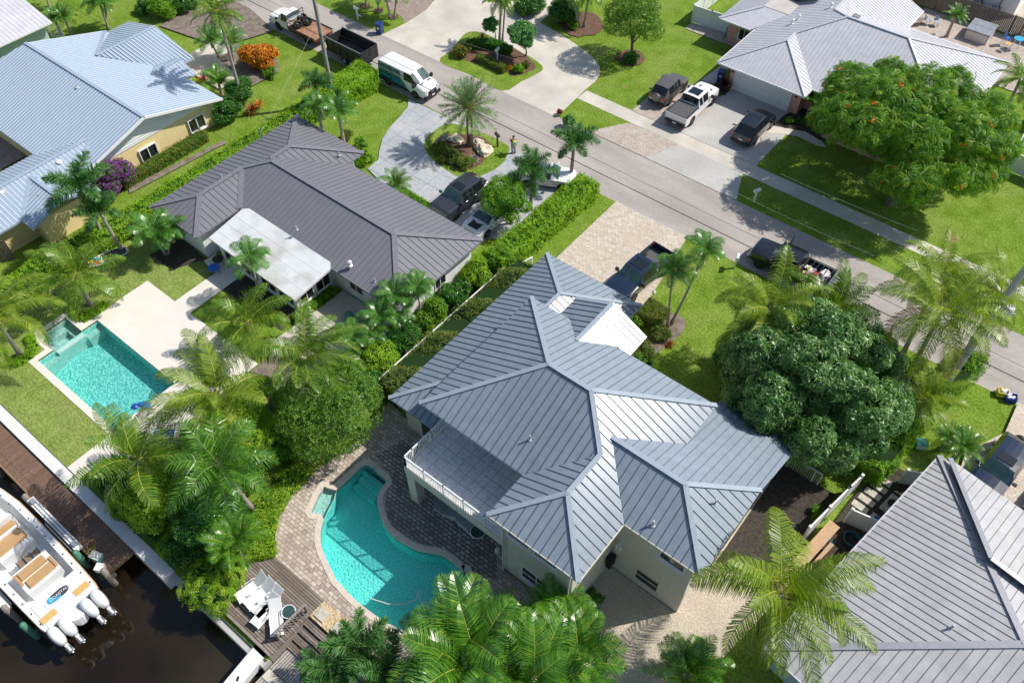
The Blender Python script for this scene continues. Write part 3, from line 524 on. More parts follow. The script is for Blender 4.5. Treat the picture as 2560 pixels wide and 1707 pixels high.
# ------------------------------------------------------------------ houses
def roof(parent, faces, m, spacing=0.45, rib=(0.035, 0.045), caps=(), capw=0.26, thick=0.14, name='roof', corr=None):
    """standing-seam metal roof: each face a folded sheet with raised ribs running down its slope, cap flashings along the hips"""
    b = MB()
    for fc in faces:
        sp = spacing
        V = [Vector(p) for p in fc]; nrm = Vector((0, 0, 0)); k = len(V)
        for i in range(k): nrm += V[i].cross(V[(i + 1) % k])
        nrm.normalize()
        if nrm.z < 0: V = V[::-1]; nrm = -nrm
        lo = [(p.x, p.y, p.z - thick) for p in V]
        b.raw([tuple(p) for p in V] + lo, [tuple(range(k)), tuple(range(2 * k - 1, k - 1, -1))] + [(i + k, (i + 1) % k + k, (i + 1) % k, i) for i in range(k)], 0)
        dn = Vector((nrm.x, nrm.y, 0))
        if dn.length < 1e-3: continue
        dn = (Vector((0, 0, -1)) - nrm * (-nrm.z)).normalized(); lat = nrm.cross(dn)
        o = V[0]; U = [((p - o).dot(lat), (p - o).dot(dn)) for p in V]
        def ribs(spc, w, h, mi):
            lo_, hi_ = min(u[0] for u in U), max(u[0] for u in U)
            ref = o.dot(lat); s = math.ceil((lo_ + ref + .02) / spc) * spc - ref
            while s < hi_ - .02:
                xs = []
                for i in range(k):
                    (a0, a1), (c0, c1) = U[i], U[(i + 1) % k]
                    if (a0 - s) * (c0 - s) < 0: xs.append(a1 + (c1 - a1) * (s - a0) / (c0 - a0))
                xs.sort()
                for j in range(0, len(xs) - 1, 2):
                    if xs[j + 1] - xs[j] > .15:
                        p, q = o + lat * s + dn * (xs[j] + .05), o + lat * s + dn * (xs[j + 1] - .02)
                        b.bar(p, q, w, h, mi, up=nrm)
                s += spc
        ribs(sp, rib[0], rib[1], 1)
        if corr: ribs(corr, 0.05, 0.008, 0)
    for a, c in caps:
        a, c = Vector(a), Vector(c); b.bar(a + Vector((0, 0, .015)), c + Vector((0, 0, .015)), capw, .05, 2)
    return b.build(name, [m, m + '_rib', m + '_cap'], parent)
def gutter(parent, segs, m='white', w=0.12, h=0.16, name='gutter'):
    for a, c in segs: b = MB(); b.bar((a[0], a[1], a[2] - h + .01), (c[0], c[1], c[2] - h + .01), w, h); b.build(name, m, parent)
def walls(parent, polys, m, name='wall'):
    b = MB()
    for poly, z0, z1 in polys: b.prism(poly, z0, z1)
    return b.build(name, m, parent)
def window(parent, c, w, h, face, frame='white', glass='glass_dark', cols=2, rows=1, proud=0.06, sill=True):
    """window on a wall: face is '-y', '+x' ... ; c centre of the opening on the wall surface"""
    ang = {'-y': 0, '+x': math.pi / 2, '+y': math.pi, '-x': -math.pi / 2}[face]
    Rm = Matrix.Rotation(ang, 3, 'Z'); C = Vector(c)
    def bx(b, x0, x1, z0, z1, y0, y1): 
        mid = Vector(((x0 + x1) / 2, (y0 + y1) / 2, (z0 + z1) / 2)); b.box(tuple(Rm @ mid + C), (x1 - x0, y1 - y0, z1 - z0), 0, rz=ang)
    b = MB(); t = .07
    bx(b, -w / 2 - t, -w / 2, -h / 2 - t, h / 2 + t, -proud, .02); bx(b, w / 2, w / 2 + t, -h / 2 - t, h / 2 + t, -proud, .02)
    bx(b, -w / 2, w / 2, h / 2, h / 2 + t, -proud, .02); bx(b, -w / 2, w / 2, -h / 2 - t, -h / 2, -proud, .02)
    for i in range(1, cols): x = -w / 2 + w * i / cols; bx(b, x - .03, x + .03, -h / 2, h / 2, -proud + .005, .015)
    for i in range(1, rows): z = -h / 2 + h * i / rows; bx(b, -w / 2, w / 2, z - .025, z + .025, -proud + .008, .012)
    if sill: bx(b, -w / 2 - .12, w / 2 + .12, -h / 2 - t - .07, -h / 2 - t - .002, -proud - .05, .02)
    fr = b.build('window', frame, parent)
    g = MB(); bx(g, -w / 2 + .002, w / 2 - .002, -h / 2 + .002, h / 2 - .002, -.02, -.012); g.build('pane', glass, fr)
    return fr
def vent(roof_o, p, r=.06, h=.45, hood=False, m='pipe_grey'):
    b = MB(); b.lathe([(r * 2.4, -.05), (r * 2.2, .02), (r, .06), (r, h)] + ([(r * 1.9, h), (r * 1.9, h + .14), (.02, h + .2)] if hood else []), 10, p); b.build('vent_pipe', m, roof_o)
def railing(parent, a, c, h=1.05, m='white', name='railing', gap=.115, bw=.028):
    a, c = Vector(a), Vector(c); L = (c - a).length; t = (c - a).normalized(); b = MB(); up = Vector((0, 0, 1))
    b.bar(a + up * (h - .06), c + up * (h - .06), .075, .06); b.bar(a + up * .09, c + up * .09, .05, .05)
    n = int(L / gap)
    for i in range(n + 1):
        p = a + t * (L * i / n); big = i % 12 == 0 or i == n
        b.box((p.x, p.y, p.z + h / 2 - .01), ((.075 if big else bw),) * 2 + (h - .06 if not big else h + .02,), 0, rz=math.atan2(t.y, t.x))
    return b.build(name, m, parent)
# ---- front house (two floors)
F = thing('house', 'cream two-storey house with blue-grey standing-seam roof and a tiled balcony over its pool patio', 'house')
u2, u3 = (-14.87, 21.66, 8.95), (-12.2, 21.66, 8.95); e1, e2, e3 = (-19.8, 16.75, 6.5), (-19.8, 26.6, 6.5), (-7.25, 26.6, 6.5)
v_, r1, rv, w4, w2, w1, wl, wv = (-7.25, 23.5, 6.5), (-10.1, 20.6, 7.92), (-7.25, 17.7, 6.5), (-7.25, 13.95, 6.5), (-9.98, 16.72, 7.85), (-9.98, 19.44, 7.86), (-12.75, 13.95, 6.5), (-12.75, 16.75, 6.5)
r2, r4, c5, r3, e6 = (-5.85, 20.6, 7.92), (-2.95, 17.7, 6.5), (-2.95, 23.5, 6.5), (-2.85, 29.0, 3.8), (-7.8, 29.0, 3.8)
fr = roof(F, [
    [e2, e3, u3, u2], [e1, e2, u2], [e1, wv, w1, u3, u2], [u3, e3, v_, r1, rv, w4, w2, w1], [wl, w4, w2], [wl, wv, w1, w2],
    [rv, r4, r2, r1], [r4, c5, r2], [r1, r2, c5, r3, e6, v_],
    [(-15.4, 24.97, 7.3), (-13.8, 26.6, 6.5), (-12.92, 26.75, 6.06), (-12.92, 28.5, 6.06), (-15.4, 28.5, 7.3)],
    [(-15.4, 24.97, 7.3), (-17.0, 26.6, 6.5), (-17.9, 26.75, 6.06), (-17.9, 28.5, 6.06), (-15.4, 28.5, 7.3)]], 'roof_front', 0.452, rib=(.027, .045), corr=.075,
    caps=[(u2, u3), (e1, u2), (e2, u2), (e3, u3), (u3, w1), (w1, w2), (wl, w2), (w4, w2), (r1, r2), (r2, r4), (r2, c5), ((-15.4, 24.97, 7.3), (-15.4, 28.5, 7.3)),
          ((-15.4, 28.45, 7.3), (-12.92, 28.45, 6.06)), ((-15.4, 28.45, 7.3), (-17.9, 28.45, 6.06))])
g1, g2, g3, gb = (-23.25, 17.4, 3.2), (-23.25, 32.85, 3.2), (-15.6, 32.85, 3.2), (-19.42, 29.02, 5.0)
roof(F, [[g1, g2, gb, (-19.42, 21.2, 5.0)], [g2, g3, gb], [g3, (-15.6, 26.2, 3.2), (-19.42, 26.2, 5.0), gb], [g1, (-19.25, 17.4, 3.2), (-19.25, 21.2, 5.0), (-19.42, 21.2, 5.0)]],
     'roof_front', 0.452, corr=.075, caps=[(g1, (-19.42, 21.2, 5.0)), (g2, gb), (g3, gb), (gb, (-19.42, 26.2, 5.0))], name='lower_roof')
for p in [(G('z6', 1960, 590, 7.5), .05), (G('z7', 2010, 330, 7.2), .06), (G('9', 235, 345, 7.0), .05)]: 
    x, y = p[0].x, p[0].y
    z = 8.95 - .497 * (21.66 - y) if x < -9 else (6.5 + .49 * (y - 17.7) if x < -4.6 else 6.5 + .49 * (-2.95 - x))
    vent(fr, (x, y, z), p[1], .42)
walls(F, [(rect(-19.2, 17.35, -7.85, 26.0), 0, 3.40), (rect(-19.2, 18.75, -12.21, 26.0), 3.41, 6.42), (rect(-12.2, 17.35, -7.85, 26.0), 3.41, 6.42), (rect(-12.2, 14.5, -7.85, 17.34), 0, 6.42), (rect(-7.84, 18.25, -3.5, 22.9), 0, 6.42), (rect(-22.65, 18.0, -19.21, 32.3), 0, 3.12), (rect(-19.2, 26.01, -16.2, 32.3), 0, 3.12), (rect(-16.19, 26.01, -13.4, 27.9), 0, 5.95)], 'stucco_cream')
b = MB(); b.raw([(-7.7, 22.91, 0), (-7.7, 28.3, 0), (-7.7, 28.3, 4.0), (-7.7, 22.91, 6.6), (-3.5, 22.91, 0), (-3.5, 28.3, 0), (-3.5, 28.3, 4.0), (-3.5, 22.91, 6.6)], [(0, 3, 2, 1), (4, 5, 6, 7), (1, 2, 6, 5)]); b.build('wall', 'stucco_cream', F)
gutter(F, [(e6, r3), (w4, rv), (rv, r4), (wl, w4)], 'stucco_cream', .05, .14, 'fascia')
t_ = 3.72
b = MB(); b.b2((-19.0, 14.5, 3.45), (-12.21, 18.74, t_)); b.build('balcony_floor', 'balcony_tile', F)
b = MB(); b.b2((-19.05, 14.38, 3.1), (-12.21, 14.49, t_ + .05)); b.b2((-19.09, 14.38, 3.1), (-19.01, 18.0, t_ + .05)); b.build('beam', 'stucco_cream', F)
for y in (14.4,): b = MB(); b.b2((-19.03, y, 0), (-18.42, y + .6, 3.1)); b.build('column', 'stucco_cream', F)
railing(F, (-19.0, 17.9, t_ + .03), (-19.0, 14.46, t_ + .03)); railing(F, (-19.0, 14.46, t_ + .03), (-12.25, 14.46, t_ + .03))
def win_px(parent, p0, p1, plane, v, **k):
    """window given by its upper-left and lower-right corner in the photograph, on the wall plane y=v or x=v"""
    a = on_y(*P(*p0), v) if plane == 'y' else on_x(*P(*p0), v); c = on_y(*P(*p1), v) if plane == 'y' else on_x(*P(*p1), v)
    m = (a + c) / 2; w = abs(c.x - a.x) if plane == 'y' else abs(c.y - a.y); h = abs(a.z - c.z)
    return window(parent, m, w, h, '-y' if plane == 'y' else '+x', **k)
win_px(F, ('z7', 300, 905), ('z7', 660, 1310), 'y', 14.5, cols=2, rows=2); win_px(F, ('z7', 1800, 940), ('z7', 2040, 1240), 'y', 18.25, cols=1, rows=2, frame='stucco_cream')
for x in (-11.2, -9.5): window(F, (x, 14.5, 5.4), 1.3, 1.3, '-y', cols=1, rows=2)
window(F, (-4.6, 18.25, 5.4), 1.3, 1.3, '-y', cols=1, rows=2)
window(F, (-20.9, 18.0, 1.4), .9, 2.1, '-y', cols=1)
for x in (-17.2, -14.6): window(F, (x, 17.35, 1.2), 2.2, 2.1, '-y', cols=2)
window(F, (-16.0, 18.75, 4.8), 2.4, 2.0, '-y', cols=2)
b = MB(); q = on_y(*P('z7', 1560, 600), 18.2); b.lathe([(.02, -.3), (.09, -.28), (.07, 0)], 10, (q.x, q.y - .2, q.z)); b.lathe([(.02, -.3), (.09, -.28), (.07, 0)], 10, (q.x + .2, q.y - .2, q.z + .05)); b.box((q.x + .08, q.y - .08, q.z + .06), (.12, .2, .12)); b.build('flood_light', 'white', F)
b = MB(); q = on_y(*P('z7', 1545, 705), 18.25); b.box((q.x, q.y - .06, q.z), (.35, .1, .5)); b.build('meter_box', 'stucco_cream', F)
b = MB(); q = on_x(*P('z7', 1465, 860), -7.85); b.box((-7.6, 17.9, 1.5), (.3, .5, .9)); b.build('pump_box', 'black_trim', F)
for x in (-12.1, -7.95): b = MB(); b.tube([(x, 14.35, 0), (x, 14.35, 6.3)], .045); b.build('downspout', 'offwhite', F)
# ---- dark-roofed house
K = thing('house', 'white single-storey house with dark charcoal metal roof and a flat white sunroom roof', 'house')
kA0, kA1, kG, kF, kC, kD = (-48.76, 19.0, 2.8), (-48.76, 33.05, 2.8), (-46.14, 21.62, 3.53), (-46.14, 25.52, 3.53), (-44.5, 27.14, 4.0), (-32.02, 27.14, 4.0)
kB, kv, kr = (-44.93, 29.22, 3.87), (-44.93, 27.3, 3.875), (-41.1, 31.4, 2.8)
kr_ = roof(K, [[kA0, kA1, kB, kv, kC, kF, kG], [kA1, (-41.1, 33.05, 2.8), kB], [kB, (-41.1, 33.05, 2.8), kr, (-44.93, 27.57, 3.874), kv], [kC, kD, (-27.75, 31.4, 2.8), kr, (-44.93, 27.57, 3.874)],
     [kD, (-27.75, 31.4, 2.8), (-27.75, 22.88, 2.8)], [kC, kD, (-27.75, 22.88, 2.8), (-43.5, 22.88, 2.8), kF], [kG, kF, (-43.5, 22.88, 2.8), (-43.5, 19.0, 2.8)], [kA0, (-43.5, 19.0, 2.8), kG]],
     'roof_dark', 0.445, rib=(.022, .03), capw=.36, caps=[(kC, kD), (kD, (-27.75, 31.4, 2.8)), (kD, (-27.75, 22.88, 2.8)), (kF, kC), (kG, kF), (kA0, kG), ((-43.5, 19.0, 2.8), kG), (kA1, kB), ((-41.1, 33.05, 2.8), kB), (kB, kv), (kF, (-43.5, 22.88, 2.82))])
for p, z, r, hood in [(('z4', 395, 1480), 3.3, .075, True), (('z5', 1265, 385), 3.6, .05, False), (('5', 240, 368), 3.0, .05, False), (('z3', 810, 860), 3.4, .05, False), (('z4', 250, 45), 3.2, .05, False)]:
    q = G(*p, z); vent(kr_, tuple(q), r, .3 if not hood else .22, hood, 'white' if hood else 'pipe_grey')
q = G('z3', 1335, 375, 3.0); b = MB(); b.tube([tuple(q), (q.x, q.y, q.z + 1.1)], .04); b.lathe([(.1, 0), (.05, .1)], 8, (q.x, q.y, q.z + 1.05)); b.build('service_mast', 'steel_grey', kr_)
walls(K, [(rect(-48.1, 19.6, -44.1, 32.4), 0, 2.75), (rect(-44.09, 23.5, -28.4, 30.8), 0, 2.75), (rect(-44.09, 30.81, -41.7, 32.4), 0, 2.75), (rect(-42.9, 20.1, -34.85, 23.49), 0, 2.28)], 'stucco_white')
b = MB(); wp = [(-43.25, 19.75, 2.42), (-34.05, 19.55, 2.42), (-33.95, 22.75, 2.86), (-34.35, 23.15, 2.95), (-42.85, 23.25, 2.95), (-43.25, 22.95, 2.9)]
b.raw(wp + [(p[0], p[1], p[2] - .16) for p in wp], [tuple(range(6)), tuple(range(11, 5, -1))] + [(6 + i, 6 + (i + 1) % 6, (i + 1) % 6, i) for i in range(6)])
for k in (1, 2, 3): f_ = k / 4; b.bar((-43.2, 19.75 + 3.3 * f_, 2.42 + .5 * f_), (-34.1, 19.57 + 3.4 * f_, 2.42 + .5 * f_), .05, .012)
b.build('sunroom_roof', 'membrane', K)
window(K, (-34.85, 21.0, 1.35), 1.1, 1.3, '+x', frame='white', glass='glass_dark', cols=2); window(K, (-34.85, 22.5, 1.35), 1.2, 1.3, '+x', frame='white', cols=2)
for x in (-41.6, -39.6, -37.7, -35.9): window(K, (x, 20.1, 1.3), 1.5, 1.4, '-y', cols=2)
window(K, (-32.5, 23.5, 1.5), 1.2, 1.0, '-y'); window(K, (-28.4, 27.5, 1.5), 1.0, 1.0, '+x')
gutter(K, [((-43.5, 22.88, 2.8), (-27.75, 22.88, 2.8)), ((-27.75, 22.88, 2.8), (-27.75, 31.4, 2.8)), ((-27.75, 31.4, 2.8), (-41.1, 31.4, 2.8))], 'roof_dark_cap', .06, .15)
# ---- silver-roofed pink house across the street
Wh = thing('house', 'pink house across the street with silver metal hip roof and wide white garage door', 'house')
s_ = .41; A0, A1 = (-26.2, 61.3, 2.6), (-17.9, 61.3, 2.6); ap, vt = (-22.05, 65.45, 4.3), (-22.05, 66.85, 4.3); wD, wE = (-19.0, 69.9, 5.55), (-13.6, 69.9, 5.55); bw = (-20.8, 71.72, 4.81)
wr = roof(Wh, [[A0, ap, vt, wD, bw, (-20.8, 80.8, 4.81), (-26.2, 80.8, 2.6)], [A0, A1, ap], [ap, A1, (-17.9, 62.7, 2.6), vt], [(-17.9, 62.7, 2.6), (-6.4, 62.7, 2.6), wE, wD, vt], [(-6.4, 62.7, 2.6), (-6.4, 77.1, 2.6), wE],
     [wD, wE, (-6.4, 77.1, 2.6), (-15.4, 77.1, 2.6), bw], [bw, (-15.4, 77.1, 2.6), (-15.4, 80.8, 2.6), (-20.8, 80.8, 4.81)],
     [(-16.2, 60.0, 2.7), (-12.1, 64.1, 4.35), (-12.1, 66.8, 4.35), (-16.2, 62.72, 2.7)], [(-16.2, 60.0, 2.7), (-8, 60.0, 2.7), (-12.1, 64.1, 4.35)], [(-8, 60.0, 2.7), (-8, 62.72, 2.7), (-12.1, 66.8, 4.35), (-12.1, 64.1, 4.35)]],
     'roof_silver', 0.36, rib=(.04, .022), capw=.22, caps=[(A0, ap), (A1, ap), (ap, vt), (vt, wD), (wD, wE), (wE, (-6.4, 62.7, 2.6)), (wE, (-6.4, 77.1, 2.6)), (wD, bw), (bw, (-20.8, 80.8, 4.81))])
roof(Wh, [[(-29.9, 68.1, 2.4), (-26.6, 68.1, 2.4), (-24.57, 71, 3.27), (-27, 71, 3.27)], [(-29.9, 68.1, 2.4), (-29.9, 84, 2.4), (-27, 84, 3.27), (-27, 71, 3.27)], [(-27, 73.6, 3.275), (-23.0, 73.6, 4.3), (-23, 84, 4.3), (-27, 84, 3.28)]],
     'roof_silver', 0.24, rib=(.03, .022), name='lean_to_roof', caps=[((-29.9, 68.1, 2.4), (-27, 71, 3.27))])
b = MB(); b.b2((-27, 71.02, 3.1), (-23.0, 73.58, 3.31)); b.build('flat_roof', 'membrane_beige', Wh)
for p, z in [(('m', 1460, 325), 3.9), (('m', 1555, 240), 4.1), (('m', 2000, 110), 4.6)]: q = G(*p, z); vent(wr, (q.x, q.y, 2.6 + s_ * (q.x + 26.2)), .07, .3, True, 'white')
q = G('n', 0, 250, 5.0); b = MB(); b.box((q.x, q.y, 5.1), (.6, .5, .2)); b.build('skylight', 'steel_grey', wr)
walls(Wh, [(rect(-25.2, 62.3, -18.5, 66.0), 0, 2.55), (rect(-25.2, 66.01, -7.2, 76.3), 0, 2.55), (rect(-18.49, 63.6, -7.2, 66.0), 0, 2.55), (rect(-15.4, 60.8, -8.8, 63.59), 0, 2.6), (rect(-25.2, 76.31, -16.2, 80.2), 0, 2.5), (rect(-29.1, 68.9, -25.21, 80), 0, 2.35)], 'stucco_pink')
b = MB(); b.raw([(-25.2, 80.21, 2.5), (-16.2, 80.21, 2.5), (-20.8, 80.21, 4.6)], [(0, 1, 2)]); b.build('gable', 'stucco_pink', Wh)
b = MB(); b.b2((-24.5, 62.24, .02), (-19.55, 62.29, 2.25))
for k in range(1, 4): b.b2((-24.5, 62.225, .02 + k * .56), (-19.55, 62.238, .035 + k * .56))
b.build('garage_door', 'white', Wh)
b = MB(); b.b2((-24.75, 62.2, 0), (-24.51, 62.29, 2.4)); b.b2((-19.54, 62.2, 0), (-19.3, 62.29, 2.4)); b.build('door_frame', 'white', Wh)
for x in (-24.98, -18.9): b = MB(); b.lathe([(.05, 0), (.1, .1), (.1, .25), (.03, .35)], 8, (x, 62.15, 1.65)); b.build('wall_lamp', 'black_trim', Wh)
gutter(Wh, [(A0, A1), ((-17.9, 62.7, 2.6), (-16.2, 62.7, 2.6)), ((-6.4, 62.7, 2.6), (-6.4, 77.1, 2.6)), ((-6.4, 77.1, 2.6), (-15.4, 77.1, 2.6)), ((-15.4, 77.1, 2.6), (-15.4, 80.8, 2.6)), (A0, (-26.2, 68.1, 2.6)), ((-29.9, 68.1, 2.4), (-26.6, 68.1, 2.4))], 'white', .1, .15)
window(Wh, (-12.1, 60.8, 1.5), 1.8, 1.2, '-y'); window(Wh, (-27.4, 68.9, 1.3), 1.0, 1.2, '-y')
# ---- blue-roofed yellow house
B = thing('house', 'yellow house with pale blue metal gable roof and two white framed windows', 'house')
xr, xl, yn, yf, yr, zr, ze = -55.75, -72.4, 17.1, 31.0, 24.1, 4.5, 2.5
br = roof(B, [[(xl, yr, zr), (xr, yr, zr), (xr, yn, ze), (xl - 2, yn, ze)], [(xl, yr, zr), (xr, yr, zr), (xr, yf, ze), (xl, yf, ze)],
    [(-67.5, 27.4, 3.62), (-67.5, 33.4, 3.62), (-72.3, 33.4, 2.35), (-72.3, 31.0, 2.35)], [(-67.5, 27.4, 3.62), (-67.5, 33.4, 3.62), (-62.6, 33.4, 2.35), (-62.6, 31.0, 2.45)],
    [(-62.2, 29.0, 3.15), (-62.2, 31.9, 3.15), (-60.3, 31.9, 2.5), (-60.3, 31.0, 2.5)], [(-62.2, 29.0, 3.15), (-62.2, 31.9, 3.15), (-64.1, 31.9, 2.5), (-64.1, 30.4, 2.7)],
    [(-58.25, 20.5, 3.46), (-58.25, 2, 3.46), (-61.35, 2, 2.45), (-61.35, 17.1, 2.45)], [(-58.25, 20.5, 3.46), (-58.25, 2, 3.46), (-55.15, 2, 2.45), (-55.15, 17.3, 2.45)],
    [(-57.8, 15.2, 3.33), (-53.7, 15.2, 3.33), (-53.7, 12.45, 2.4), (-55.2, 12.45, 2.42)], [(-57.8, 15.2, 3.33), (-53.7, 15.2, 3.33), (-53.7, 18.0, 2.4), (-55.2, 18.0, 2.42)]],
    'roof_blue', 0.33, rib=(.075, .03), capw=.28, caps=[((xl, yr, zr), (xr, yr, zr)), ((-67.5, 27.4, 3.62), (-67.5, 33.4, 3.62)), ((-62.2, 29, 3.15), (-62.2, 31.9, 3.15)), ((-58.25, 20.5, 3.46), (-58.25, 2, 3.46)), ((-57.8, 15.2, 3.33), (-53.7, 15.2, 3.33)),
          ((-58.25, 20.5, 3.46), (-55.15, 17.3, 2.5)), ((-57.8, 15.2, 3.33), (-55.2, 12.45, 2.44)), ((-57.8, 15.2, 3.33), (-55.2, 18.0, 2.44)), ((-67.5, 27.4, 3.62), (-72.3, 31.0, 2.5))])
for p, z, r, hd in [(('b', 590, 970), 3.7, .09, True), (('b', 1110, 1290), 4.0, .09, True), (('b', 1260, 1350), 4.0, .06, False), (('c', 840, 205), 3.2, .05, False), (('c', 855, 755), 3.1, .11, True), (('c', 60, 1180), 3.0, .11, True), (('c', 565, 1195), 3.0, .05, False)]: vent(br, tuple(G(*p, z - .1)), r, .3, hd, 'pipe_grey' if r < .1 else 'white')
walls(B, [(rect(-71.8, 17.7, -56.55, 30.4), 0, 2.45), (rect(-71.5, 30.41, -63.2, 32.8), 0, 2.3), (rect(-63.19, 30.41, -61, 31.4), 0, 2.4), (rect(-60.7, 2, -55.8, 17.69), 0, 2.35), (rect(-55.79, 13.2, -54.3, 17.3), 0, 2.3)], 'stucco_yellow')
b = MB(); b.raw([(-56.5, 17.5, 2.2), (-56.5, 30.6, 2.2), (-56.5, 30.6, 2.62), (-56.5, 24.1, 4.4), (-56.5, 17.5, 2.62), (-56.56, 17.5, 2.2), (-56.56, 30.6, 2.2)], [(0, 1, 2, 3, 4), (0, 5, 6, 1)])
for k in range(1, 9): 
    z = 2.2 + k * .24; hw = min(6.6, (4.4 - z) / .274); 
    if hw > .4: b.b2((-56.5, 24.1 - hw, z), (-56.48, 24.1 + hw, z + .02))
b.build('gable', 'white', B)
for a, c in [((xr, yr, zr), (xr, yn, ze)), ((xr, yr, zr), (xr, yf, ze)), ((xl, yr, zr), (xl, yf, ze))]: b = MB(); b.bar((a[0] + .03, a[1], a[2] - .2), (c[0] + .03, c[1], c[2] - .2), .05, .2); b.build('rake_board', 'white', B)
for p0 in (('c', 2085, 575), ('z3', 480, 150)): q = on_x(*P(*p0), -56.5); window(B, (-56.55, q.y, q.z), 1.45, 1.15, '+x', cols=2, proud=.16)
b = MB(); b.raw([(-71.5, 33.0, 2.3), (-63.2, 33.0, 2.3), (-67.5, 33.0, 3.5)], [(0, 2, 1)]); b.build('gable', 'white', B)
# ---- grey-roofed house at the lower right, turned a few degrees
E_ = thing('house', 'house at the lower right under a large plain light grey metal hip roof', 'house', (0.9, 18.3, 0), math.radians(-9.5))
D = 16.05; z0, zt = 2.8, 5.05; ea = (8, 8, zt)
er = roof(E_, [[(0, 0, z0), (0, D, z0), ea], [(0, 0, z0), (24, 0, z0), (16, 8, zt), ea], [(0, D, z0), ea, (16, 8, zt), (24, D, z0)]], 'roof_grey', 0.44, rib=(.022, .03), capw=.34, caps=[((0, 0, z0), ea), ((0, D, z0), ea), (ea, (16, 8, zt))])
sl_ = (zt - z0) / 8
roof(E_, [[(0.5, D + .02, z0 + .3), (4.9, D - 4.9, z0 + .3 + 4.9 * sl_), (14, D - 4.9, z0 + .3 + 4.9 * sl_), (14, D + .02, z0 + .3)]], 'roof_grey', 0.44, rib=(.022, .03), name='upper_roof', caps=[((0.5, D + .02, z0 + .32), (4.9, D - 4.9, z0 + .32 + 4.9 * sl_)), ((4.9, D - 4.9, z0 + .32 + 4.9 * sl_), (14, D - 4.9, z0 + .32 + 4.9 * sl_))])
vent(er, (5.4, 6.6, z0 + 5.4 * sl_), .06, .4)
walls(E_, [(rect(.65, .65, 23, D - .65), 0, 2.75)], 'stucco_teal')
gutter(E_, [((0, 0, z0), (0, D, z0)), ((0, 0, z0), (20, 0, z0)), ((0, D, z0), (20, D, z0))], 'roof_grey_cap', .12, .14)
# ---- corner of the house at the upper left
T = thing('house', 'corner of a house at the upper left, pale grey ribbed roof and teal wall', 'house')
roof(T, [[(-77.3, 16, 2.6), (-77.3, 28.75, 2.6), (-88, 28.75, 5.0), (-88, 16, 5.0)]], 'roof_silver', .40, rib=(.02, .02))
walls(T, [(rect(-90, 16, -78, 28.2), 0, 2.55)], 'stucco_teal')
gutter(T, [((-77.3, 16, 2.6), (-77.3, 28.75, 2.6))], 'white', .06, .15, 'fascia')
# ---- white house seen at the upper right
U = thing('house', 'white walled house at the upper right with two outdoor cooling units', 'house')
walls(U, [(rect(-22, 89.9, -9.1, 100), 0, 3.2)], 'stucco_white')
roof(U, [[(-22, 89.2, 3.3), (-8.5, 89.2, 3.3), (-8.5, 95, 5.2), (-22, 95, 5.2)]], 'roof_silver', .45)
for x in (-13.4, -11.5):
    q = thing('cooling_unit', 'dark cooling unit against the white wall, %s of the two' % ('left one' if x < -12 else 'right one'), 'air conditioner', (x + (.9 if x < -12 else .7), 89.2, 0), 0, 'cooling units by the white wall')
    b = MB(); b.box((0, 0, .45), (.8, .8, .85)); b.build('case', 'black_trim', q)
    b = MB(); b.lathe([(.36, .88), (.36, .93), (.1, .95)], 14); b.build('fan_guard', 'steel_grey', q)
    b = MB(); b.tube([(.2, .45, .3), (.2, .62, .5), (.2, .62, 1.9)], .04, 6); b.build('pipe', 'black_trim', q)
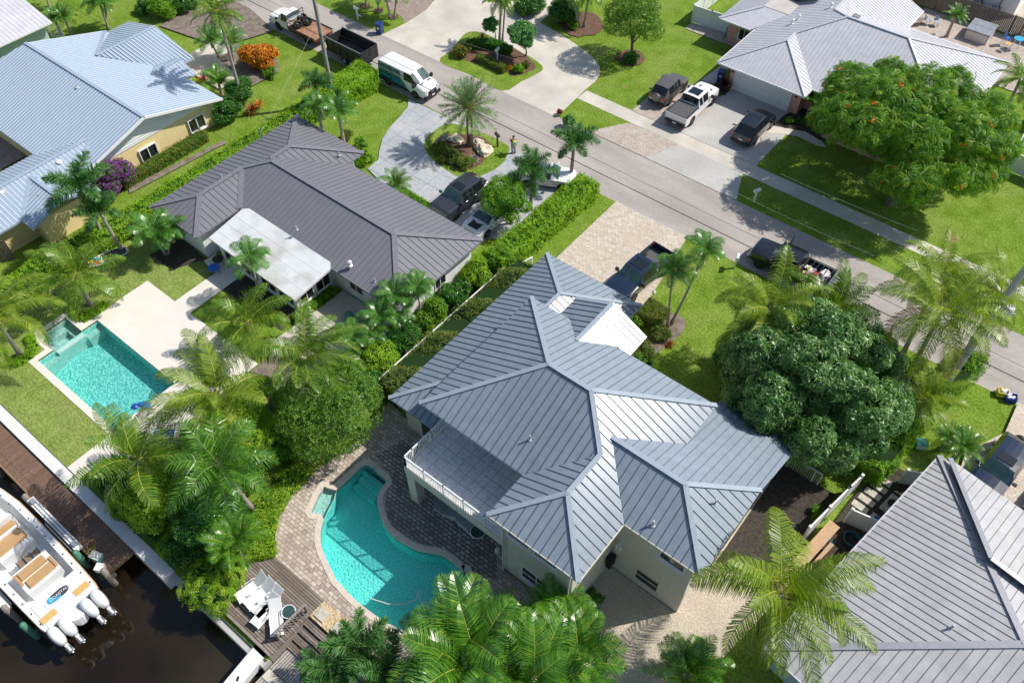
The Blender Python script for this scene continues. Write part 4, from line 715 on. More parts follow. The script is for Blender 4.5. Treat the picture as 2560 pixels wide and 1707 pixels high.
# ------------------------------------------------------------------ plants
random.seed(7); np.random.seed(7)
def unit(v): v = np.asarray(v, float); return v / np.linalg.norm(v)
WIND = np.array([-.75, -.45, 0.0])
def frond(b, base, az, elev, L, droop, nl, ll, lw, kind, mi_leaf=0, mi_r=1, bend=0.0, rw=0.035, twist=0.0):
    """one palm leaf: an arching rachis with two rows (or a brush) of leaflets, each leaflet two folded segments"""
    ns = 14; dirh = np.array([math.cos(az), math.sin(az), 0]); up = np.array([0, 0, 1.0]); pts = [np.array(base, float)]; a = elev; side0 = np.array([-dirh[1], dirh[0], 0]); tang = []
    for i in range(ns):
        t = dirh * math.cos(a) + up * math.sin(a) + side0 * bend * (i / ns); t /= np.linalg.norm(t); tang.append(t); pts.append(pts[-1] + t * L / ns)
        a -= droop / ns * (0.35 + 1.3 * i / ns); a = max(a, -1.45)
    tang.append(tang[-1])
    b.tube([tuple(p) for p in pts[::2]], [rw * (1 - .8 * i / 7) for i in range(8)], 4, mi_r, cap=False)
    V = []; Fc = []; R = []; k = 0
    for i in range(nl):
        u = 0.10 + 0.90 * (i + random.uniform(-.3, .3)) / nl; u = min(max(u, .08), .995); x = u * ns; j = min(int(x), ns - 1); p = pts[j] + (pts[j + 1] - pts[j]) * (x - j); t = tang[j]
        sd = unit(np.cross(t, up) if abs(t[2]) < .98 else side0); nrm = unit(np.cross(sd, t))
        prof = (math.sin(math.pi * min(1, .16 + u * .86)) ** .6) if kind != 'date' else (.75 if u > .25 else .35)
        for sg in (-1, 1):
            l = ll * prof * random.uniform(.85, 1.1)
            if kind == 'coconut':
                d1 = unit(sd * sg * .95 + t * (.45 + .4 * u) + nrm * random.uniform(-.05, .3) + WIND * .35); d2 = unit(d1 * .6 + t * .25 + WIND * .45 + np.array([0, 0, -random.uniform(.45, 1.3)]))
            elif kind == 'royal':
                ph = random.uniform(-.5, .7); d1 = unit(sd * sg * math.cos(ph) + nrm * math.sin(ph) + t * .6); d2 = unit(d1 * .8 + t * .2 + np.array([0, 0, -random.uniform(.3, .8)]))
            elif kind == 'fox':
                ph = random.uniform(-1.3, 1.5); d1 = unit(sd * sg * math.cos(ph) + nrm * math.sin(ph) + t * .55); d2 = unit(d1 + np.array([0, 0, -.25]))
            elif kind == 'areca':
                d1 = unit(sd * sg + t * .75 + nrm * .45); d2 = unit(d1 * .9 + t * .2 + np.array([0, 0, -.45]))
            elif kind == 'date':
                ph = random.uniform(-.5, .9); d1 = unit(sd * sg * math.cos(ph) + nrm * math.sin(ph) + t * .9); d2 = unit(d1 + np.array([0, 0, -.08]))
            else:
                d1 = unit(sd * sg + t * .5 + nrm * .15); d2 = unit(d1 * .8 + t * .1 + np.array([0, 0, -.55]))
            m = p + d1 * l * .5; e = m + d2 * l * .5; w = t * lw * .5 if kind != 'fox' else unit(np.cross(d1, nrm + .01)) * lw * .5
            V += [p - w * .7, p + w * .7, m + w, m - w, e + w * .15, e - w * .15]; Fc += [(k, k + 1, k + 2, k + 3), (k + 3, k + 2, k + 4, k + 5)]
            r = min(1, max(0, random.gauss(.45, .2))); R += [r, r]; k += 6
    b.bulk(V, Fc, mi_leaf, R)
CROWN = {}
def crown_mesh(kind, var=0):
    """crown of a palm as one mesh, centred on the top of the trunk"""
    key = (kind, var)
    if key in CROWN: return CROWN[key]
    random.seed(hash(kind) % 1000 if False else sum(map(ord, kind)) * 7 + var * 31); b = MB(); mats = []
    if kind == 'coconut':
        mats = ['lf_coconut' if var % 2 == 0 else 'lf_coconut_yellow', 'rachis']; n = 18; wind = 3.7
        for i in range(n):
            az = i * 2.39996 + random.uniform(-.45, .45); lay = i / n; el = 1.35 - 1.55 * lay + random.uniform(-.2, .2)
            frond(b, (0.12 * math.cos(az), .12 * math.sin(az), .1 - .2 * lay), az, el, random.uniform(3.5, 5.0) * (.78 if lay < .15 else 1), random.uniform(1.0, 1.7) + .6 * lay, 58, 1.15, .058, 'coconut', bend=math.sin(wind - az) * .8)
        for i in range(5): a = random.uniform(0, 6.28); b.lathe([(.02, -.16), (.13, -.08), (.15, .03), (.05, .16)], 8, (.32 * math.cos(a), .32 * math.sin(a), -.35 - .1 * random.random()), 1)
    elif kind == 'coconut_old':
        mats = ['lf_coconut_yellow', 'rachis', 'lf_dry']; n = 20
        for i in range(n):
            az = i * 2.39996 + random.uniform(-.25, .25); lay = i / n; el = 1.2 - 1.9 * lay + random.uniform(-.1, .1); dry = lay > .82
            frond(b, (0.1 * math.cos(az), .1 * math.sin(az), -.2 * lay), az, el, random.uniform(3.8, 4.6), 1.4 + .8 * lay, 56, 1.1, .054, 'coconut', mi_leaf=2 if dry else 0, mi_r=1, bend=math.sin(3.9 - az) * .45)
    elif kind == 'fox':
        mats = ['lf_foxtail', 'crownshaft']; n = 10
        for i in range(n): az = i * 2.39996 + var + random.uniform(-.2, .2); frond(b, (0, 0, .1), az, 1.25 - .95 * i / n, random.uniform(1.9, 2.4), 1.5 + .6 * random.random(), 120, .56, .04, 'fox', rw=.03)
        b.tube([(0, 0, -.75), (0, 0, .1)], [.13, .07], 8, 1)
    elif kind == 'christmas':
        mats = ['lf_christmas', 'crownshaft']; n = 12
        for i in range(n): az = i * 2.39996 + var + random.uniform(-.2, .2); frond(b, (0, 0, .1), az, 1.2 - 1.0 * i / n, random.uniform(1.45, 1.85), 1.75, 32, .57, .042, 'chr', rw=.025)
        b.tube([(0, 0, -.7), (0, 0, .1)], [.12, .06], 8, 1)
    elif kind == 'areca':
        mats = ['lf_areca', 'rachis']
        for s in range(5):
            a0 = s * 1.3 + var; bx, by = .35 * math.cos(a0), .35 * math.sin(a0); hz = random.uniform(-.5, .3)
            for i in range(6): az = a0 + (i - 2.5) * .75 + random.uniform(-.3, .3); frond(b, (bx, by, hz), az, random.uniform(.5, 1.35), random.uniform(1.6, 2.2), 1.3, 38, .62, .042, 'areca', rw=.025)
    elif kind == 'royal':
        mats = ['lf_areca', 'crownshaft']; n = 17
        for i in range(n): az = i * 2.39996 + var + random.uniform(-.2, .2); lay = i / n; frond(b, (0, 0, .05), az, 1.25 - 1.35 * lay, random.uniform(2.9, 3.7), 1.35 + .5 * random.random(), 60, .9, .04, 'royal', rw=.028)
    elif kind == 'tall':
        mats = ['lf_coconut', 'rachis']; n = 15
        for i in range(n): az = i * 2.39996 + var + random.uniform(-.2, .2); lay = i / n; frond(b, (0, 0, .05), az, 1.0 - 1.6 * lay, random.uniform(2.6, 3.2), 1.3 + .4 * random.random(), 44, .75, .06, 'coconut', rw=.04)
    elif kind == 'date':
        mats = ['lf_date', 'rachis']; n = 62
        for i in range(n): az = i * 2.39996 + random.uniform(-.1, .1); lay = i / n; frond(b, (.1 * math.cos(az), .1 * math.sin(az), .1 - .35 * lay), az, 1.45 - 2.0 * lay, random.uniform(2.2, 2.65), .6, 52, .44, .045, 'date', rw=.028)
    elif kind == 'pygmy':
        mats = ['lf_christmas', 'rachis']; n = 22
        for i in range(n): az = i * 2.39996 + var; lay = i / n; frond(b, (0, 0, 0), az, 1.3 - 1.3 * lay, random.uniform(1.1, 1.5), 1.3, 30, .32, .03, 'chr', rw=.018)
    elif kind == 'fan':
        mats = ['lf_areca', 'rachis']; n = 14
        for i in range(n):
            az = i * 2.39996; el = 1.2 - 1.2 * i / n; d = np.array([math.cos(az) * math.cos(el), math.sin(az) * math.cos(el), math.sin(el)]); c = d * random.uniform(.9, 1.3); b.tube([(0, 0, 0), tuple(c)], .02, 4, 1, cap=False)
            sd = unit(np.cross(d, (0, 0, 1))); V = []; Fq = []; k = 0
            for q in range(17):
                ph = (q - 8) / 8 * 1.9; e = d * math.cos(ph) + sd * math.sin(ph); m = c + e * .55 + np.array([0, 0, .02]); t_ = c + e * 1.0 + np.array([0, 0, -.18]); w = unit(np.cross(e, (0, 0, 1))) * .04
                V += [c - w * .3, c + w * .3, m + w, m - w, t_ + w * .1, t_ - w * .1]; Fq += [(k, k + 1, k + 2, k + 3), (k + 3, k + 2, k + 4, k + 5)]; k += 6
            b.bulk(V, Fq, 0, np.random.rand(len(Fq)))
    o = b.build('crown', mats); me = o.data; bpy.data.objects.remove(o); CROWN[key] = me
    return me
def crown_at(base, px, py):
    """height at which the sight line through a pixel passes closest to the vertical over the trunk's foot"""
    v = ray(px, py); o = Vector((0, 0, CH)); bestz, bd = 3, 1e9
    for i in range(10, 200):
        z = i * .1; p = at(px, py, z); d = (p.x - base[0]) ** 2 + (p.y - base[1]) ** 2
        if d < bd: bd, bestz = d, z
    return at(px, py, bestz)
def palm(kind, label, base, top, var=0, r0=.16, r1=.11, group=None, rz=0.0, scale=1.0, trunk='trunk_grey', name='palm_tree', cat='palm tree', bend=0.25):
    base = Vector((base[0], base[1], base[2] if len(base) > 2 else 0)); top = Vector(top)
    t = thing(name, label, cat, base, 0, group); d = top - base
    if d.z > .5:
        b = MB(); pts = []
        for i in range(9):
            u = i / 8; pts.append((d.x * (u ** 1.0 + bend * math.sin(math.pi * u) * .3), d.y * (u + bend * math.sin(math.pi * u) * .2), d.z * u))
        b.tube(pts, [r0 * (1.5 if i == 0 else 1.12 if i == 1 else 1) * (1 - i / 8) + r1 * (i / 8) for i in range(9)], 9); b.build('trunk', trunk, t, smooth=True)
    c = link('crown', crown_mesh(kind, var), t, d); _q = random.Random(label); c.rotation_euler = (_q.uniform(-.16, .16), _q.uniform(-.16, .16), rz); c.scale = (scale,) * 3
    return t
LT = {  # leaf sprays: verts, faces
 'leaf': ([(0, 0, 0), (.5, -.28, .12), (1, 0, .05), (.5, .28, .12)], [(0, 1, 2, 3)]),
 'pair': ([(0, 0, 0), (.45, -.3, .1), (.95, -.1, .0), (.5, .12, .1), (0, 0, 0), (-.3, .45, .1), (-.1, .95, 0), (.12, .5, .1), (0, 0, .05), (-.4, -.35, .15), (-.8, -.5, .1), (-.45, -.1, .15)], [(0, 1, 2, 3), (4, 5, 6, 7), (8, 9, 10, 11)])}
def _rosette(n, w, lift):
    V, Fc = [], []
    for i in range(n):
        a = 2 * math.pi * i / n + .3 * (i % 2); c, s = math.cos(a), math.sin(a); l = 1 - .2 * (i % 3)
        for x, y, z in ((0.05, 0, .1), (.5 * l, -w, lift), (l, 0, lift - .35), (.5 * l, w, lift)): V.append((x * c - y * s, x * s + y * c, z))
        Fc.append((4 * i, 4 * i + 1, 4 * i + 2, 4 * i + 3))
    return V, Fc
LT['rosette'] = _rosette(9, .10, .22); LT['whorl'] = _rosette(6, .2, .15)
def _spray(n):
    V, Fc = [], []; k = 0
    for i in range(n):
        x = -.1 + 1.1 * i / n; l = .42 * math.sin(math.pi * (.2 + .75 * i / n)); z = .12 * math.sin(math.pi * i / n)
        for sg in (-1, 1):
            V += [(x, 0, z), (x + .08, sg * l * .5, z + .03), (x + .1, sg * l, z - .1), (x - .02, sg * l * .5, z + .03)]; Fc.append((k, k + 1, k + 2, k + 3)); k += 4
    return V, Fc
LT['spray'] = _spray(6); LT['fern'] = _spray(9)
def blob_pts(blobs, n, shell=.35, flat=1.0):
    """points with outward normals through the outer shell of a cluster of ellipsoids, none buried deep inside a neighbour"""
    B = np.array([(b_[0], b_[1], b_[2]) for b_ in blobs]); Rr = np.array([b_[3:6] if len(b_) >= 6 else (b_[3],) * 3 for b_ in blobs], float)
    wgt = (Rr.prod(axis=1)) ** (2 / 3); idx = np.random.choice(len(blobs), n * 2, p=wgt / wgt.sum())
    d = np.random.normal(size=(n * 2, 3)); d /= np.linalg.norm(d, axis=1, keepdims=True)
    rad = 1 - shell * np.random.rand(n * 2) ** 1.6
    p = B[idx] + d * Rr[idx] * rad[:, None]; nr = d / Rr[idx]; nr /= np.linalg.norm(nr, axis=1, keepdims=True)
    q = np.linalg.norm((p[:, None, :] - B[None]) / Rr[None], axis=2).min(axis=1); keep = (q > .62) & (p[:, 2] > .03)
    p, nr = p[keep][:n], nr[keep][:n]
    return p, nr
def crown_blobs(c, R, n, rs=(.35, .55), zf=.7, seed=0):
    rnd = random.Random(seed); out = [(c[0], c[1], c[2], R * .62, R * .62, R * zf * .62)]
    for i in range(n):
        a = i * 2.39996 + rnd.uniform(-.3, .3); u = rnd.uniform(-.35, 1); rr = rnd.uniform(*rs) * R; q = math.sqrt(max(0, 1 - u * u)); k = R - rr * .75
        out.append((c[0] + k * q * math.cos(a), c[1] + k * q * math.sin(a), c[2] + k * zf * u, rr, rr, rr * .8))
    return out
def foliage(b, blobs, n, tmpl, size, mi=0, shell=.35, jitter=.5, up=.45, rbias=None):
    p, nr = blob_pts(blobs, n, shell); N = len(p)
    nr = nr + np.random.normal(size=(N, 3)) * jitter + np.array([0, 0, up]); tv, tf = LT[tmpl]
    b.scatter(tv, tf, p, nr, np.random.uniform(size * .7, size * 1.25, N), np.random.uniform(0, 6.28, N), mi, rnd=np.clip(np.random.normal(.45, .24, N), 0, 1))
def tree(name, label, cat, base, blobs, n, tmpl, size, lf, trunk_r=.2, fork=1.5, group=None, shell=.4, jitter=.5, extra=None, limbs=6, core=None):
    """broadleaf tree: trunk, limbs reaching into the clumps, leaves through the outer shell of every clump (blobs relative to the base)"""
    t = thing(name, label, cat, base, 0, group); b = MB()
    b.tube([(0, 0, -.1), (.05, .02, fork * .5), (0, 0, fork)], [trunk_r * 1.35, trunk_r, trunk_r * .9], 9)
    for q in sorted(blobs, key=lambda q: -q[3])[:limbs]:
        m = Vector((q[0] * .45, q[1] * .45, fork + (q[2] - fork) * .6)); b.tube([(0, 0, fork * .85), tuple(m), (q[0], q[1], q[2])], [trunk_r * .6, trunk_r * .4, trunk_r * .12], 6)
    b.build('trunk', 'bark', t); c = MB(); foliage(c, blobs, n, tmpl, size, 0, shell, jitter); ms = [lf]
    if extra: foliage(c, blobs, extra[1], extra[2], extra[3], 1, .1, .4); ms.append(extra[0])
    c.build('crown', ms, t)
    return t
def bush(name, label, cat, base, blobs, n, tmpl, size, lf, group=None, core=True, extra=None, jitter=.55, shell=.3, corem='lf_core'):
    """shrub in one mesh: dark solid core and a shell of leaves"""
    b = MB(); foliage(b, blobs, n, tmpl, size, 0, shell, jitter); ms = [lf]
    if extra: foliage(b, blobs, extra[1], extra[2], extra[3], 1, .08, .4); ms.append(extra[0])
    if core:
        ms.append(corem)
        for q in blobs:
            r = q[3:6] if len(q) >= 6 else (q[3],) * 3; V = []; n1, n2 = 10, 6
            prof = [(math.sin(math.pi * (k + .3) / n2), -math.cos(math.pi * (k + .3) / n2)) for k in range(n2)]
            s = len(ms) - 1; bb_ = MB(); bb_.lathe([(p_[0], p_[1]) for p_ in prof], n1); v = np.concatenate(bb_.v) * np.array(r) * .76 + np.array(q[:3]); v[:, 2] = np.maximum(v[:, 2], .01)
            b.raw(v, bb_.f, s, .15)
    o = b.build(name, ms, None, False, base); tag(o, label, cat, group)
    return o
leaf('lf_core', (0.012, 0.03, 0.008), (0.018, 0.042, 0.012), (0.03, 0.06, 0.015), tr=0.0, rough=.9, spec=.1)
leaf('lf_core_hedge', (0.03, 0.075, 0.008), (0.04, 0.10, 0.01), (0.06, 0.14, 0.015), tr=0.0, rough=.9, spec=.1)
def hedge(name, label, path, w, h, n, size, lf, group=None, tmpl='pair', extra=None, wob=.06, cat='hedge', corem='lf_core_hedge'):
    """clipped hedge along a path: rounded box of leaves over a darker core"""
    b = MB(); path = [Vector((p[0], p[1], 0)) for p in path]; segs = [(path[i], path[i + 1]) for i in range(len(path) - 1)]; Ls = [(c - a).length for a, c in segs]; tot = sum(Ls); P_, N_ = [], []
    def emit(L, a, t, s):
        per = 2 * h + w; u = random.random() * per
        if u < h: loc = (-w / 2, u); nn = (-1, .15)
        elif u < h + w: loc = (u - h - w / 2, h); nn = (0, 1)
        else: loc = (w / 2, u - h - w); nn = (1, .15)
        cr = .18 * min(w, h); x, z = loc
        if abs(x) > w / 2 - cr and z > h - cr: x *= .94; z -= cr * .25; nn = (nn[0] + (.7 if x > 0 else -.7), nn[1] + .7)
        ph = L * 1.7; x *= 1 + wob * math.sin(ph * 1.3 + z * 2); z *= 1 + wob * math.sin(ph + 1.3 * x)
        return a + t * L + s * x + Vector((0, 0, z)), s * nn[0] + Vector((0, 0, nn[1]))
    for (a, c), L in zip(segs, Ls):
        t = (c - a).normalized(); s = Vector((-t.y, t.x, 0)); k = int(n * L / tot)
        for i in range(k):
            p, nn = emit(random.random() * L, a, t, s); P_.append(p); N_.append(nn)
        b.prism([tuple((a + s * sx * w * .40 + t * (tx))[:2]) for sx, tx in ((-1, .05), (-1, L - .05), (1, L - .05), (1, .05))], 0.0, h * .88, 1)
    for a, t in ((path[0], (path[0] - path[1]).normalized()), (path[-1], (path[-1] - path[-2]).normalized())):
        s = Vector((-t.y, t.x, 0))
        for i in range(int(n * w * .8 / tot)): P_.append(a + s * random.uniform(-w / 2, w / 2) + Vector((0, 0, random.uniform(.02, h)))); N_.append(t)
    N = len(P_); nr = np.array(N_) + np.random.normal(size=(N, 3)) * .5; tv, tf = LT[tmpl]
    b.scatter(tv, tf, np.array(P_) + np.random.normal(size=(N, 3)) * .04, nr, np.random.uniform(size * .7, size * 1.25, N), np.random.uniform(0, 6.28, N), 0, rnd=np.clip(np.random.normal(.5, .24, N), 0, 1))
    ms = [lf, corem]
    if extra: 
        sel = np.random.choice(N, extra[1]); b.scatter(*LT['leaf'], np.array(P_)[sel] + nr[sel] * .03, nr[sel], np.full(len(sel), extra[2]), np.random.uniform(0, 6.28, len(sel)), 2); ms.append(extra[0])
    o = b.build(name, ms); tag(o, label, cat, group); return o
def spiky(name, label, cat, base, n, L, w, lf, spread=1.0, group=None, rise=.0):
    """rosette plant: strap leaves rising and arching out from one heart"""
    b = MB(); V = []; Fc = []; k = 0
    for i in range(n):
        az = i * 2.39996; el = 1.35 - 1.2 * spread * i / n; l = L * random.uniform(.8, 1.1); d = np.array([math.cos(az) * math.cos(el), math.sin(az) * math.cos(el), math.sin(el)]); sd = np.array([-math.sin(az), math.cos(az), 0]) * w / 2
        m = d * l * .55 + np.array([0, 0, rise]); e = m + unit(d + np.array([0, 0, -.5 * spread])) * l * .5; o = np.array([0, 0, rise])
        V += [o - sd * .6, o + sd * .6, m + sd, m - sd, e + sd * .05, e - sd * .05]; Fc += [(k, k + 1, k + 2, k + 3), (k + 3, k + 2, k + 4, k + 5)]; k += 6
    b.bulk(V, Fc, 0, np.random.rand(len(Fc)))
    o = b.build(name, lf, None, False, base); tag(o, label, cat, group); return o
def sb(blobs, o): return [(q[0] - o[0], q[1] - o[1]) + tuple(q[2:]) for q in blobs]
# ------------------------------------------------------------------ placing the plants
def pp(kind, label, base, top, **k):
    bs = G(*base); tp = crown_at(bs, *P(*top)); return palm(kind, label, bs, tp, **k)
def pz(kind, label, top, z, lean=(0, 0), **k):
    tp = G(*top, z); return palm(kind, label, (tp.x + lean[0], tp.y + lean[1]), tp, **k)
gc = 'coconut palms round the pools'
pp('coconut', 'coconut palm rising from the clipped round bed beside the square spa', ('z1', 1190, 440), ('z1', 990, 60), var=0, rz=.4, group=gc, scale=.86)
palm('coconut', 'coconut palm at the left edge with a curved trunk from a clipped bed', G('z1', 270, 1085), G('z1', -70, 610, 4.6), var=1, rz=2.1, group=gc, scale=.92)
pp('coconut', 'coconut palm beside the dark shaded bed of the sunroom', ('4', 1745, 835), ('4', 1690, 650), var=2, rz=1.0, group=gc, scale=.82)
pz('coconut', 'largest coconut palm, overhanging the corner of the rectangular pool', ('4', 1480, 1150), 5.6, (.6, .5), var=3, rz=0.2, group=gc)
pz('coconut', 'coconut palm between the large pool palm and the side patio', ('4', 2110, 880), 5.2, (.5, .5), var=0, rz=3.0, group=gc, scale=.85)
pz('coconut', 'coconut palm overhanging the white seawall near the boat', ('z2', 1800, 890), 5.0, (.7, .6), var=2, rz=4.4, group=gc, scale=.9)
pz('royal', 'green feathery palm left of the kidney pool, long fronds over the shrubs', ('7', 1500, 70), 5.2, (.3, .4), var=0, rz=.5, scale=1.05)
pz('areca', 'small bushy palm above the ferny shrub at the deck', ('7', 1600, 590), 2.6, var=1, scale=.9)
gb_ = 'palms at the bottom edge'
pz('royal', 'palm nearest the kidney pool at the bottom with fronds over the water', ('8', 1010, 1120), 3.2, (.2, .3), var=1, rz=1.2, group=gb_, scale=.62)
pz('areca', 'large bright palm at the bottom centre with broad arching fronds', ('8', 830, 1350), 3.8, (.2, .3), var=2, rz=2.2, group=gb_, scale=1.75)
pz('fan', 'fan-leaved palm in the middle of the bottom palm clump', ('8', 1160, 1250), 3.6, (.1, .2), group=gb_, scale=.9)
pz('areca', 'clumping palm with yellowing fronds below the cream wing window', ('8', 1500, 1130), 2.4, var=2, group=gb_, scale=1.15)
pz('areca', 'clumping palm at the bottom beside the gravel yard', ('8', 1560, 1420), 3.4, var=3, group=gb_, scale=1.45)
pz('areca', 'palm at the very bottom of the picture under the fan palm', ('8', 1220, 1540), 4.0, (.2, .2), var=4, rz=3.9, group=gb_, scale=1.6)
pz('fox', 'bushy foxtail palm between the gravel bed and the bottom edge', ('8', 130, 1330), 2.6, (.1, .1), var=0, group=gb_, rz=.6)
pz('fox', 'foxtail palm at the bottom edge right of the platform', ('8', -60, 1500), 2.2, (.1, .1), var=1, group=gb_, rz=2.6, scale=.9)
pz('fox', 'dense foxtail palm at the bottom below the kidney pool', ('8', 330, 1500), 2.4, (.1, .1), var=0, group=gb_, rz=4.0)
pz('coconut', 'big coconut palm over the gravel yard beside the grey roof', ('9', 690, 960), 7.5, (.9, .6), var=1, rz=1.9, scale=1.0, r0=.2, r1=.14)
pz('areca', 'dark clumping palm in the bottom corner below the big coconut palm', ('9', 60, 1500), 2.2, var=1, scale=1.1)
gr = 'palms round the mango tree'
pz('coconut', 'coconut palm left of the mango tree above the lawn', ('6', 620, 560), 6.0, (.2, .2), var=3, rz=.9, group=gr, scale=.88)
pz('coconut', 'low coconut palm drooping over the worn lawn', ('6', 520, 740), 4.2, (.3, .2), var=2, rz=2.6, group=gr, scale=.8)
pz('coconut', 'coconut palm behind the mango tree with upright fronds over the parked truck', ('6', 1040, 560), 5.0, (.1, .1), var=0, rz=5.0, group=gr, scale=.85)
pz('coconut_old', 'tall coconut palm right of the mango tree with hanging brown fronds', ('6', 1790, 570), 8.5, (.5, .4), var=0, rz=.3, group=gr, scale=1.02)
pz('coconut_old', 'coconut palm standing beside the road behind the tallest one', ('6', 1800, 300), 8.0, (.4, .3), var=0, rz=2.3, group=gr, scale=.72)
pz('coconut_old', 'ragged coconut palm next to the concrete pole at the right', ('6', 2200, 440), 7.5, (.3, .3), var=0, rz=4.2, group=gr, scale=.66)
pz('coconut', 'short palm drooping over the lawn below the tall coconut', ('6', 1690, 1170), 3.6, (.2, .2), var=1, rz=3.3, group=gr, scale=.62)
pz('pygmy', 'small bright palm beside the dark vehicle at the grey roof', ('6', 1930, 1500), 1.5, var=0, scale=1.1)
pz('pygmy', 'dark little palm at the corner of the grey roof lawn', ('6', 1840, 1440), 1.2, var=1, scale=.95)
g2 = 'twin palms in front of the front house'
pp('christmas', 'right-hand palm of the twin pair leaning over the paver drive', ('z8', 1700, 1115), ('z8', 2150, 150), var=0, r0=.1, r1=.07, group=g2)
pp('christmas', 'left-hand palm of the twin pair in the bed by the entry', ('z8', 1665, 1150), ('z8', 1745, 410), var=1, r0=.1, r1=.07, group=g2)
pp('date', 'silver-green date palm with thick brown trunk on the planted island', ('2', 890, 1000), ('2', 880, 735), r0=.26, r1=.27, trunk='trunk_brown', scale=.98)
gf = 'foxtail palms by the street hedge'
pp('fox', 'foxtail palm at the street end of the bright hedge', ('2', 1575, 1245), ('2', 1600, 990), var=0, group=gf, rz=0.3, scale=1.02)
pp('fox', 'foxtail palm standing in front of the half hidden white car', ('2', 1300, 1440), ('2', 1320, 1195), var=1, group=gf, rz=1.5, scale=1.05)
pz('pygmy', 'feathery young palm at the eave edge of the dark roof drive', ('2', 385, 1265), 1.0, var=2, scale=1.25)
gk = 'palms in front of the dark roofed house'
pz('fox', 'dark foxtail palm beside the big block hedge', ('1', 2160, 590), 3.2, (.05, 0), var=0, group=gk, scale=.85)
pz('christmas', 'palm leaning against the far corner of the dark roof', ('1', 2170, 740), 3.6, (.05, 0), var=0, group=gk, scale=1.05)
pz('christmas', 'bushy palm at the far gable of the dark roof, over its right slope', ('1', 2310, 770), 3.5, (.05, 0), var=1, group=gk, rz=.8, scale=1.15)
pz('fox', 'large foxtail palm in front of the purple flowering shrub', ('c', 1130, 1110), 5.0, (.2, -.1), var=1, rz=.9, scale=1.3)
pz('fox', 'drooping foxtail palm over the hedge beside the paddle board', ('d', 1400, 180), 3.9, (.3, .1), var=0, rz=2.3, scale=1.0)
gl_ = 'palms in the pool lawn bed'
pp('christmas', 'palm in the dark bed above the paddle board', ('4', 1140, 190), ('4', 1040, 40), var=1, group=gl_, r0=.1, r1=.07, scale=1.3)
pp('christmas', 'palm in the dark bed next to the sunroom wall', ('4', 1150, 185), ('4', 1150, 30), var=0, group=gl_, r0=.1, r1=.07, scale=1.3)
pp('christmas', 'full green palm in front of the white sunroom roof', ('z5', 790, 1300), ('z5', 660, 790), var=0, r0=.1, r1=.07, scale=1.15)
ga = 'young palms along the side fence'
for i, (x, y, z, s_) in enumerate([(530, 420, 3.2, .95), (370, 470, 3.0, 1.0), (265, 610, 2.6, 1.0), (400, 590, 2.4, .8), (90, 740, 2.4, .95), (215, 720, 2.0, .8)]):
    pz('christmas', ['young palm nearest the white end wall of the dark roof', 'young palm against the dark roof edge above the patio', 'young palm over the side patio between two others', 'small palm in the middle of the row by the side fence', 'young palm at the near left end of the row', 'smallest palm of the row, over the bare path'][i], ('5', x, y), z, var=i % 2, group=ga, rz=i, r0=.07, r1=.05, scale=s_)
pp('tall', 'tall slender coconut palm in front of the blue roof, its shadow on the metal', ('1', 1662, 712), ('1', 1490, 85), var=0, scale=.92, r0=.15, r1=.1)
pp('christmas', 'palm beside the orange croton bush', ('1', 1600, 420), ('1', 1570, 300), var=1, scale=1.25, r0=.1, r1=.07)
pp('christmas', 'palm left of the orange croton over the path', ('1', 1500, 400), ('1', 1440, 280), var=0, scale=1.05, r0=.1, r1=.07)
pz('areca', 'grey-green shrubby palm below the orange croton by the path', ('1', 1490, 560), 1.4, var=2, scale=.8)
gt = 'palms on the lawn at the upper left'
pp('christmas', 'twin trunk palm behind the blue roof, nearer stem', ('1', 745, 205), ('1', 680, 25), var=0, group=gt, scale=1.2, r0=.1, r1=.08)
pp('christmas', 'twin trunk palm behind the blue roof, farther stem', ('1', 735, 200), ('1', 715, 40), var=1, group=gt, scale=1.1, r0=.1, r1=.08)
pp('christmas', 'palm trunk at the top edge beside the grey corner roof', ('1', 345, 68), ('1', 300, -60), var=0, group=gt, scale=1.1, r0=.1, r1=.08)
pz('pygmy', 'bushy little palm in front of the small white gate', ('1', 435, 110), 1.9, var=0, scale=1.2)
pz('pygmy', 'spreading little palm beside the grey corner roof', ('1', 370, 130), 1.6, var=1, scale=1.1)
gn = 'palms on the lawn by the blue bin'
for i, (bx, by, tx, ty) in enumerate([(175, 45, 180, -110), (265, 75, 250, -70), (345, 130, 310, -40), (370, 125, 385, -30)]):
    pp('christmas', ['palm in a mulch ring nearest the top edge of the lawn', 'palm in the middle mulch ring behind the bin', 'left stem of the pair nearest the blue bin', 'right stem of the pair nearest the blue bin'][i], ('2', bx, by), ('2', tx, ty), var=i % 2, group=gn, scale=1.15, r0=.1, r1=.08)
pp('tall', 'tall palm on the planted island across the street', ('2', 1090, 295), ('2', 1100, 0), var=1, scale=.72, r0=.12, r1=.09)
pp('tall', 'slim palm beside the tall one on the island', ('2', 1110, 290), ('2', 1130, -20), var=0, scale=.6, r0=.09, r1=.07)
pp('tall', 'left of two pale palm trunks in the shrub bed', ('2', 1640, 195), ('2', 1590, -60), var=0, scale=.72, r0=.12, r1=.1); pp('tall', 'right of two pale palm trunks in the shrub bed', ('2', 1665, 190), ('2', 1705, -60), var=1, scale=.72, r0=.12, r1=.1)
pz('tall', 'palm at the right edge over the silver roof', ('3', 2330, 540), 6.5, (.4, .3), var=0, scale=.85)
pz('pygmy', 'small palm against the wooden fence by the hot tub', ('3', 1885, 110), 2.2, var=0, scale=1.1)
pz('areca', 'yellow-green palm in the bed right of the garage', ('3', 905, 690), 1.4, var=3, scale=.85)
pz('pygmy', 'palm shading the dark bed beside the poinciana crown', ('3', 1090, 650), 1.6, var=2, scale=1.0)
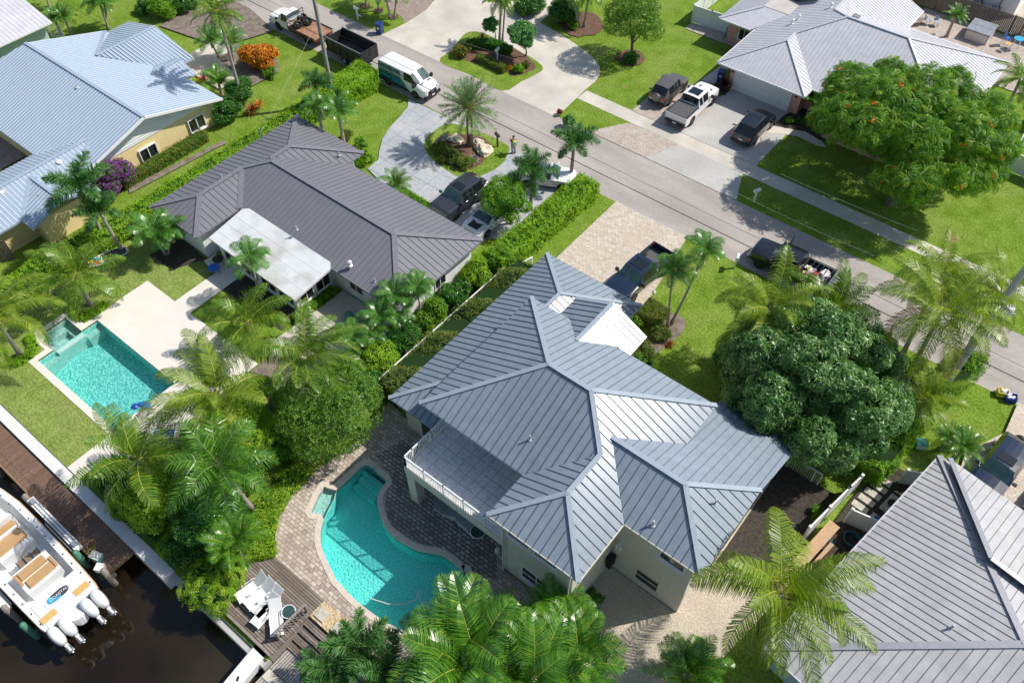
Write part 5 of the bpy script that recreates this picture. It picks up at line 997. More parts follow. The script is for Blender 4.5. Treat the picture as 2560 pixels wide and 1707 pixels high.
for i, (x, y, r) in enumerate([(900, 1350, 1.3), (1250, 1350, 1.4), (1480, 1330, 1.2), (1100, 1500, 1.4), (700, 1500, 1.2), (1650, 1480, 1.0)]):
    c = G('8', x, y); bush('bush', ['dark undergrowth below the bright bottom palm', 'dark undergrowth beneath the fan palm', 'undergrowth beside the cream wing corner palms', 'undergrowth at the bottom edge under the palms', 'undergrowth between the bottom palms and the patio', 'undergrowth at the edge of the gravel yard'][i], 'bush', (c.x, c.y, 0), crown_blobs((0, 0, .7), r, 7, zf=.8, seed=90 + i), 1100, 'pair', .2, 'lf_bush', group='undergrowth under the bottom palms')
_spots = [(-33.4, 4.2, 1.0), (-31.3, 4.0, 1.1), (-29.2, 4.1, 1.2), (-27.2, 4.3, 1.1), (-25.4, 4.6, 1.0), (-32.4, 6.2, 1.0), (-30.2, 6.4, 1.3), (-28.0, 6.6, 1.2), (-25.9, 6.6, 1.0), (-31.4, 8.9, 1.1), (-29.2, 9.2, 1.2), (-27.2, 9.4, 1.1), (-32.6, 11.2, 1.0), (-30.4, 11.6, 1.2), (-28.4, 12.0, 1.2), (-31.5, 13.8, 1.0), (-29.4, 14.4, 1.1), (-27.8, 15.8, 1.1)]
_where = ['by the white seawall at the pool end', 'along the white seawall, second from the pool', 'midway along the white seawall', 'along the seawall before the ferny shrub', 'behind the ferny shrub at the deck', 'under the seawall coconut palm', 'under the long-fronded green palm', 'beside the small bushy palm', 'at the upper end of the weathered deck', 'below the largest coconut palm', 'between the largest palm and the kidney pool', 'next to the patio ground cover', 'at the edge of the limestone terrace', 'in the middle of the planting between the pools', 'under the round dark green tree', 'between terrace and side patio', 'below the palm by the side patio', 'at the bare path end of the side yard']
for i, (x, y, r) in enumerate(_spots): bush('bush', 'leafy filler shrub ' + _where[i], 'bush', (x, y, 0), crown_blobs((0, 0, .75), r, 7, zf=.85, seed=120 + i), 900, 'pair', .19, ['lf_bush', 'lf_clusia', 'lf_bush', 'lf_variegated', 'lf_oak'][i % 5], group='filler shrubs between the two pools')
# ---- broadleaf trees
def tree_px(name, label, crown, zc, R, zf, n, tmpl, size, lf, base=None, nb=14, seed=1, rs=(.3, .5), **k):
    c = G(*crown, zc); bs = G(*base) if base else Vector((c.x + .3, c.y + .3, 0)); bs.z = 0
    bl = crown_blobs((c.x - bs.x, c.y - bs.y, zc), R, nb, rs, zf=zf, seed=seed)
    return tree(name, label, 'tree', bs, bl, n, tmpl, size, lf, **k)
tree_px('flame_tree', 'huge spreading tree with feathery leaves and red blossoms before the pink house', ('3', 1590, 860), 5.4, 7.3, .38, 13000, 'fern', .55, 'lf_poinciana', base=('3', 1440, 1385), nb=40, seed=4, trunk_r=.35, fork=1.8, shell=.45, jitter=.5, rs=(.13, .32), extra=('lf_flower', 70, 'whorl', .3), limbs=10)
tree_px('mango_tree', 'dense dark mango tree shading the corner of the front house', ('6', 925, 1050), 4.4, 5.1, .72, 11000, 'rosette', .40, 'lf_mango', nb=60, rs=(.14, .34), seed=9, trunk_r=.3, fork=1.6, shell=.35, jitter=.42)
tree_px('oak_tree', 'small round tree in a mulch ring on the lawn across the street', ('2', 2010, 140), 3.6, 2.75, .85, 4200, 'pair', .2, 'lf_oak', base=('2', 1985, 395), nb=18, seed=3, trunk_r=.14, fork=1.6, shell=.5)
tree_px('clusia_tree', 'glossy green tree between the black car and the street hedge', ('2', 1130, 1370), 2.4, 1.9, .9, 3600, 'pair', .2, 'lf_clusia', nb=14, seed=5, trunk_r=.12, fork=1.0)
tree_px('ficus_tree', 'big round dark green tree between the pools', ('4', 2230, 1240), 2.9, 3.1, .85, 8500, 'pair', .15, 'lf_oak', nb=22, seed=6, trunk_r=.2, fork=1.2, shell=.3)
tree_px('ficus_tree', 'round yellow-tipped tree below the coconut palms', ('4', 1640, 1360), 2.6, 2.1, .9, 5200, 'pair', .15, 'lf_variegated', nb=16, seed=7, trunk_r=.16, fork=1.1)
tree_px('ficus_tree', 'tall yellow-green shrub tree along the white seawall', ('7', 1050, 300), 2.2, 1.75, 1.1, 4200, 'pair', .16, 'lf_variegated', nb=14, seed=8, trunk_r=.14, fork=.9)
tree_px('ficus_tree', 'dark leafy tree under the fronds between seawall and kidney pool', ('7', 1430, 430), 1.9, 1.9, .9, 4200, 'pair', .17, 'lf_bush', nb=14, seed=11, trunk_r=.14, fork=.9)
tree_px('plumeria_tree', 'pale green plumeria on the planted island across the street', ('2', 1235, 240), 2.3, 1.35, .75, 900, 'whorl', .34, 'lf_plumeria', base=('2', 1270, 385), nb=12, seed=12, trunk_r=.07, fork=.9, shell=.3)
tree_px('plumeria_tree', 'smaller plumeria on the island left of the tall palm', ('2', 1030, 170), 2.0, .7, .9, 260, 'whorl', .32, 'lf_plumeria', base=('2', 1060, 270), nb=7, seed=13, trunk_r=.05, fork=.8)
# ---- shrubs
def bu(label, pos, zc, r, n, size, lf, tmpl='pair', nb=8, zf=.85, seed=1, name='bush', cat='bush', **k):
    c = G(*pos, zc); bl = crown_blobs((0, 0, zc), r, nb, zf=zf, seed=seed); return bush(name, label, cat, (c.x, c.y, 0), bl, n, tmpl, size, lf, **k)
bu('round glossy bush at the corner of the yellow house', ('1', 1555, 770), .85, 1.35, 2600, .15, 'lf_bush', seed=2)
bu('taller glossy bush behind the round one, at the coconut trunk', ('1', 1650, 630), .95, 1.4, 2400, .15, 'lf_bush', seed=3)
bu('orange croton bush glowing in the front bed', ('1', 1770, 390), 1.0, 1.75, 2600, .2, 'lf_croton', 'whorl', seed=4)
bu('low green shrub at the foot of the orange croton', ('1', 1850, 500), .35, .7, 500, .15, 'lf_clusia', seed=5)
bu('purple flowering shrub at the corner of the yellow wall', ('1', 720, 1205), 1.3, 2.0, 3000, .13, 'lf_oak', seed=6, extra=('lf_purple', 2600, 'whorl', .13))
spiky('cordyline', 'red leaved plant between the glossy bushes and the bright hedge', 'plant', G('1', 1730, 775), 40, .9, .09, 'lf_red', rise=.2); spiky('cordyline', 'orange and red plant at the end of the bright hedge', 'plant', G('1', 1780, 735), 34, .7, .08, 'lf_croton', rise=.2)
spiky('cordyline', 'reddish plant by the path in front of the blue roof', 'plant', G('1', 1400, 560), 36, .8, .08, 'lf_red', rise=.1)
bu('clipped dome bush on the lawn at the top', ('1', 1115, 55), .8, 1.5, 2400, .17, 'lf_clusia', seed=7); bu('dark bush beside the clipped dome at the top', ('1', 985, 55), .5, .9, 700, .16, 'lf_bush', seed=8); bu('dark shrub at the top edge right of the dome', ('1', 1260, 20), .8, 1.2, 1200, .16, 'lf_bush', seed=9)
bu('dark shrubs at the top by the concrete walk', ('2', 1295, 30), .8, 1.5, 1900, .17, 'lf_bush', seed=10); bu('large dark shrub in the bed with two pale palms', ('2', 1530, 90), .9, 1.6, 2000, .17, 'lf_bush', seed=11); bu('small shrub in front of the two pale palms', ('2', 1590, 175), .35, .6, 450, .14, 'lf_clusia', seed=12)
spiky('cordyline', 'burgundy plants under the two pale palms', 'plant', G('2', 1590, 120), 60, 1.2, .12, 'lf_burgundy', rise=.1); bu('leafy shrub at the foot of the small round tree', ('2', 1990, 400), .35, .75, 700, .17, 'lf_bush', seed=13)
bu('orange tipped shrub at the left end of the island', ('2', 830, 345), .5, .8, 900, .15, 'lf_olive', seed=14, extra=('lf_croton', 60, 'whorl', .15))
hedge('hedge', 'low curved hedge on the planted island across the street', GL('2', [(880, 335), (960, 320), (1060, 335), (1160, 375)]), .9, .75, 1300, .15, 'lf_hedge_dark')
hedge('hedge', 'clipped yellow-green hedge along the front of the island', GL('2', [(945, 410), (1010, 440), (1080, 475), (1125, 500)]), .65, .6, 1000, .13, 'lf_olive')
bu('round clipped bush at the right end of the island', ('2', 1220, 470), .35, .55, 700, .12, 'lf_clusia', seed=15); bu('small pale bush behind the round clipped one', ('2', 1270, 440), .3, .4, 350, .12, 'lf_olive', seed=16)
spiky('cordyline', 'orange croton between the clipped hedge and round bush', 'plant', G('2', 1165, 470), 30, .45, .08, 'lf_croton'); spiky('cordyline', 'dark red plant at the back of the island', 'plant', G('2', 972, 275), 30, .7, .08, 'lf_burgundy', rise=.2)
bu('pale sapling on the verge beside the road', ('2', 1565, 830), .6, .5, 160, .26, 'lf_plumeria', 'whorl', seed=17, core=False, nb=6)
bu('tiny dark plant at the edge of the concrete drive', ('2', 1500, 768), .3, .25, 60, .2, 'lf_red', seed=18, core=False, nb=4)
# island of the stamped drive
bu('golden-green shrub mass on the island under the date palm', ('2', 740, 1060), .35, 1.0, 1300, .15, 'lf_olive', seed=19, nb=6, zf=.6); bu('golden-green shrub at the front of the date palm island', ('2', 840, 1110), .35, .85, 1100, .15, 'lf_olive', seed=20, nb=6, zf=.6); bu('golden-green shrub at the left of the date palm island', ('2', 680, 1010), .3, .7, 800, .15, 'lf_olive', seed=21, nb=6, zf=.6)
for i, (x, y) in enumerate([(708, 975), (915, 1100), (725, 960)]): spiky('agave', ['silvery agave left of the date palm', 'silvery agave in the front mulch of the date palm island', 'silvery agave behind the first one'][i], 'plant', G('2', x, y), 20, .7, .12, 'lf_agave')
def rock(label, pos, r, m, seed, flat=.55):
    rnd = random.Random(seed); b = MB(); me = bpy.data.meshes.new('r'); import bmesh; bm = bmesh.new(); bmesh.ops.create_icosphere(bm, subdivisions=3, radius=1)
    for v in bm.verts:
        k = 1 + .22 * math.sin(3 * v.co.x + seed) * math.cos(4 * v.co.y) + .12 * math.sin(9 * v.co.z + 5 * v.co.x) + rnd.uniform(-.03, .03); v.co = Vector((v.co.x * k * 1.25, v.co.y * k, v.co.z * k * flat)) * r
    b.raw([tuple(v.co) for v in bm.verts], [tuple(v.index for v in f.verts) for f in bm.faces]); bm.free(); bpy.data.meshes.remove(me)
    c = G(*pos); o = b.build('boulder', m, None, False, (c.x, c.y, r * flat * .45)); tag(o, label, 'rock'); return o
rock('pale rock left of the date palm trunk', ('2', 800, 965), .55, 'rock_pale', 1); rock('grey rock right of the date palm trunk', ('2', 945, 980), .42, 'stone', 2); rock('large pale boulder in front of the date palm', ('2', 980, 1038), .62, 'rock_pale', 3, .7)
# house K front and sides
bu('bright bush at the notch of the dark roof', ('2', 140, 985), .5, .6, 700, .14, 'lf_clusia', seed=22); bu('bright spreading bush beside the stamped drive', ('2', 165, 1080), .45, .8, 900, .14, 'lf_hedge', seed=23); bu('yellow-green shrub behind the far corner of the dark roof', ('2', 45, 930), .4, .6, 500, .14, 'lf_olive', seed=24)
hedge('hedge', 'long bright hedge between the yellow house and the dark roof', [(-51.4, 3.4), (-51.2, 14), (-50.8, 18), (-50.75, 38.4)], 1.6, 1.75, 9500, .16, 'lf_hedge')
hedge('hedge', 'low reddish-green hedge under the windows of the yellow wall', [(-55.55, 20.3), (-55.55, 28.3)], 1.0, .9, 1500, .13, 'lf_olive', extra=('lf_red', 300, .1))
c_ = G('2', 95, 600, .8); hedge('hedge', 'big block hedge beside the black dump trailer', [(c_.x - .2, c_.y - 2.0), (c_.x - .2, c_.y + 2.0)], 2.6, 2.0, 3000, .17, 'lf_hedge')
hedge('hedge', 'bright hedge running from the street toward the dark roofed house', [(-26.55, 42.6), (-26.75, 36.0), (-27.0, 31.5)], 2.0, 1.7, 3400, .17, 'lf_hedge')
hedge('hedge', 'yellow-green low hedge in front of the sunroom end wall', [(-34.5, 19.4), (-34.35, 22.9)], .7, .6, 600, .13, 'lf_clusia'); hedge('hedge', 'strip of grass-like border at the dark roof drive', GL('2', [(420, 1300), (520, 1365), (640, 1440)]), .5, .25, 500, .14, 'lf_clusia')
hedge('hedge', 'overgrown olive hedge along the near side of the side fence', [(-24.9, 18.6), (-24.9, 26.0), (-24.8, 32.5)], 1.5, 1.7, 4200, .15, 'lf_olive', wob=.3, corem='lf_core')
for i, (x, y, r) in enumerate([(-27.2, 30.0, 1.3), (-27.0, 27.6, 1.2), (-26.9, 25.2, 1.3), (-27.3, 22.6, 1.15), (-27.2, 20.2, 1.3), (-26.7, 18.2, 1.4), (-26.6, 32.2, 1.2)]):
    bush('bush', ['leafy bush at the white end wall', 'leafy bush second from the white end wall', 'leafy bush midway along the side fence', 'leafy bush beside the young palms', 'leafy bush near the lower end of the fence', 'leafy bush at the lower end of the fence', 'leafy bush under the glossy street tree'][i], 'bush', (x, y, 0), crown_blobs((0, 0, .9), r, 8, zf=.9, seed=30 + i), 1500, 'pair', .17, ['lf_hedge', 'lf_bush', 'lf_clusia', 'lf_bush'][i % 4], group='bushes along the side fence')
# shrubs filling the strip between the pools
for i, (p, x, y, z, r, lf) in enumerate([('4', 1850, 1450, .9, 1.3, 'lf_bush'), ('7', 1700, 120, .8, 1.2, 'lf_bush'), ('7', 1250, 620, .7, 1.1, 'lf_bush'), ('5', 60, 1000, 1.0, 1.5, 'lf_clusia'), ('5', 130, 900, .8, 1.1, 'lf_bush'), ('4', 2020, 1480, .8, 1.1, 'lf_clusia'), ('7', 1190, 60, .9, 1.2, 'lf_bush')]):
    bu(['dark bush under the pool palms', 'bush at the edge of the kidney pool patio', 'dark bush behind the ferny shrub', 'bright bush beside the lower left roof corner', 'bush by the lower end of the olive hedge', 'bush between round tree and patio', 'dark bush next to the tall yellow-green shrub'][i], (p, x, y), z, r, 1300, .17, lf, seed=50 + i)
bu('ferny yellow-green shrub overhanging the corner of the weathered deck', ('7', 1450, 890), .7, 1.55, 800, .42, 'lf_variegated', 'spray', seed=60, zf=.7)
hedge('ground_cover', 'low yellow-green ground cover edging the kidney pool patio', GL('7', [(1800, 720), (1790, 560), (1830, 400), (1960, 230), (2080, 110)]), 1.3, .5, 2200, .14, 'lf_variegated', cat='ground cover', wob=.2)
# clipped collars round the two left palms
for i, pts in enumerate([[(1030, 430), (960, 480), (960, 560), (1090, 640), (1250, 560), (1400, 450)], [(70, 1060), (30, 1120), (60, 1200), (200, 1230), (380, 1150), (470, 1010), (400, 880)]]):
    hedge('hedge', ['clipped green collar round the palm at the spa', 'clipped green collar round the palm at the left edge'][i], GL('z1', pts), .55, .4, 1300, .12, 'lf_hedge', group='clipped hedge collars')
# front house beds
c_ = G('5', 2135, 590, .4); hedge('hedge', 'square clipped bush by the garden lamp at the entry', [(c_.x - .7, c_.y), (c_.x + .8, c_.y)], 1.7, .9, 1500, .13, 'lf_olive'); bu('small clipped bush at the foot of the twin palms', ('5', 2195, 720), .35, .7, 700, .13, 'lf_olive', seed=61); bu('low spreading bush along the entry roof eave', ('5', 2060, 830), .3, .9, 800, .14, 'lf_olive', seed=62, zf=.5); bu('light green plant beside the entry walk', ('5', 2030, 640), .3, .5, 300, .15, 'lf_clusia', seed=63); bu('grassy bush at the far eave of the front house', ('5', 2060, 920), .3, .8, 600, .15, 'lf_areca', seed=64)
spiky('cordyline', 'red edging plants along the garden bed', 'plant', G('5', 2250, 800), 40, .5, .06, 'lf_red')
hedge('hedge', 'tall hedge between mango tree and the grey roofed house', [tuple(G('6', 1960, 950))[:2], tuple(G('6', 1750, 1150))[:2], tuple(G('6', 1480, 1430))[:2], tuple(G('9', 1250, 180))[:2]], 1.6, 1.5, 4200, .17, 'lf_clusia', wob=.25, corem='lf_core')
for i, (x, y, r) in enumerate([(1300, 1430, 1.4), (1150, 1500, 1.5), (1450, 1350, 1.2), (1500, 1000, 1.5), (400, 1060, 1.2), (330, 900, 1.0)]): bu(['dark bush under the right side of the mango tree', 'bush beside the white railed gate', 'bush behind the mango tree by the hedge', 'dark bush under the tall coconut palm', 'dark bush between mango tree and the front house', 'dark shaded bush at the edge of the worn lawn'][i], ('6', x, y), .8, r, 1300, .18, 'lf_bush', seed=70 + i)
bu('small shrub in the dark bed beside the garage', ('3', 745, 825), .25, .35, 250, .13, 'lf_clusia', seed=80, nb=5); bu('second small shrub in the dark bed', ('3', 815, 830), .25, .35, 250, .13, 'lf_bush', seed=81, nb=5)
spiky('cordyline', 'dark red spiky plant beside the garage door', 'plant', G('3', 300, 610), 60, 1.0, .1, 'lf_burgundy', rise=.3)
bu('small shrub in the shaded gravel corner', ('9', 940, 400), .3, .5, 300, .14, 'lf_clusia', seed=82, nb=5); bu('weedy clump along the cream side wall', ('z7', 1200, 1330), .3, .6, 250, .2, 'lf_areca', seed=83, nb=5, core=False)
# ------------------------------------------------------------------ vehicles
def loft(t, st, side=(), top=(), body='white_gloss', glass='glass_car', smooth=True):
    """car shell from cross-sections; the flagged bays of its side and top bands become window and windscreen parts"""
    rows = []
    for s in st:
        x, w, zb, zm, zbelt, wr, zr = s; cr = .05 if wr > .3 else .01
        hp = [(w * .86, zb), (w, zb + .12), (w * 1.0, zm), (w * .975, zbelt), (wr, zr), (wr * .5, zr + cr * .8), (0, zr + cr)]
        rows.append([(x, y, z) for y, z in hp] + [(x, -y, z) for y, z in hp[-2::-1]])
    n = len(rows[0]); b = MB(); V = [p for r in rows for p in r]; F = []; SG = {}; TG = {}
    for i in range(len(rows) - 1):
        for j in range(n - 1):
            f = (i * n + j, i * n + j + 1, (i + 1) * n + j + 1, (i + 1) * n + j)
            if j in (3, n - 5) and i in side: SG.setdefault((j, i), []).append(f); continue
            if j in (4, 5, 6, 7) and i in top: TG.setdefault(i, []).append(f); continue
            F.append(f)
        F.append((i * n + n - 1, i * n, (i + 1) * n, (i + 1) * n + n - 1))
    F += [tuple(range(n - 1, -1, -1)), tuple(range((len(rows) - 1) * n, len(rows) * n))]
    b.raw(V, F); bo = b.build('body', body, t)
    def part(nm, fs, gl): g = MB(); ids = sorted({i for f in fs for i in f}); mp = {i: k for k, i in enumerate(ids)}; g.raw([V[i] for i in ids], [tuple(mp[i] for i in f) for f in fs]); return g.build(nm, gl, t)
    for fs in SG.values(): part('side_window', fs, glass)
    ks = sorted(TG)
    for q, i in enumerate(ks): part('windshield' if st[i][0] > 0 or len(ks) == 1 else 'rear_window', TG[i], 'glass_teal' if st[i][0] > 0 else glass)
    return bo
def wheel(t, x, y, r=.36, w=.24, rim='alloy', arch=True, yb=None):
    s = 1 if y > 0 else -1; b = MB()
    b.lathe([(r * .62, -w / 2), (r * .93, -w / 2), (r, -w / 2 + .04), (r, w / 2 - .04), (r * .93, w / 2), (r * .62, w / 2)], 18, (x, y, r), 0, 'y'); o = b.build('wheel', 'rubber', t)
    b = MB(); b.lathe([(.03, 0), (r * .60, .0), (r * .62, .02)] if s < 0 else [(r * .62, -.02), (r * .6, 0), (.03, 0)], 14, (x, y + s * w * .44, r), 0, 'y')
    for k in range(5): a = k * 1.2566; b.box((x + r * .32 * math.cos(a), y + s * (w * .5 - .005), r + r * .32 * math.sin(a)), (r * .5, .02, .06), 0, tilt=Matrix.Rotation(-a, 3, 'Y'))
    b.build('rim', rim, o)
    if arch:
        b = MB(); yy = yb if yb is not None else abs(y) + w * .4; R = r + .09; pts = [(x + R * math.cos(math.pi * k / 12), r + R * math.sin(math.pi * k / 12)) for k in range(13)]
        b.raw([(p[0], s * (yy + .006), p[1]) for p in pts], [tuple(range(13)) if s < 0 else tuple(range(12, -1, -1))]); b.build('wheel_arch', 'black_trim', t)
def bxp(t, nm, m, a, c): b = MB(); b.b2(a, c); return b.build(nm, m, t)
def lamps(t, xf, xr, w, zf, zr, hl=(.1, .28, .13), tl=(.08, .14, .3), red='tail_red'):
    for s in (-1, 1):
        b = MB(); b.box((xf - .04, s * (w - hl[1] / 2 - .03), zf), hl); b.build('headlight', 'lamp_clear', t)
        b = MB(); b.box((xr + .03, s * (w - tl[1] / 2 - .02), zr), tl); b.build('taillight', red, t)
def mirrors(t, x, y, z, m='black_trim', sz=(.14, .24, .17)):
    for s in (-1, 1): b = MB(); b.box((x, s * (y + .15), z), sz); b.bar((x, s * y, z - .05), (x, s * (y + .1), z - .03), .06, .05); b.build('mirror', m, t)
def suv(name, label, loc, rz, L, W, Hh, paint, hz=1.05, front=None, roofm=None, rim='alloy', rails=True, spare=False, plate=True, nose=.75, sun=True, wb=.58, group=None, plat_tail=True, glass='glass_car'):
    t = thing(name, label, 'car', loc, rz, group); h = L / 2; w = W / 2; zt = Hh - .06
    xc, xr_, xb, xe = h - .27 * L, h - .40 * L, -h + .16 * L, -h + .05
    st = [(h, w * .72, .42, .62, .70, w * .55, .74), (h - .10, w * .92, .30, .62, hz - .22, w * .72, hz - .14), (h - .35, w, .26, .62, hz - .1, w * .78, hz - .04), (xc, w, .25, .62, hz - .02, w * .84, hz + .02),
          (xr_, w, .25, .62, hz + .02, w * .74, zt - .03), (xr_ - .22 * L * .48, w, .25, .62, hz + .03, w * .75, zt), (xr_ - .22 * L * .48 - .09, w, .25, .62, hz + .03, w * .75, zt), (xr_ - .21 * L, w, .25, .62, hz + .03, w * .75, zt), (xr_ - .21 * L - .08, w, .25, .62, hz + .03, w * .75, zt), (xb, w, .26, .62, hz + .04, w * .73, zt - .03),
          (xe + .10, w * .97, .30, .62, hz + .02, w * .76, hz + .16), (xe, w * .93, .36, .62, hz - .1, w * .8, hz + .0), (-h, w * .88, .42, .6, .78, w * .75, .8)]
    loft(t, st, side=(4, 6, 8), top=(3, 9), body=paint, glass=glass)
    r = .36 if Hh > 1.6 else .33
    for sx in (1, -1):
        for sy in (1, -1): wheel(t, sx * L * wb / 2 + .05, sy * (w - .10), r, .24, rim, True, w)
    lamps(t, h - .12, -h + .03, w * .9, hz - .26, hz - .12)
    bxp(t, 'bumper', 'black_trim', (-h - .04, -w * .9, .34), (-h + .1, w * .9, .56)); bxp(t, 'grille', 'black_trim', (h - .03, -w * .5, .48), (h + .02, w * .5, .76)); bxp(t, 'bumper', 'black_trim', (h - .1, -w * .86, .26), (h + .02, w * .86, .44))
    mirrors(t, xc - .25, w * .97, hz + .1, paint)
    if rails:
        for s in (-1, 1): b = MB(); b.tube([(xr_ - .15, s * w * .70, zt + .02), (xr_ - .3, s * w * .70, zt + .1), (xb + .3, s * w * .70, zt + .1), (xb + .15, s * w * .70, zt + .02)], .022, 6); b.build('roof_rail', 'chrome', t)
    if sun: bxp(t, 'sunroof', 'glass_car', (xr_ - .85, -w * .48, zt + .045), (xr_ - .2, w * .48, zt + .058))
    if spare:
        b = MB(); b.lathe([(.05, -.12), (.34, -.12), (.38, -.06), (.38, .1), (.3, .13), (.05, .13)][::-1], 18, (-h - .1, 0, .98), 0, 'x'); b.build('spare_wheel', paint if spare != 'dark' else 'black_trim', t)
    if plate: bxp(t, 'number_plate', 'offwhite', (-h - .05, -.2 if not spare else .35, .62), (-h - .02, .2 if not spare else .7, .78))
    for sy in (1, -1):
        for x in (.25, -.75): bxp(t, 'door_handle', 'chrome', (x - .1, sy * (w + .0), hz - .12), (x + .1, sy * (w + .025), hz - .08))
    return t
def pickup(name, label, loc, rz, paint, L=5.85, W=2.03, Hh=1.95, hz=1.2, cover=None, rim='alloy_dark', cab=.40, group=None, chrome=True, sun=True):
    t = thing(name, label, 'pickup truck', loc, rz, group); h = L / 2; w = W / 2; zt = Hh - .07; xcb = h - .64 * L; xc, xr_ = h - .25 * L, h - .36 * L
    st = [(h, w * .8, .55, .75, hz - .25, w * .62, hz - .22), (h - .12, w * .95, .45, .75, hz - .1, w * .78, hz - .04), (h - .5, w * .99, .42, .75, hz - .04, w * .82, hz + .0), (xc, w, .42, .75, hz, w * .86, hz + .05),
          (xr_, w, .42, .75, hz + .03, w * .76, zt - .02), (xr_ - .85, w, .42, .75, hz + .03, w * .77, zt), (xr_ - .94, w, .42, .75, hz + .03, w * .77, zt), (xcb + .2, w, .42, .75, hz + .03, w * .76, zt - .02), (xcb + .02, w, .42, .75, hz + .02, w * .78, hz + .12), (xcb, w * .99, .42, .75, hz - .0, w * .8, hz + .02)]
    loft(t, st, side=(4, 6), top=(3, 7), body=paint)
    b = MB(); zf = .72
    b.b2((-h + .06, -w + .1, zf - .08), (xcb - .01, w - .1, zf)); b.build('bed_floor', 'bed_liner', t)
    for s in (-1, 1): bxp(t, 'bed_side', paint, (-h + .06, s * (w - .11), .45), (xcb - .012, s * w, hz + .02))
    for s in (-1, 1): bxp(t, 'bed_rail', 'black_trim', (-h + .06, s * (w - .125), hz + .022), (xcb - .014, s * (w - .005), hz + .045))
    bxp(t, 'tailgate', paint, (-h, -w + .004, .5), (-h + .058, w - .004, hz + .03)); bxp(t, 'headboard', 'black_trim', (xcb - .06, -w + .112, zf), (xcb - .014, w - .112, hz + .01))
    if cover: bxp(t, 'bed_cover', cover, (-h + .06, -w + .13, hz + .047), (xcb - .015, w - .13, hz + .075))
    else:
        b = MB()
        for k in range(7): y = -.66 + k * .22; b.b2((-h + .1, y - .03, zf), (xcb - .07, y + .03, zf + .018))
        b.build('bed_ribs', 'tonneau', t)
    r = .41
    for x in (h - .165 * L, -h + .205 * L):
        for sy in (1, -1): wheel(t, x, sy * (w - .11), r, .28, rim, True, w)
    lamps(t, h - .1, -h + .03, w * .93, hz - .28, hz - .2, hl=(.12, .3, .2), tl=(.1, .12, .36))
    bxp(t, 'bumper', 'chrome' if chrome else 'black_trim', (-h - .14, -w * .92, .48), (-h - .002, w * .92, .68)); bxp(t, 'bumper', 'chrome' if chrome else 'black_trim', (h - .08, -w * .9, .42), (h + .1, w * .9, .62)); bxp(t, 'grille', 'black_trim', (h - .04, -w * .55, .66), (h + .03, w * .55, hz - .26))
    mirrors(t, xc - .28, w * .98, hz + .12, 'black_trim', (.14, .26, .26)); bxp(t, 'number_plate', 'offwhite', (-h - .16, -.17, .52), (-h - .145, .17, .66))
    if sun: bxp(t, 'sunroof', 'glass_car', (xr_ - 1.15, -w * .5, zt + .045), (xr_ - .2, w * .5, zt + .056))
    for sy in (1, -1):
        for x in (xr_ - .75, xr_ - 1.6): bxp(t, 'door_handle', 'black_trim', (x - .1, sy * w, hz - .14), (x + .1, sy * (w + .025), hz - .1))
    return t
R = math.radians
ram = pickup('pickup_truck', 'white pickup with a black bed cover and hood scoop on the paver strip', (-25.82, 57.1, 0.03), R(91), 'white_gloss', cover='tonneau', chrome=False)
for k in (-.5, .5): b = MB(); b.box((2.05, k, 1.235), (.35, .2, .04)); b.build('hood_vent', 'black_trim', ram)
b = MB(); b.box((1.45, 0, 1.27), (.3, 1.35, .05)); b.build('cowl_panel', 'black_trim', ram)
suv('parked_car', 'taupe small utility car with a spare wheel on its back door', (-28.7, 57.9, 0.03), R(92), 4.35, 1.82, 1.72, 'taupe_paint', spare=True, hz=1.0, sun=False)
suv('parked_car', 'black utility car with silver roof rails before the garage door', (-20.25, 57.75, 0.03), R(90), 4.75, 1.92, 1.72, 'black_paint', hz=1.04)
suv('parked_car', 'black boxy utility car parked beside the dark roof eave', (-33.55, 35.45, 0.05), R(-92), 4.95, 2.03, 1.85, 'charcoal_paint', hz=1.16, rim='alloy_dark')
suv('parked_car', 'white low sports car with a dark hood stripe under the glossy tree', (-30.5, 35.35, 0.05), R(-90), 4.6, 1.9, 1.3, 'white_gloss', hz=.88, rails=False, sun=False)
bxp(bpy.data.objects['parked_car.003'], 'hood_stripe', 'black_trim', (1.3, -.45, .905), (2.0, .45, .925)); bxp(bpy.data.objects['parked_car.003'], 'hood_pinstripe', 'tail_red', (1.24, -.5, .90), (1.295, .5, .924))
suv('parked_car', 'white car half hidden behind the foxtail palms at the drive mouth', (-30.0, 41.75, 0.05), R(28), 4.7, 1.85, 1.5, 'white_gloss', hz=.98, rails=False, sun=False)
suv('parked_car', 'dark blue utility vehicle with spare wheel beside the grey roof', (6.75, 37.15, 0.05), R(-97), 4.9, 1.95, 1.85, 'blackblue_paint', hz=1.2, spare='dark', rails=False)
suv('parked_car', 'dark car at the very right edge behind the blue vehicle', (9.6, 35.6, 0.05), R(-97), 4.6, 1.85, 1.6, 'charcoal_paint', hz=1.0, rails=False)
pickup('pickup_truck', 'black pickup with an open empty bed on the front house driveway', (-18.3, 37.25, 0.05), R(-94.5), 'blackblue_paint')
stt = pickup('pickup_truck', 'black pickup stopped on the road with front doors open and a cluttered bed', (-10.35, 44.75, 0.03), R(181), 'black_paint', sun=False)
for s in (-1, 1):
    b = MB(); b.box((.86, s * 1.42, .98), (.07, .82, 1.0)); b.bar((.84, s * 1.05, 1.5), (.84, s * 1.75, 1.78), .05, .05); b.build('open_door', 'black_paint', stt)
random.seed(3)
t = thing('work_gear', 'heap of white, red and yellow work gear lying in the open truck bed', 'gear', (-8.5, 44.75, .78))
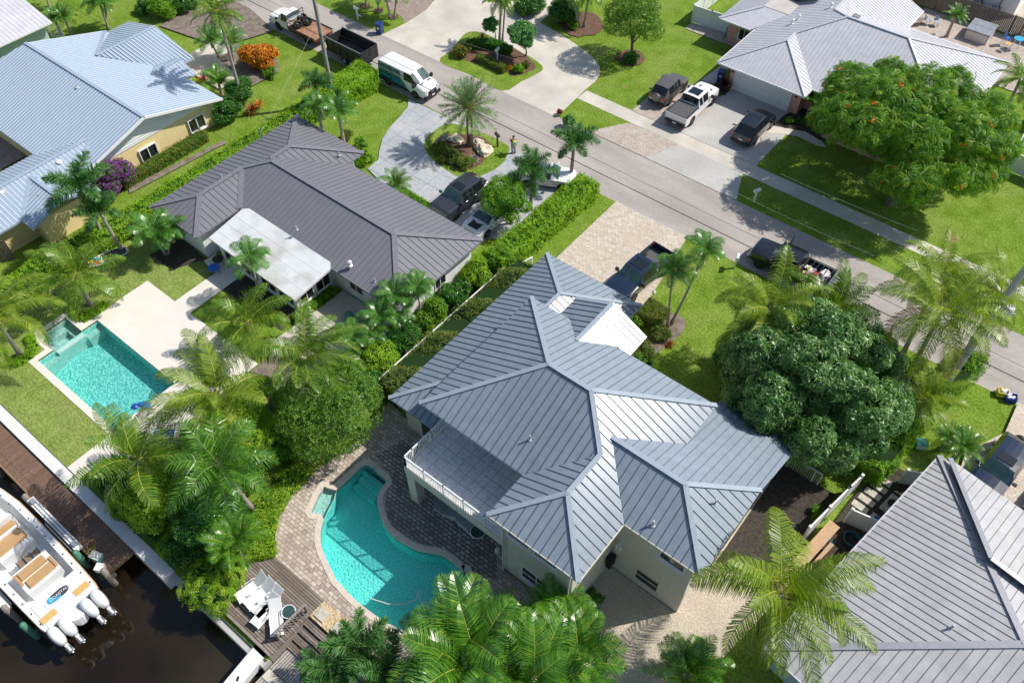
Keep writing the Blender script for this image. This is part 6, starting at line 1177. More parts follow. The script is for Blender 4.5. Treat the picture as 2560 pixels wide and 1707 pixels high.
for k, (m, n_) in enumerate([('white', 7), ('offwhite', 5), ('tail_red', 4), ('yellow', 3), ('orange', 2), ('pool_cover', 5)]):
    b = MB()
    for i in range(n_): x, y = random.uniform(-.75, .75), random.uniform(-.65, .65); b.box((x, y, random.uniform(.08, .35)), (random.uniform(.12, .6), random.uniform(.1, .35), random.uniform(.08, .2)), 0, random.uniform(0, 3))
    b.build(['sheeting', 'bucket', 'fuel_can', 'hose', 'tool', 'toolbox'][k], m, t)
t = thing('metal_rack', 'thin metal ladder rack over the cluttered truck bed', 'rack', (-8.2, 44.75, 1.28))
b = MB()
for s in (-1, 1): b.tube([(-.9, s * .9, 0), (.95, s * .9, 0)], .025, 6)
for k in range(6): b.tube([(-.85 + .35 * k, -.9, 0.02), (-.85 + .35 * k, .9, 0.02)], .02, 6)
b.build('frame', 'chrome', t)
# van
van = thing('van', 'white cargo van with teal lettered sides parked at the drive mouth', 'van', (-47.4, 44.5, 0.03)); w = 1.0
stv = [(2.82, .72, .45, .7, .86, .55, .9), (2.72, .9, .34, .75, 1.0, .75, 1.08), (2.5, .98, .32, .8, 1.12, .82, 1.2), (1.85, 1.0, .32, .8, 1.26, .86, 1.36), (1.05, 1.0, .32, .8, 1.36, .80, 2.02), (.98, 1.0, .32, .8, 1.36, .82, 2.06), (.35, 1.0, .32, .8, 1.36, .86, 2.10), (.2, 1.0, .32, .8, 1.36, .86, 2.1), (-2.6, 1.0, .32, .8, 1.36, .86, 2.1), (-2.76, .98, .36, .8, 1.36, .84, 2.05), (-2.8, .96, .42, .8, 1.34, .82, 2.0)]
loft(van, stv, side=(3, 4, 5), top=(3,), body='white_gloss')
for x in (1.68, -1.62):
    for s in (1, -1): wheel(van, x, s * .9, .36, .24, 'alloy', True, 1.0)
lamps(van, 2.72, -2.78, .94, .98, 1.2, hl=(.3, .3, .2), tl=(.06, .1, .5)); mirrors(van, 1.7, 1.0, 1.35, 'black_trim', (.15, .26, .34))
bxp(van, 'bumper', 'black_trim', (2.62, -.93, .3), (2.92, .93, .58)); bxp(van, 'grille', 'black_trim', (2.76, -.5, .62), (2.86, .5, .92)); bxp(van, 'number_plate', 'white', (2.925, -.16, .42), (2.94, .16, .54)); bxp(van, 'bumper', 'black_trim', (-2.9, -.92, .34), (-2.79, .92, .55)); b = MB(); b.lathe([(.16, 0), (.15, .012)], 16, (0, 0, 0), 0, 'x'); o = b.build('badge', 'chrome', van); o.location = (2.865, 0, .78); o.scale = (1, 1, .5)
for s in (-.45, .45): bxp(van, 'hood_vent', 'black_trim', (2.0, s - .2, 1.36), (2.1, s + .2, 1.385))
def side_panel(t, pts, y0, m, nm, zb=1.36, wr=.86, zr=2.1, w=1.0):
    """vinyl film following the van's flank: flat below the belt, leaning in above it"""
    b = MB(); V = [(x, -(w + .006 - (max(0, z - zb) / (zr - zb)) * (w * .975 - wr) - (.02 if z > zb else 0)) - .004 - y0, z) for x, z in pts]; b.raw(V, [tuple(range(len(V)))]); return b.build(nm, m, t)
side_panel(van, [(-2.74, .62), (.8, .62), (.45, 1.0), (.1, 1.34), (-2.74, 1.34)], .002, 'van_wrap', 'side_graphic'); side_panel(van, [(-2.74, 1.365), (.08, 1.365), (-.1, 1.97), (-2.7, 1.97)], .012, 'van_wrap', 'side_graphic'); side_panel(van, [(-2.74, .36), (1.2, .36), (.82, .615), (-2.74, .615)], .002, 'van_wrap_dark', 'side_graphic')
def text(t, s, size, loc, rot, m, nm='lettering', ext=.004):
    cu = bpy.data.curves.new(nm, 'FONT'); cu.body = s; cu.size = size; cu.extrude = ext; cu.align_x = 'CENTER'; cu.align_y = 'CENTER'; cu.materials.append(MATS[m]); o = bpy.data.objects.new(nm, cu); sc.collection.objects.link(o); o.parent = t; o.location = loc; o.rotation_euler = rot
    bpy.context.view_layer.update(); me = bpy.data.meshes.new_from_object(o.evaluated_get(bpy.context.evaluated_depsgraph_get())); q = link(nm, me, t, loc); q.rotation_euler = rot; bpy.data.objects.remove(o); return q
ta = math.atan2(.115, .74)
text(van, 'SKY KING MARINE', .36, (-1.25, -.985, 1.55), (R(90) - ta, 0, 0), 'white'); b = MB()
for i, (x0, x1, z) in enumerate([(-2.5, -1.2, 1.0), (-1.0, .35, 1.16), (-.95, .25, 1.04), (-.9, .2, .92), (-.85, .15, .80)]): b.b2((x0, -1.016, z - (.07 if i == 0 else .018)), (x1, -1.012, z + (.07 if i == 0 else .018)))
b.build('small_print', 'sky_blue', van)
b = MB(); b.raw([(-1.95, -.94, 1.76), (-1.45, -.94, 1.76), (-1.7, -.915, 1.93)], [(0, 1, 2)]); b.build('peak_logo', 'teal_plastic', van)
# flatbed truck with cable reels, and dump trailer
fb = thing('flatbed_truck', 'white cab flatbed work truck with a rusty deck in front of the black trailer', 'truck', (-61.6, 44.5, 0.03), R(180)); w = 1.0
stf = [(3.35, .85, .5, .8, 1.0, .7, 1.05), (3.2, .96, .45, .8, 1.12, .82, 1.2), (2.75, 1.0, .42, .8, 1.16, .85, 1.24), (2.05, 1.0, .42, .8, 1.2, .86, 1.28), (1.55, 1.0, .42, .8, 1.24, .76, 1.82), (1.4, 1.0, .42, .8, 1.24, .77, 1.85), (.78, 1.0, .42, .8, 1.24, .77, 1.85), (.62, 1.0, .42, .8, 1.22, .78, 1.6), (.6, 1.0, .42, .8, 1.2, .8, 1.3)]
loft(fb, stf, side=(4, 5), top=(3, 6), body='white')
for x in (2.1, -1.9):
    for s in (1, -1): wheel(fb, x, s * .88, .4, .26, 'alloy_dark', x > 0, 1.0)
bxp(fb, 'bed_deck', 'rust', (-3.3, -1.15, .9), (.45, 1.15, 1.02)); bxp(fb, 'bed_frame', 'black_trim', (-3.28, -1.1, .6), (.45, 1.1, .89)); lamps(fb, 3.28, -3.3, .95, .98, .75, tl=(.06, .2, .12)); mirrors(fb, 1.95, 1.0, 1.35); bxp(fb, 'bumper', 'steel_grey', (3.3, -.95, .45), (3.45, .95, .65))
b = MB()
for s in (-1, 1): b.tube([(.5, s * 1.05, 1.0), (.5, s * 1.05, 2.0), (.5, -s * .02, 2.0)], .04, 6)
for z in (1.35, 1.7): b.tube([(.5, -1.05, z), (.5, 1.05, z)], .03, 6)
b.build('headache_rack', 'black_trim', fb)
for s in (-1, 1): bxp(fb, 'side_rail', 'black_trim', (-3.25, s * 1.15, 1.0), (.45, s * 1.2, 1.12))
gc2 = 'cable reels on the flatbed'
for i, (x, y) in enumerate([(-61.2, 43.95), (-60.9, 44.9), (-61.9, 45.15)]):
    q = thing('cable_reel', ['black coil of hose on the flatbed nearest the lawn', 'black coil on the flatbed beside the far rail', 'black coil on the flatbed nearest the cab'][i], 'reel', (x, y, 1.06), .3 * i, gc2); b = MB()
    for k in range(5): b.tube([((.34 + .05 * (k % 3)) * math.cos(a * .3491), (.34 + .05 * (k % 3)) * math.sin(a * .3491), .06 + .07 * k) for a in range(19)], .05, 5)
    b.build('coil', 'rubber', q); b = MB(); b.lathe([(.1, 0), (.1, .36)], 10); b.build('hub', 'steel_grey', q)
o = MB()
for i in range(16): o.box((random.uniform(-.5, .5), random.uniform(-.5, .5), .05 + .02 * i), (random.uniform(.2, .6), random.uniform(.08, .25), .04), 0, random.uniform(0, 3))
tag(o.build('scrap_pile', 'debris', None, False, (-62.1, 44.2, 1.05)), 'tan scrap wood and rags piled behind the white cab', 'scrap')
tr = thing('dump_trailer', 'open black steel dump trailer hitched behind the flatbed truck', 'trailer', (-54.35, 44.4, 0.03))
zt, zb = 2.0, .75
bxp(tr, 'floor', 'trailer_floor', (-2.2, -1.02, zb), (2.2, 1.02, zb + .08))
for s in (-1, 1): bxp(tr, 'side_wall', 'trailer_black', (-2.25, s * 1.03, zb - .05), (2.25, s * 1.09, zt))
bxp(tr, 'front_wall', 'trailer_black', (-2.26, -1.025, zb), (-2.2, 1.025, zt - .1))
for s in (-1, 1):
    bxp(tr, 'tailgate', 'trailer_black', (2.2, s * .02, zb), (2.26, s * 1.025, zt - .02))
    for z in (zb + .1, zt - .12, (zb + zt) / 2): bxp(tr, 'tailgate_rib', 'trailer_black', (2.262, s * .06, z), (2.31, s * 1.0, z + .07))
for s in (-1, 1): bxp(tr, 'top_rail', 'steel_grey', (-2.26, s * 1.02, zt), (2.26, s * 1.10, zt + .05))
for s in (-1, 1):
    for k in range(6): b = MB(); b.b2((-2.2 + k * .86, s * 1.092, zb), (-2.12 + k * .86, s * 1.13, zt - .01)); b.build('side_rib', 'trailer_black', tr)
bxp(tr, 'chassis', 'black_trim', (-3.0, -.45, .5), (2.1, .45, .68)); bxp(tr, 'toolbox', 'trailer_black', (-2.95, -.6, .7), (-2.35, .6, 1.15))
for x in (-.1, .75):
    for s in (-1, 1): wheel(tr, x, s * .95, .36, .22, 'white', False)
# boat
bt = thing('motor_boat', 'white open motor boat with tan seats and four white outboard engines', 'boat', (-28.1, -1.58, -.75))
prof = [(0, 1.5), (-.4, 1.58), (-2, 1.64), (-5, 1.7), (-8, 1.68), (-9.5, 1.5), (-11, 1.1), (-12.3, .55), (-13, .05)]; zg = 1.55
out = [(x, y) for x, y in prof] + [(x, -y) for x, y in prof[::-1]]; n = len(out)
inn = offset(out, -.3); b = MB()
ck = [(-1.15, 1.22)] + [(x, y - .34) for x, y in prof[2:7]] + [(-11.6, .5)]; cin = ck + [(x, -y) for x, y in ck[::-1]]
low = [(x * .985, y * .82) for x, y in out]
b.raw([(p[0], p[1], zg) for p in out] + [(p[0], p[1], .1) for p in low], [(i, n + i, n + (i + 1) % n, (i + 1) % n) for i in range(n)]); b.build('hull', 'white_gloss', bt, smooth=False)
tri = geometry.tessellate_polygon([[Vector((p[0], p[1], 0)) for p in out], [Vector((p[0], p[1], 0)) for p in cin]]); allp = out + cin; b = MB()
b.raw([(p[0], p[1], zg + .002) for p in allp], [t_ if (Vector(allp[t_[1]]) - Vector(allp[t_[0]])).cross(Vector(allp[t_[2]]) - Vector(allp[t_[0]])) > 0 else t_[::-1] for t_ in tri]); b.build('gunwale', 'white_gloss', bt)
b = MB(); m_ = len(cin); b.raw([(p[0], p[1], zg) for p in cin] + [(p[0], p[1], .72) for p in cin], [((i + 1) % m_, i, m_ + i, m_ + (i + 1) % m_)[::-1] for i in range(m_)] + [tuple(range(m_, 2 * m_))]); b.build('cockpit', 'white', bt)
b = MB(); b.tube([(p[0], p[1], zg - .12) for p in out], .05, 6); b.build('rub_rail', 'tan_vinyl', bt)
for s in (-1, 1):
    for k in range(11): b = MB(); b.lathe([(.045, 0), (.045, .02)], 8, (-.6 - .85 * k, s * 1.45 + (.0 if k < 9 else -s * .2), zg + .003)); b.build('rod_holder', 'black_trim', bt)
# transom: swim steps with teak pads, splash well emblem
bxp(bt, 'transom_deck', 'white_gloss', (-1.85, -1.28, .9), (-.02, 1.28, zg + .03))
for s in (-1, 1): bxp(bt, 'swim_pad', 'teak', (-.82, s * .55, zg + .034), (-.42, s * 1.38, zg + .06))
b = MB(); b.prism(smooth_poly([(-.75, -.5), (.55, -.32), (.62, .32), (-.75, .5)], 3), .9, zg + .05); b.build('bracket', 'white_gloss', bt)
oval = lambda cx, cy, rx, ry, n=22: [(cx + rx * math.copysign(abs(math.cos(2 * math.pi * k / n)) ** .7, math.cos(2 * math.pi * k / n)), cy + ry * math.copysign(abs(math.sin(2 * math.pi * k / n)) ** .7, math.sin(2 * math.pi * k / n))) for k in range(n)]
b = MB(); b.prism(oval(-1.28, 0, .38, .80), zg + .032, zg + .06); b.build('emblem_rim', 'white', bt)
b = MB(); b.prism(oval(-1.28, 0, .24, .60), zg + .062, zg + .072); em = b.build('emblem', 'board_dark', bt); b = MB(); b.prism([(-1.1, -.56), (-1.04, .1), (-1.16, .1), (-1.26, -.58)], zg + .074, zg + .078); b.prism(oval(-1.28, -.42, .2, .16), zg + .0735, zg + .0765); b.build('emblem_wave', 'sky_blue', em)
text(em, 'CCOASTAL'[1:], .24, (-1.28, .05, zg + .084), (0, 0, R(90)), 'white')
# leaning post / rear seat module and helm
def seat(x0, x1, y0, y1, z, m='tan_vinyl', nm='cushion'): b = MB(); b.box(((x0 + x1) / 2, (y0 + y1) / 2, z), (x1 - x0, y1 - y0, .14), 0, taper=.93); return b.build(nm, m, bt)
bxp(bt, 'seat_base', 'white', (-4.2, -.98, .72), (-2.55, .98, 1.5)); seat(-4.0, -3.45, -.8, .72, 1.58); seat(-3.3, -2.75, -.72, .8, 1.58); seat(-4.05, -3.2, -.96, -.8, 1.56); seat(-3.6, -2.8, .82, .97, 1.56)
bxp(bt, 'cooler_frame', 'brown_paint', (-4.7, -.45, 1.0), (-4.25, .75, 1.45))
b = MB()
for y in (-.45, -.05, .35, .75): b.b2((-4.72, y - .03, 1.46), (-4.23, y + .03, 1.52))
b.build('rack_bar', 'chrome', bt)
bxp(bt, 'helm_seat_base', 'white', (-7.2, -.95, .72), (-5.3, .95, 1.55)); seat(-6.4, -5.6, -.85, .85, 1.63); seat(-7.15, -6.55, -.85, .85, 1.63); bxp(bt, 'seat_bolster', 'white', (-6.56, -.8, 1.56), (-6.42, .8, 1.82))
b = MB(); b.prism(smooth_poly([(-10.4, -.5), (-7.7, -.85), (-7.3, -.85), (-7.3, .85), (-7.7, .85), (-10.4, .5)], 3), .72, 1.9); b.build('console', 'white_gloss', bt)
for s in (-1, 1): b = MB(); b.tube([(-7.9, s * 1.0, 1.6), (-5.4, s * 1.12, 2.0)], .025, 6); b.build('outrigger', 'steel_grey', bt)
for s in (-1, 1): b = MB(); b.b2((-6.0, s * 1.9, .9), (-3.2, s * 1.83, 1.0)); b.build('fender_board', 'white', bt)
# outboards
def outboard(y):
    q = thing('outboard_engine', ['outboard engine nearest the dock', 'second outboard engine from the dock', 'third outboard engine from the dock', 'outboard engine farthest from the dock'][len(OB)], 'engine', (-28.1, y, -.75), 0, 'outboard engines on the white boat'); OB.append(q)
    b = MB(); k = 14; lv = [(.95, .72, .0), (1.1, .92, .0), (1.35, 1.0, .0), (1.62, .95, -.01), (1.82, .76, -.03), (1.92, .42, -.05)]; v = []
    for z, q_, dx in lv:
        for i in range(k): a = 2 * math.pi * i / k; ca, sa = math.cos(a), math.sin(a); v.append((.58 + dx + .52 * q_ * math.copysign(abs(ca) ** .75, ca), .30 * q_ * (1 - .22 * ca) * math.copysign(abs(sa) ** .7, sa), z - .12 * ca * (z > 1.5)))
    b.raw(v, [tuple(range(k - 1, -1, -1)), tuple(range(5 * k, 6 * k))] + [(a * k + i, a * k + (i + 1) % k, (a + 1) * k + (i + 1) % k, (a + 1) * k + i) for a in range(5) for i in range(k)])
    b.build('cowling', 'white_gloss', q, True); b = MB(); b.b2((.0, -.12, .8), (.16, .12, 1.35)); b.build('bracket', 'black_trim', q)
    b = MB(); b.b2((.62, -.1, .25), (.9, .1, 1.0)); b.b2((.85, -.05, .6), (1.3, .05, .75)); b.build('leg', 'white', q); b = MB(); b.b2((.9, -.15, .7), (1.4, .15, .74)); b.lathe([(.09, 0), (.07, .25)], 8, (1.2, 0, .62), 0, 'x'); b.build('drive_unit', 'chrome', q)
OB = []
for y in (-.33, -.95, -2.22, -2.85): outboard(y)
# ------------------------------------------------------------------ street furniture, fences, garden and pool things
def mailbox(label, pos, m, rz=0.0, h=1.05, arm=False):
    c = G(*pos); t = thing('mailbox', label, 'mailbox', (c.x, c.y, 0), rz); b = MB(); b.b2((-.06, -.06, 0), (.06, .06, h)); b.build('post', m, t); b = MB()
    pr = [(-.12, 0), (.12, 0), (.12, .14), (.07, .23), (-.07, .23), (-.12, .14)]; V = [(x, y, h + z) for y in (-.26, .3) for x, z in pr]; b.raw(V, [tuple(range(6)), tuple(range(11, 5, -1))] + [(6 + i, 6 + (i + 1) % 6, (i + 1) % 6, i) for i in range(6)]); b.build('box', m, t)
    b = MB(); b.b2((.121, -.15, h + .12), (.135, -.12, h + .3)); b.build('flag', 'tail_red' if m == 'white' else m, t)
    if arm: b = MB(); b.b2((-.05, -.5, .5), (.05, .0, .6)); b.build('brace', m, t)
    return t
mailbox('large dark brown mailbox on a thick post at the date palm island', ('q', 265, 540), 'brown_mail', 1.2, 1.15) if 'brown_mail' in MATS else None
mat('brown_mail', (0.045, 0.04, 0.036), (0.06, 0.055, 0.05), rough=.6); mailbox('large dark brown mailbox on a thick post at the date palm island', ('q', 265, 540), 'brown_mail', R(65), 1.15)
mailbox('white mailbox on the verge opposite, in the tree shade', ('3', 505, 1378), 'white', R(-25), 1.0); mailbox('white mailbox at the lawn corner beside the stopped black pickup', ('6', 372, 272), 'white', R(20), 1.0); mailbox('white mailbox on the far lawn beside the blue bin', ('t', 1840, 390), 'white', R(90), 1.1, arm=True); mailbox('slim pale mailbox among the island plants', ('2', 1075, 420), 'offwhite', R(10), 1.1)
def wbin(label, pos, rz, group=None):
    c = G(*pos); t = thing('wheelie_bin', label, 'bin', (c.x, c.y, 0.02), rz, group); b = MB(); b.box((0, 0, .5), (.5, .55, .95), 0, taper=1.18); b.build('body', 'bin_blue', t); b = MB(); b.box((0, 0, 1.02), (.64, .7, .08)); b.build('lid', 'bin_blue', t)
    for s in (-1, 1): b = MB(); b.lathe([(.11, -.03), (.11, .03)], 12, (s * .24, -.27, .11), 0, 'x'); b.build('wheel', 'rubber', t)
    b = MB(); b.b2((-.12, .305, .55), (.12, .315, .75)); b.build('sign', 'white', t)
    return t
wbin('blue wheeled bin standing open at the road edge of the far lawn', ('2', 275, 230), R(200)); wbin('blue wheeled bin against the pink wall beside the garage', ('w', 1240, 270), R(190)); 
for i, (m, x, y, l) in enumerate([('yellow', 2195, 1140, 'yellow recycling crate full of paper at the road edge'), ('royal_blue', 2250, 1175, 'blue recycling crate next to the yellow one')]):
    c = G('6', x, y); t = thing('recycling_crate', l, 'crate', (c.x, c.y, 0.02), R(20)); b = MB()
    for a, d in (((-.33, -.25, 0), (.33, -.21, .42)), ((-.33, .21, 0), (.33, .25, .42)), ((-.33, -.209, 0), (-.29, .209, .42)), ((.29, -.209, 0), (.33, .209, .42)), ((-.289, -.209, 0), (.289, .209, .03))): b.b2(a, d)
    b.build('crate', m, t); b = MB(); random.seed(i)
    for k in range(10): b.box((random.uniform(-.2, .2), random.uniform(-.15, .15), random.uniform(.1, .42)), (.2, .14, .1), 0, random.random() * 3)
    b.build('contents', 'offwhite', t)
# poles and wires
pl = at(*P('1', 2245, 500), 3.1); t = thing('utility_pole', 'tall leaning wooden utility pole beside the dump trailer', 'pole', (pl.x, pl.y, 0)); b = MB(); b.tube([(0, 0, -.2), (0, 0, 11.5)], [.19, .14], 12); b.build('pole', 'pole_wood', t); b = MB(); b.tube([(0, -.19, 0), (0, -.17, 8)], .025, 6); b.build('conduit', 'steel_grey', t)
p2 = at(*P('6', 2070, 700), 6.6); t = thing('utility_pole', 'thick concrete utility pole with a transformer at the right edge', 'pole', (p2.x, p2.y, 0)); b = MB(); b.tube([(0, 0, -.2), (0, 0, 12.5)], [.24, .17], 10); b.build('pole', 'pole_concrete', t); b = MB(); b.lathe([(.22, 0), (.25, .05), (.25, .7), (.2, .78)], 14, (.5, .0, 8.2)); b.build('transformer', 'offwhite', t); b = MB(); b.tube([(-.5, 0, 8.6), (.9, 0, 8.6)], .05, 6); b.build('crossarm', 'pole_concrete', t)
def wire(label, a, c, sag=.35, r=.014, m='wire', g=None):
    a, c = Vector(a), Vector(c); n = 24; b = MB(); b.tube([tuple(a + (c - a) * (i / n) - Vector((0, 0, sag * 4 * (i / n) * (1 - i / n)))) for i in range(n + 1)], r, 5); o = b.build('power_line', m); tag(o, label, 'wire', g)
wire('thick dark overhead cable running along the near side of the road', (-95, 38.25, 6.7), (40, 38.3, 6.7), 0, .026); wire('thin dark wire just above the thick overhead cable', (-95, 39.0, 7.0), (40, 39.0, 7.0), 0, .012)
wire('pale wire crossing over the verge and white mailbox', tuple(at(*P('3', 385, 1318), 7.4)), tuple(at(*P('6', 1330, 190), 7.4)), .1, .006, 'wire_pale'); wire('pale wire over the lawn in front of the flame tree', tuple(at(*P('3', 690, 1190), 7.4)), tuple(at(*P('3', 1620, 1575), 7.4)), .1, .005, 'wire_pale'); wire('pale wire over the planted island across the street', tuple(at(*P('2', 40, 0), 7.4)), tuple(at(*P('2', 1260, 430), 7.4)), .1, .005, 'wire_pale')
wire('service wire from the dark roof mast to the wooden pole', tuple(at(*P('1', 1780, 905), 4.1)), (pl.x, pl.y, 8.0), .2, .006, 'wire_pale')
# fences
def panel_fence(label, path, h, m='vinyl', post=.13, th=.05, grp=None, name='fence', rail=True, step=1.85):
    t = thing(name, label, 'fence', (path[0][0], path[0][1], 0), 0, grp); o = Vector((path[0][0], path[0][1], 0))
    for a, c in zip(path[:-1], path[1:]):
        a, c = Vector((a[0], a[1], 0)) - o, Vector((c[0], c[1], 0)) - o; L = (c - a).length; n = max(1, round(L / step)); d = (c - a) / n; ang = math.atan2(d.y, d.x)
        for i in range(n + 1):
            p = a + d * i; b = MB(); b.box((p.x, p.y, h / 2 + .04), (post, post, h + .08), 0, ang); b.box((p.x, p.y, h + .1), (post * 1.25, post * 1.25, .05), 0, ang); b.build('post', m, t)
            if i < n:
                q = p + d * .5; b = MB(); b.box((q.x, q.y, h / 2 + .03), (d.length - post - .004, th, h - .1), 0, ang); b.box((q.x, q.y, h - .02), (d.length - post - .004, th * 1.8, .09), 0, ang); b.build('panel', m, t)
    return t
panel_fence('white vinyl fence along the gravel yard beside the grey roof', [tuple(G('9', 830, 590))[:2], tuple(G('9', 1095, 325))[:2], tuple(G('9', 1180, 245))[:2]], 1.75); panel_fence('short white vinyl fence meeting the grey roof, with a plank leaning inside', [tuple(G('9', 1115, 470))[:2], tuple(G('9', 1320, 560))[:2]], 1.7)
panel_fence('white vinyl fence at the far corner of the grey roof', [tuple(G('9', 1490, 200))[:2], tuple(G('9', 1640, 230))[:2]], 1.6)
panel_fence('white double gate and fence beside the pink house', [tuple(G('3', 80, 155))[:2], tuple(G('3', 200, 195))[:2], tuple(G('3', 330, 235))[:2]], 1.75, name='fence'); panel_fence('white fence running back from the double gate', [tuple(G('3', 80, 150))[:2], (G('3', 80, 150).x, G('3', 80, 150).y + 6)], 1.75)
panel_fence('white vinyl fence right of the flame tree', [tuple(G('3', 2200, 1150))[:2], (G('3', 2200, 1150).x + 5.0, G('3', 2200, 1150).y - .3)], 1.7); panel_fence('white vinyl fence seen behind the flame tree at the right edge', [tuple(G('3', 2250, 1090))[:2], (G('3', 2250, 1090).x, G('3', 2250, 1090).y + 7)], 1.7)
def plank_fence(label, a, c, h, m='fence_wood'):
    t = thing('fence', label, 'fence', (a[0], a[1], 0)); d = Vector((c[0] - a[0], c[1] - a[1], 0)); L = d.length; ang = math.atan2(d.y, d.x); d.normalize(); n = int(L / .16); b = MB()
    for i in range(n): p = d * (i + .5) * .16; b.box((p.x, p.y, h / 2 + random.uniform(-.02, .02)), (.135, .025 + .02 * (i % 2), h), 0, ang)
    b.build('board_panel', m, t)
    for i in range(int(L / 2.4) + 1): p = d * i * 2.4; nn = Vector((-d.y, d.x, 0)) * .06; b = MB(); b.box((p.x + nn.x, p.y + nn.y, h / 2), (.1, .1, h + .04), 0, ang); b.build('post', m, t)
plank_fence('weathered wooden plank fence behind the hot tub', (-20.5, 86.85), (2, 86.85), 1.9)
plank_fence('grey wooden screen below the brown eave at the left edge', tuple(G('d', -30, 880))[:2], tuple(G('d', 250, 830))[:2], 1.9)
def rail_fence(nm, label, a, c, h, cat='fence', m='white', gap=.13):
    t = thing(nm, label, cat, (a[0], a[1], 0)); d = Vector((c[0] - a[0], c[1] - a[1], 0)); railing(t, (0, 0, .04), tuple(d), h, m, 'railing', gap, .022); return t
rail_fence('fence', 'white railed gate between the mango tree and gravel yard', tuple(G('9', 720, 90))[:2], tuple(G('9', 930, 215))[:2], 1.4); rail_fence('fence', 'white railed gate at the upper corner of the front house roof', tuple(G('5', 1235, 330))[:2], tuple(G('5', 1310, 285))[:2], 1.3); rail_fence('fence', 'small white picket gate behind the blue roof', tuple(G('b', 740, 530))[:2], tuple(G('b', 905, 520))[:2], 1.2)
rail_fence('fence', 'long white railing half buried in the side hedges', (-25.9, 16.0), (-25.9, 31.5), 1.2, gap=.5)
# loungers, chairs and tables
def chaise(label, loc, rz, m='white', f='white', back=.95, g=None):
    t = thing('sun_lounger', label, 'lounger', loc, rz, g)
    b = MB(); b.box((.35, 0, .36), (1.15, .60, .03)); b.build('seat', f, t); b = MB(); b.raw([(-.22, -.3, .37), (-.22, .3, .37), (-.85, .3, .37 + back * .6), (-.85, -.3, .37 + back * .6), (-.24, -.3, .345), (-.24, .3, .345), (-.87, .3, .345 + back * .6), (-.87, -.3, .345 + back * .6)], [(0, 1, 2, 3), (7, 6, 5, 4), (0, 3, 7, 4), (1, 5, 6, 2), (2, 6, 7, 3)]); b.build('backrest', f, t)
    for s in (-1, 1):
        b = MB(); b.tube([(.95, s * .32, .36), (-.25, s * .32, .36), (-.88, s * .32, .36 + back * .6)], .025, 6); b.build('frame', m, t); b = MB(); b.tube([(.45, s * .32, .36), (.4, s * .32, .58), (-.25, s * .32, .6), (-.4, s * .32, .5)], .022, 6); b.build('armrest', m, t)
        for x in (.8, -.35): b = MB(); b.tube([(x, s * .32, .36), (x, s * .32, 0)], .022, 6); b.build('leg', m, t)
    return t
gl2 = 'white loungers on the weathered deck'
for i, (x, y, rz) in enumerate([(1735, 925, -100), (1795, 970, -96), (1850, 1020, -92), (1835, 1080, -86), (1900, 1130, -40)]):
    c = G('7', x, y, .2); chaise(['white lounger at the upper end of the deck row', 'second white lounger of the row, turned back', 'white lounger in the middle of the row', 'white lounger on the canal side of the row', 'white lounger nearest the wooden railing'][i], (c.x, c.y, .165), R(rz), g=gl2)
def rtable(label, loc, r, h, m='white', top='glass_teal'):
    t = thing('round_table', label, 'table', loc); b = MB(); b.tube([(r * math.cos(a * .314), r * math.sin(a * .314), h) for a in range(21)], .03, 6); b.build('rim', m, t); b = MB(); b.lathe([(r - .01, h - .01), (r - .01, h + .005)], 20); b.build('tabletop', top, t)
    for k in range(3): a = k * 2.09; b = MB(); b.tube([(r * .9 * math.cos(a), r * .9 * math.sin(a), h - .02), (r * .45 * math.cos(a), r * .45 * math.sin(a), h * .5), (r * .8 * math.cos(a), r * .8 * math.sin(a), 0)], .018, 6); b.build('leg', m, t)
c = G('7', 1975, 1075, .5); rtable('round white glass-topped table on the deck beside the loungers', (c.x, c.y, .165), .36, .45)
zp = .1
c = G('v', 1800, 760, .3); chaise('grey sling chair under the balcony edge', (c.x, c.y, zp), R(20), f='sling_grey', back=1.0, g='grey sling chairs under the balcony'); c = G('v', 1990, 890, .3); chaise('grey sling lounger under the balcony beside the round table', (c.x, c.y, zp), R(-5), f='sling_grey', back=.3, g='grey sling chairs under the balcony')
c = G('v', 2130, 985, .45); rtable('round glass table under the balcony edge', (c.x, c.y, zp), .42, .5)
c = G('8', 1078, 670); t = thing('gas_bottle', 'white gas bottle standing on the dark patio', 'gas bottle', (c.x, c.y, zp)); b = MB(); b.lathe([(.12, 0), (.155, .05), (.155, .3), (.1, .4), (.05, .42)], 14); b.build('body', 'white', t); b = MB(); b.lathe([(.1, .42), (.1, .5)], 12); b.build('collar', 'white', t)
b = MB(); b.lathe([(.13, 0), (.13, .02)], 16); c = G('8', 870, 775, .1); tag(b.build('skimmer_lid', 'white', None, False, (c.x, c.y, .13)), 'round white skimmer lid in the patio by the kidney pool', 'lid')
# deck railing by the loungers
t = thing('deck_railing', 'weathered wooden railing with slats at the end of the weathered deck', 'railing', (-18.8, 4.2, .165)); a = Vector((-18.8, 4.2, .165)) - t.location; c = Vector((-18.75, 6.1, .165)) - t.location; d = (c - a); n = 9
b = MB(); b.bar(tuple(a + Vector((0, 0, .85))), tuple(c + Vector((0, 0, .85))), .14, .05); b.build('handrail', 'weathered_wood', t)
for i in range(n + 1): p = a + d * i / n; b = MB(); b.box((p.x, p.y, .42), (.05, .05, .86)); b.build('baluster', 'weathered_wood', t)
for q in (a, c): b = MB(); b.box((q.x, q.y, .45), (.12, .12, .92), 0, .8); b.build('post', 'weathered_wood', t)
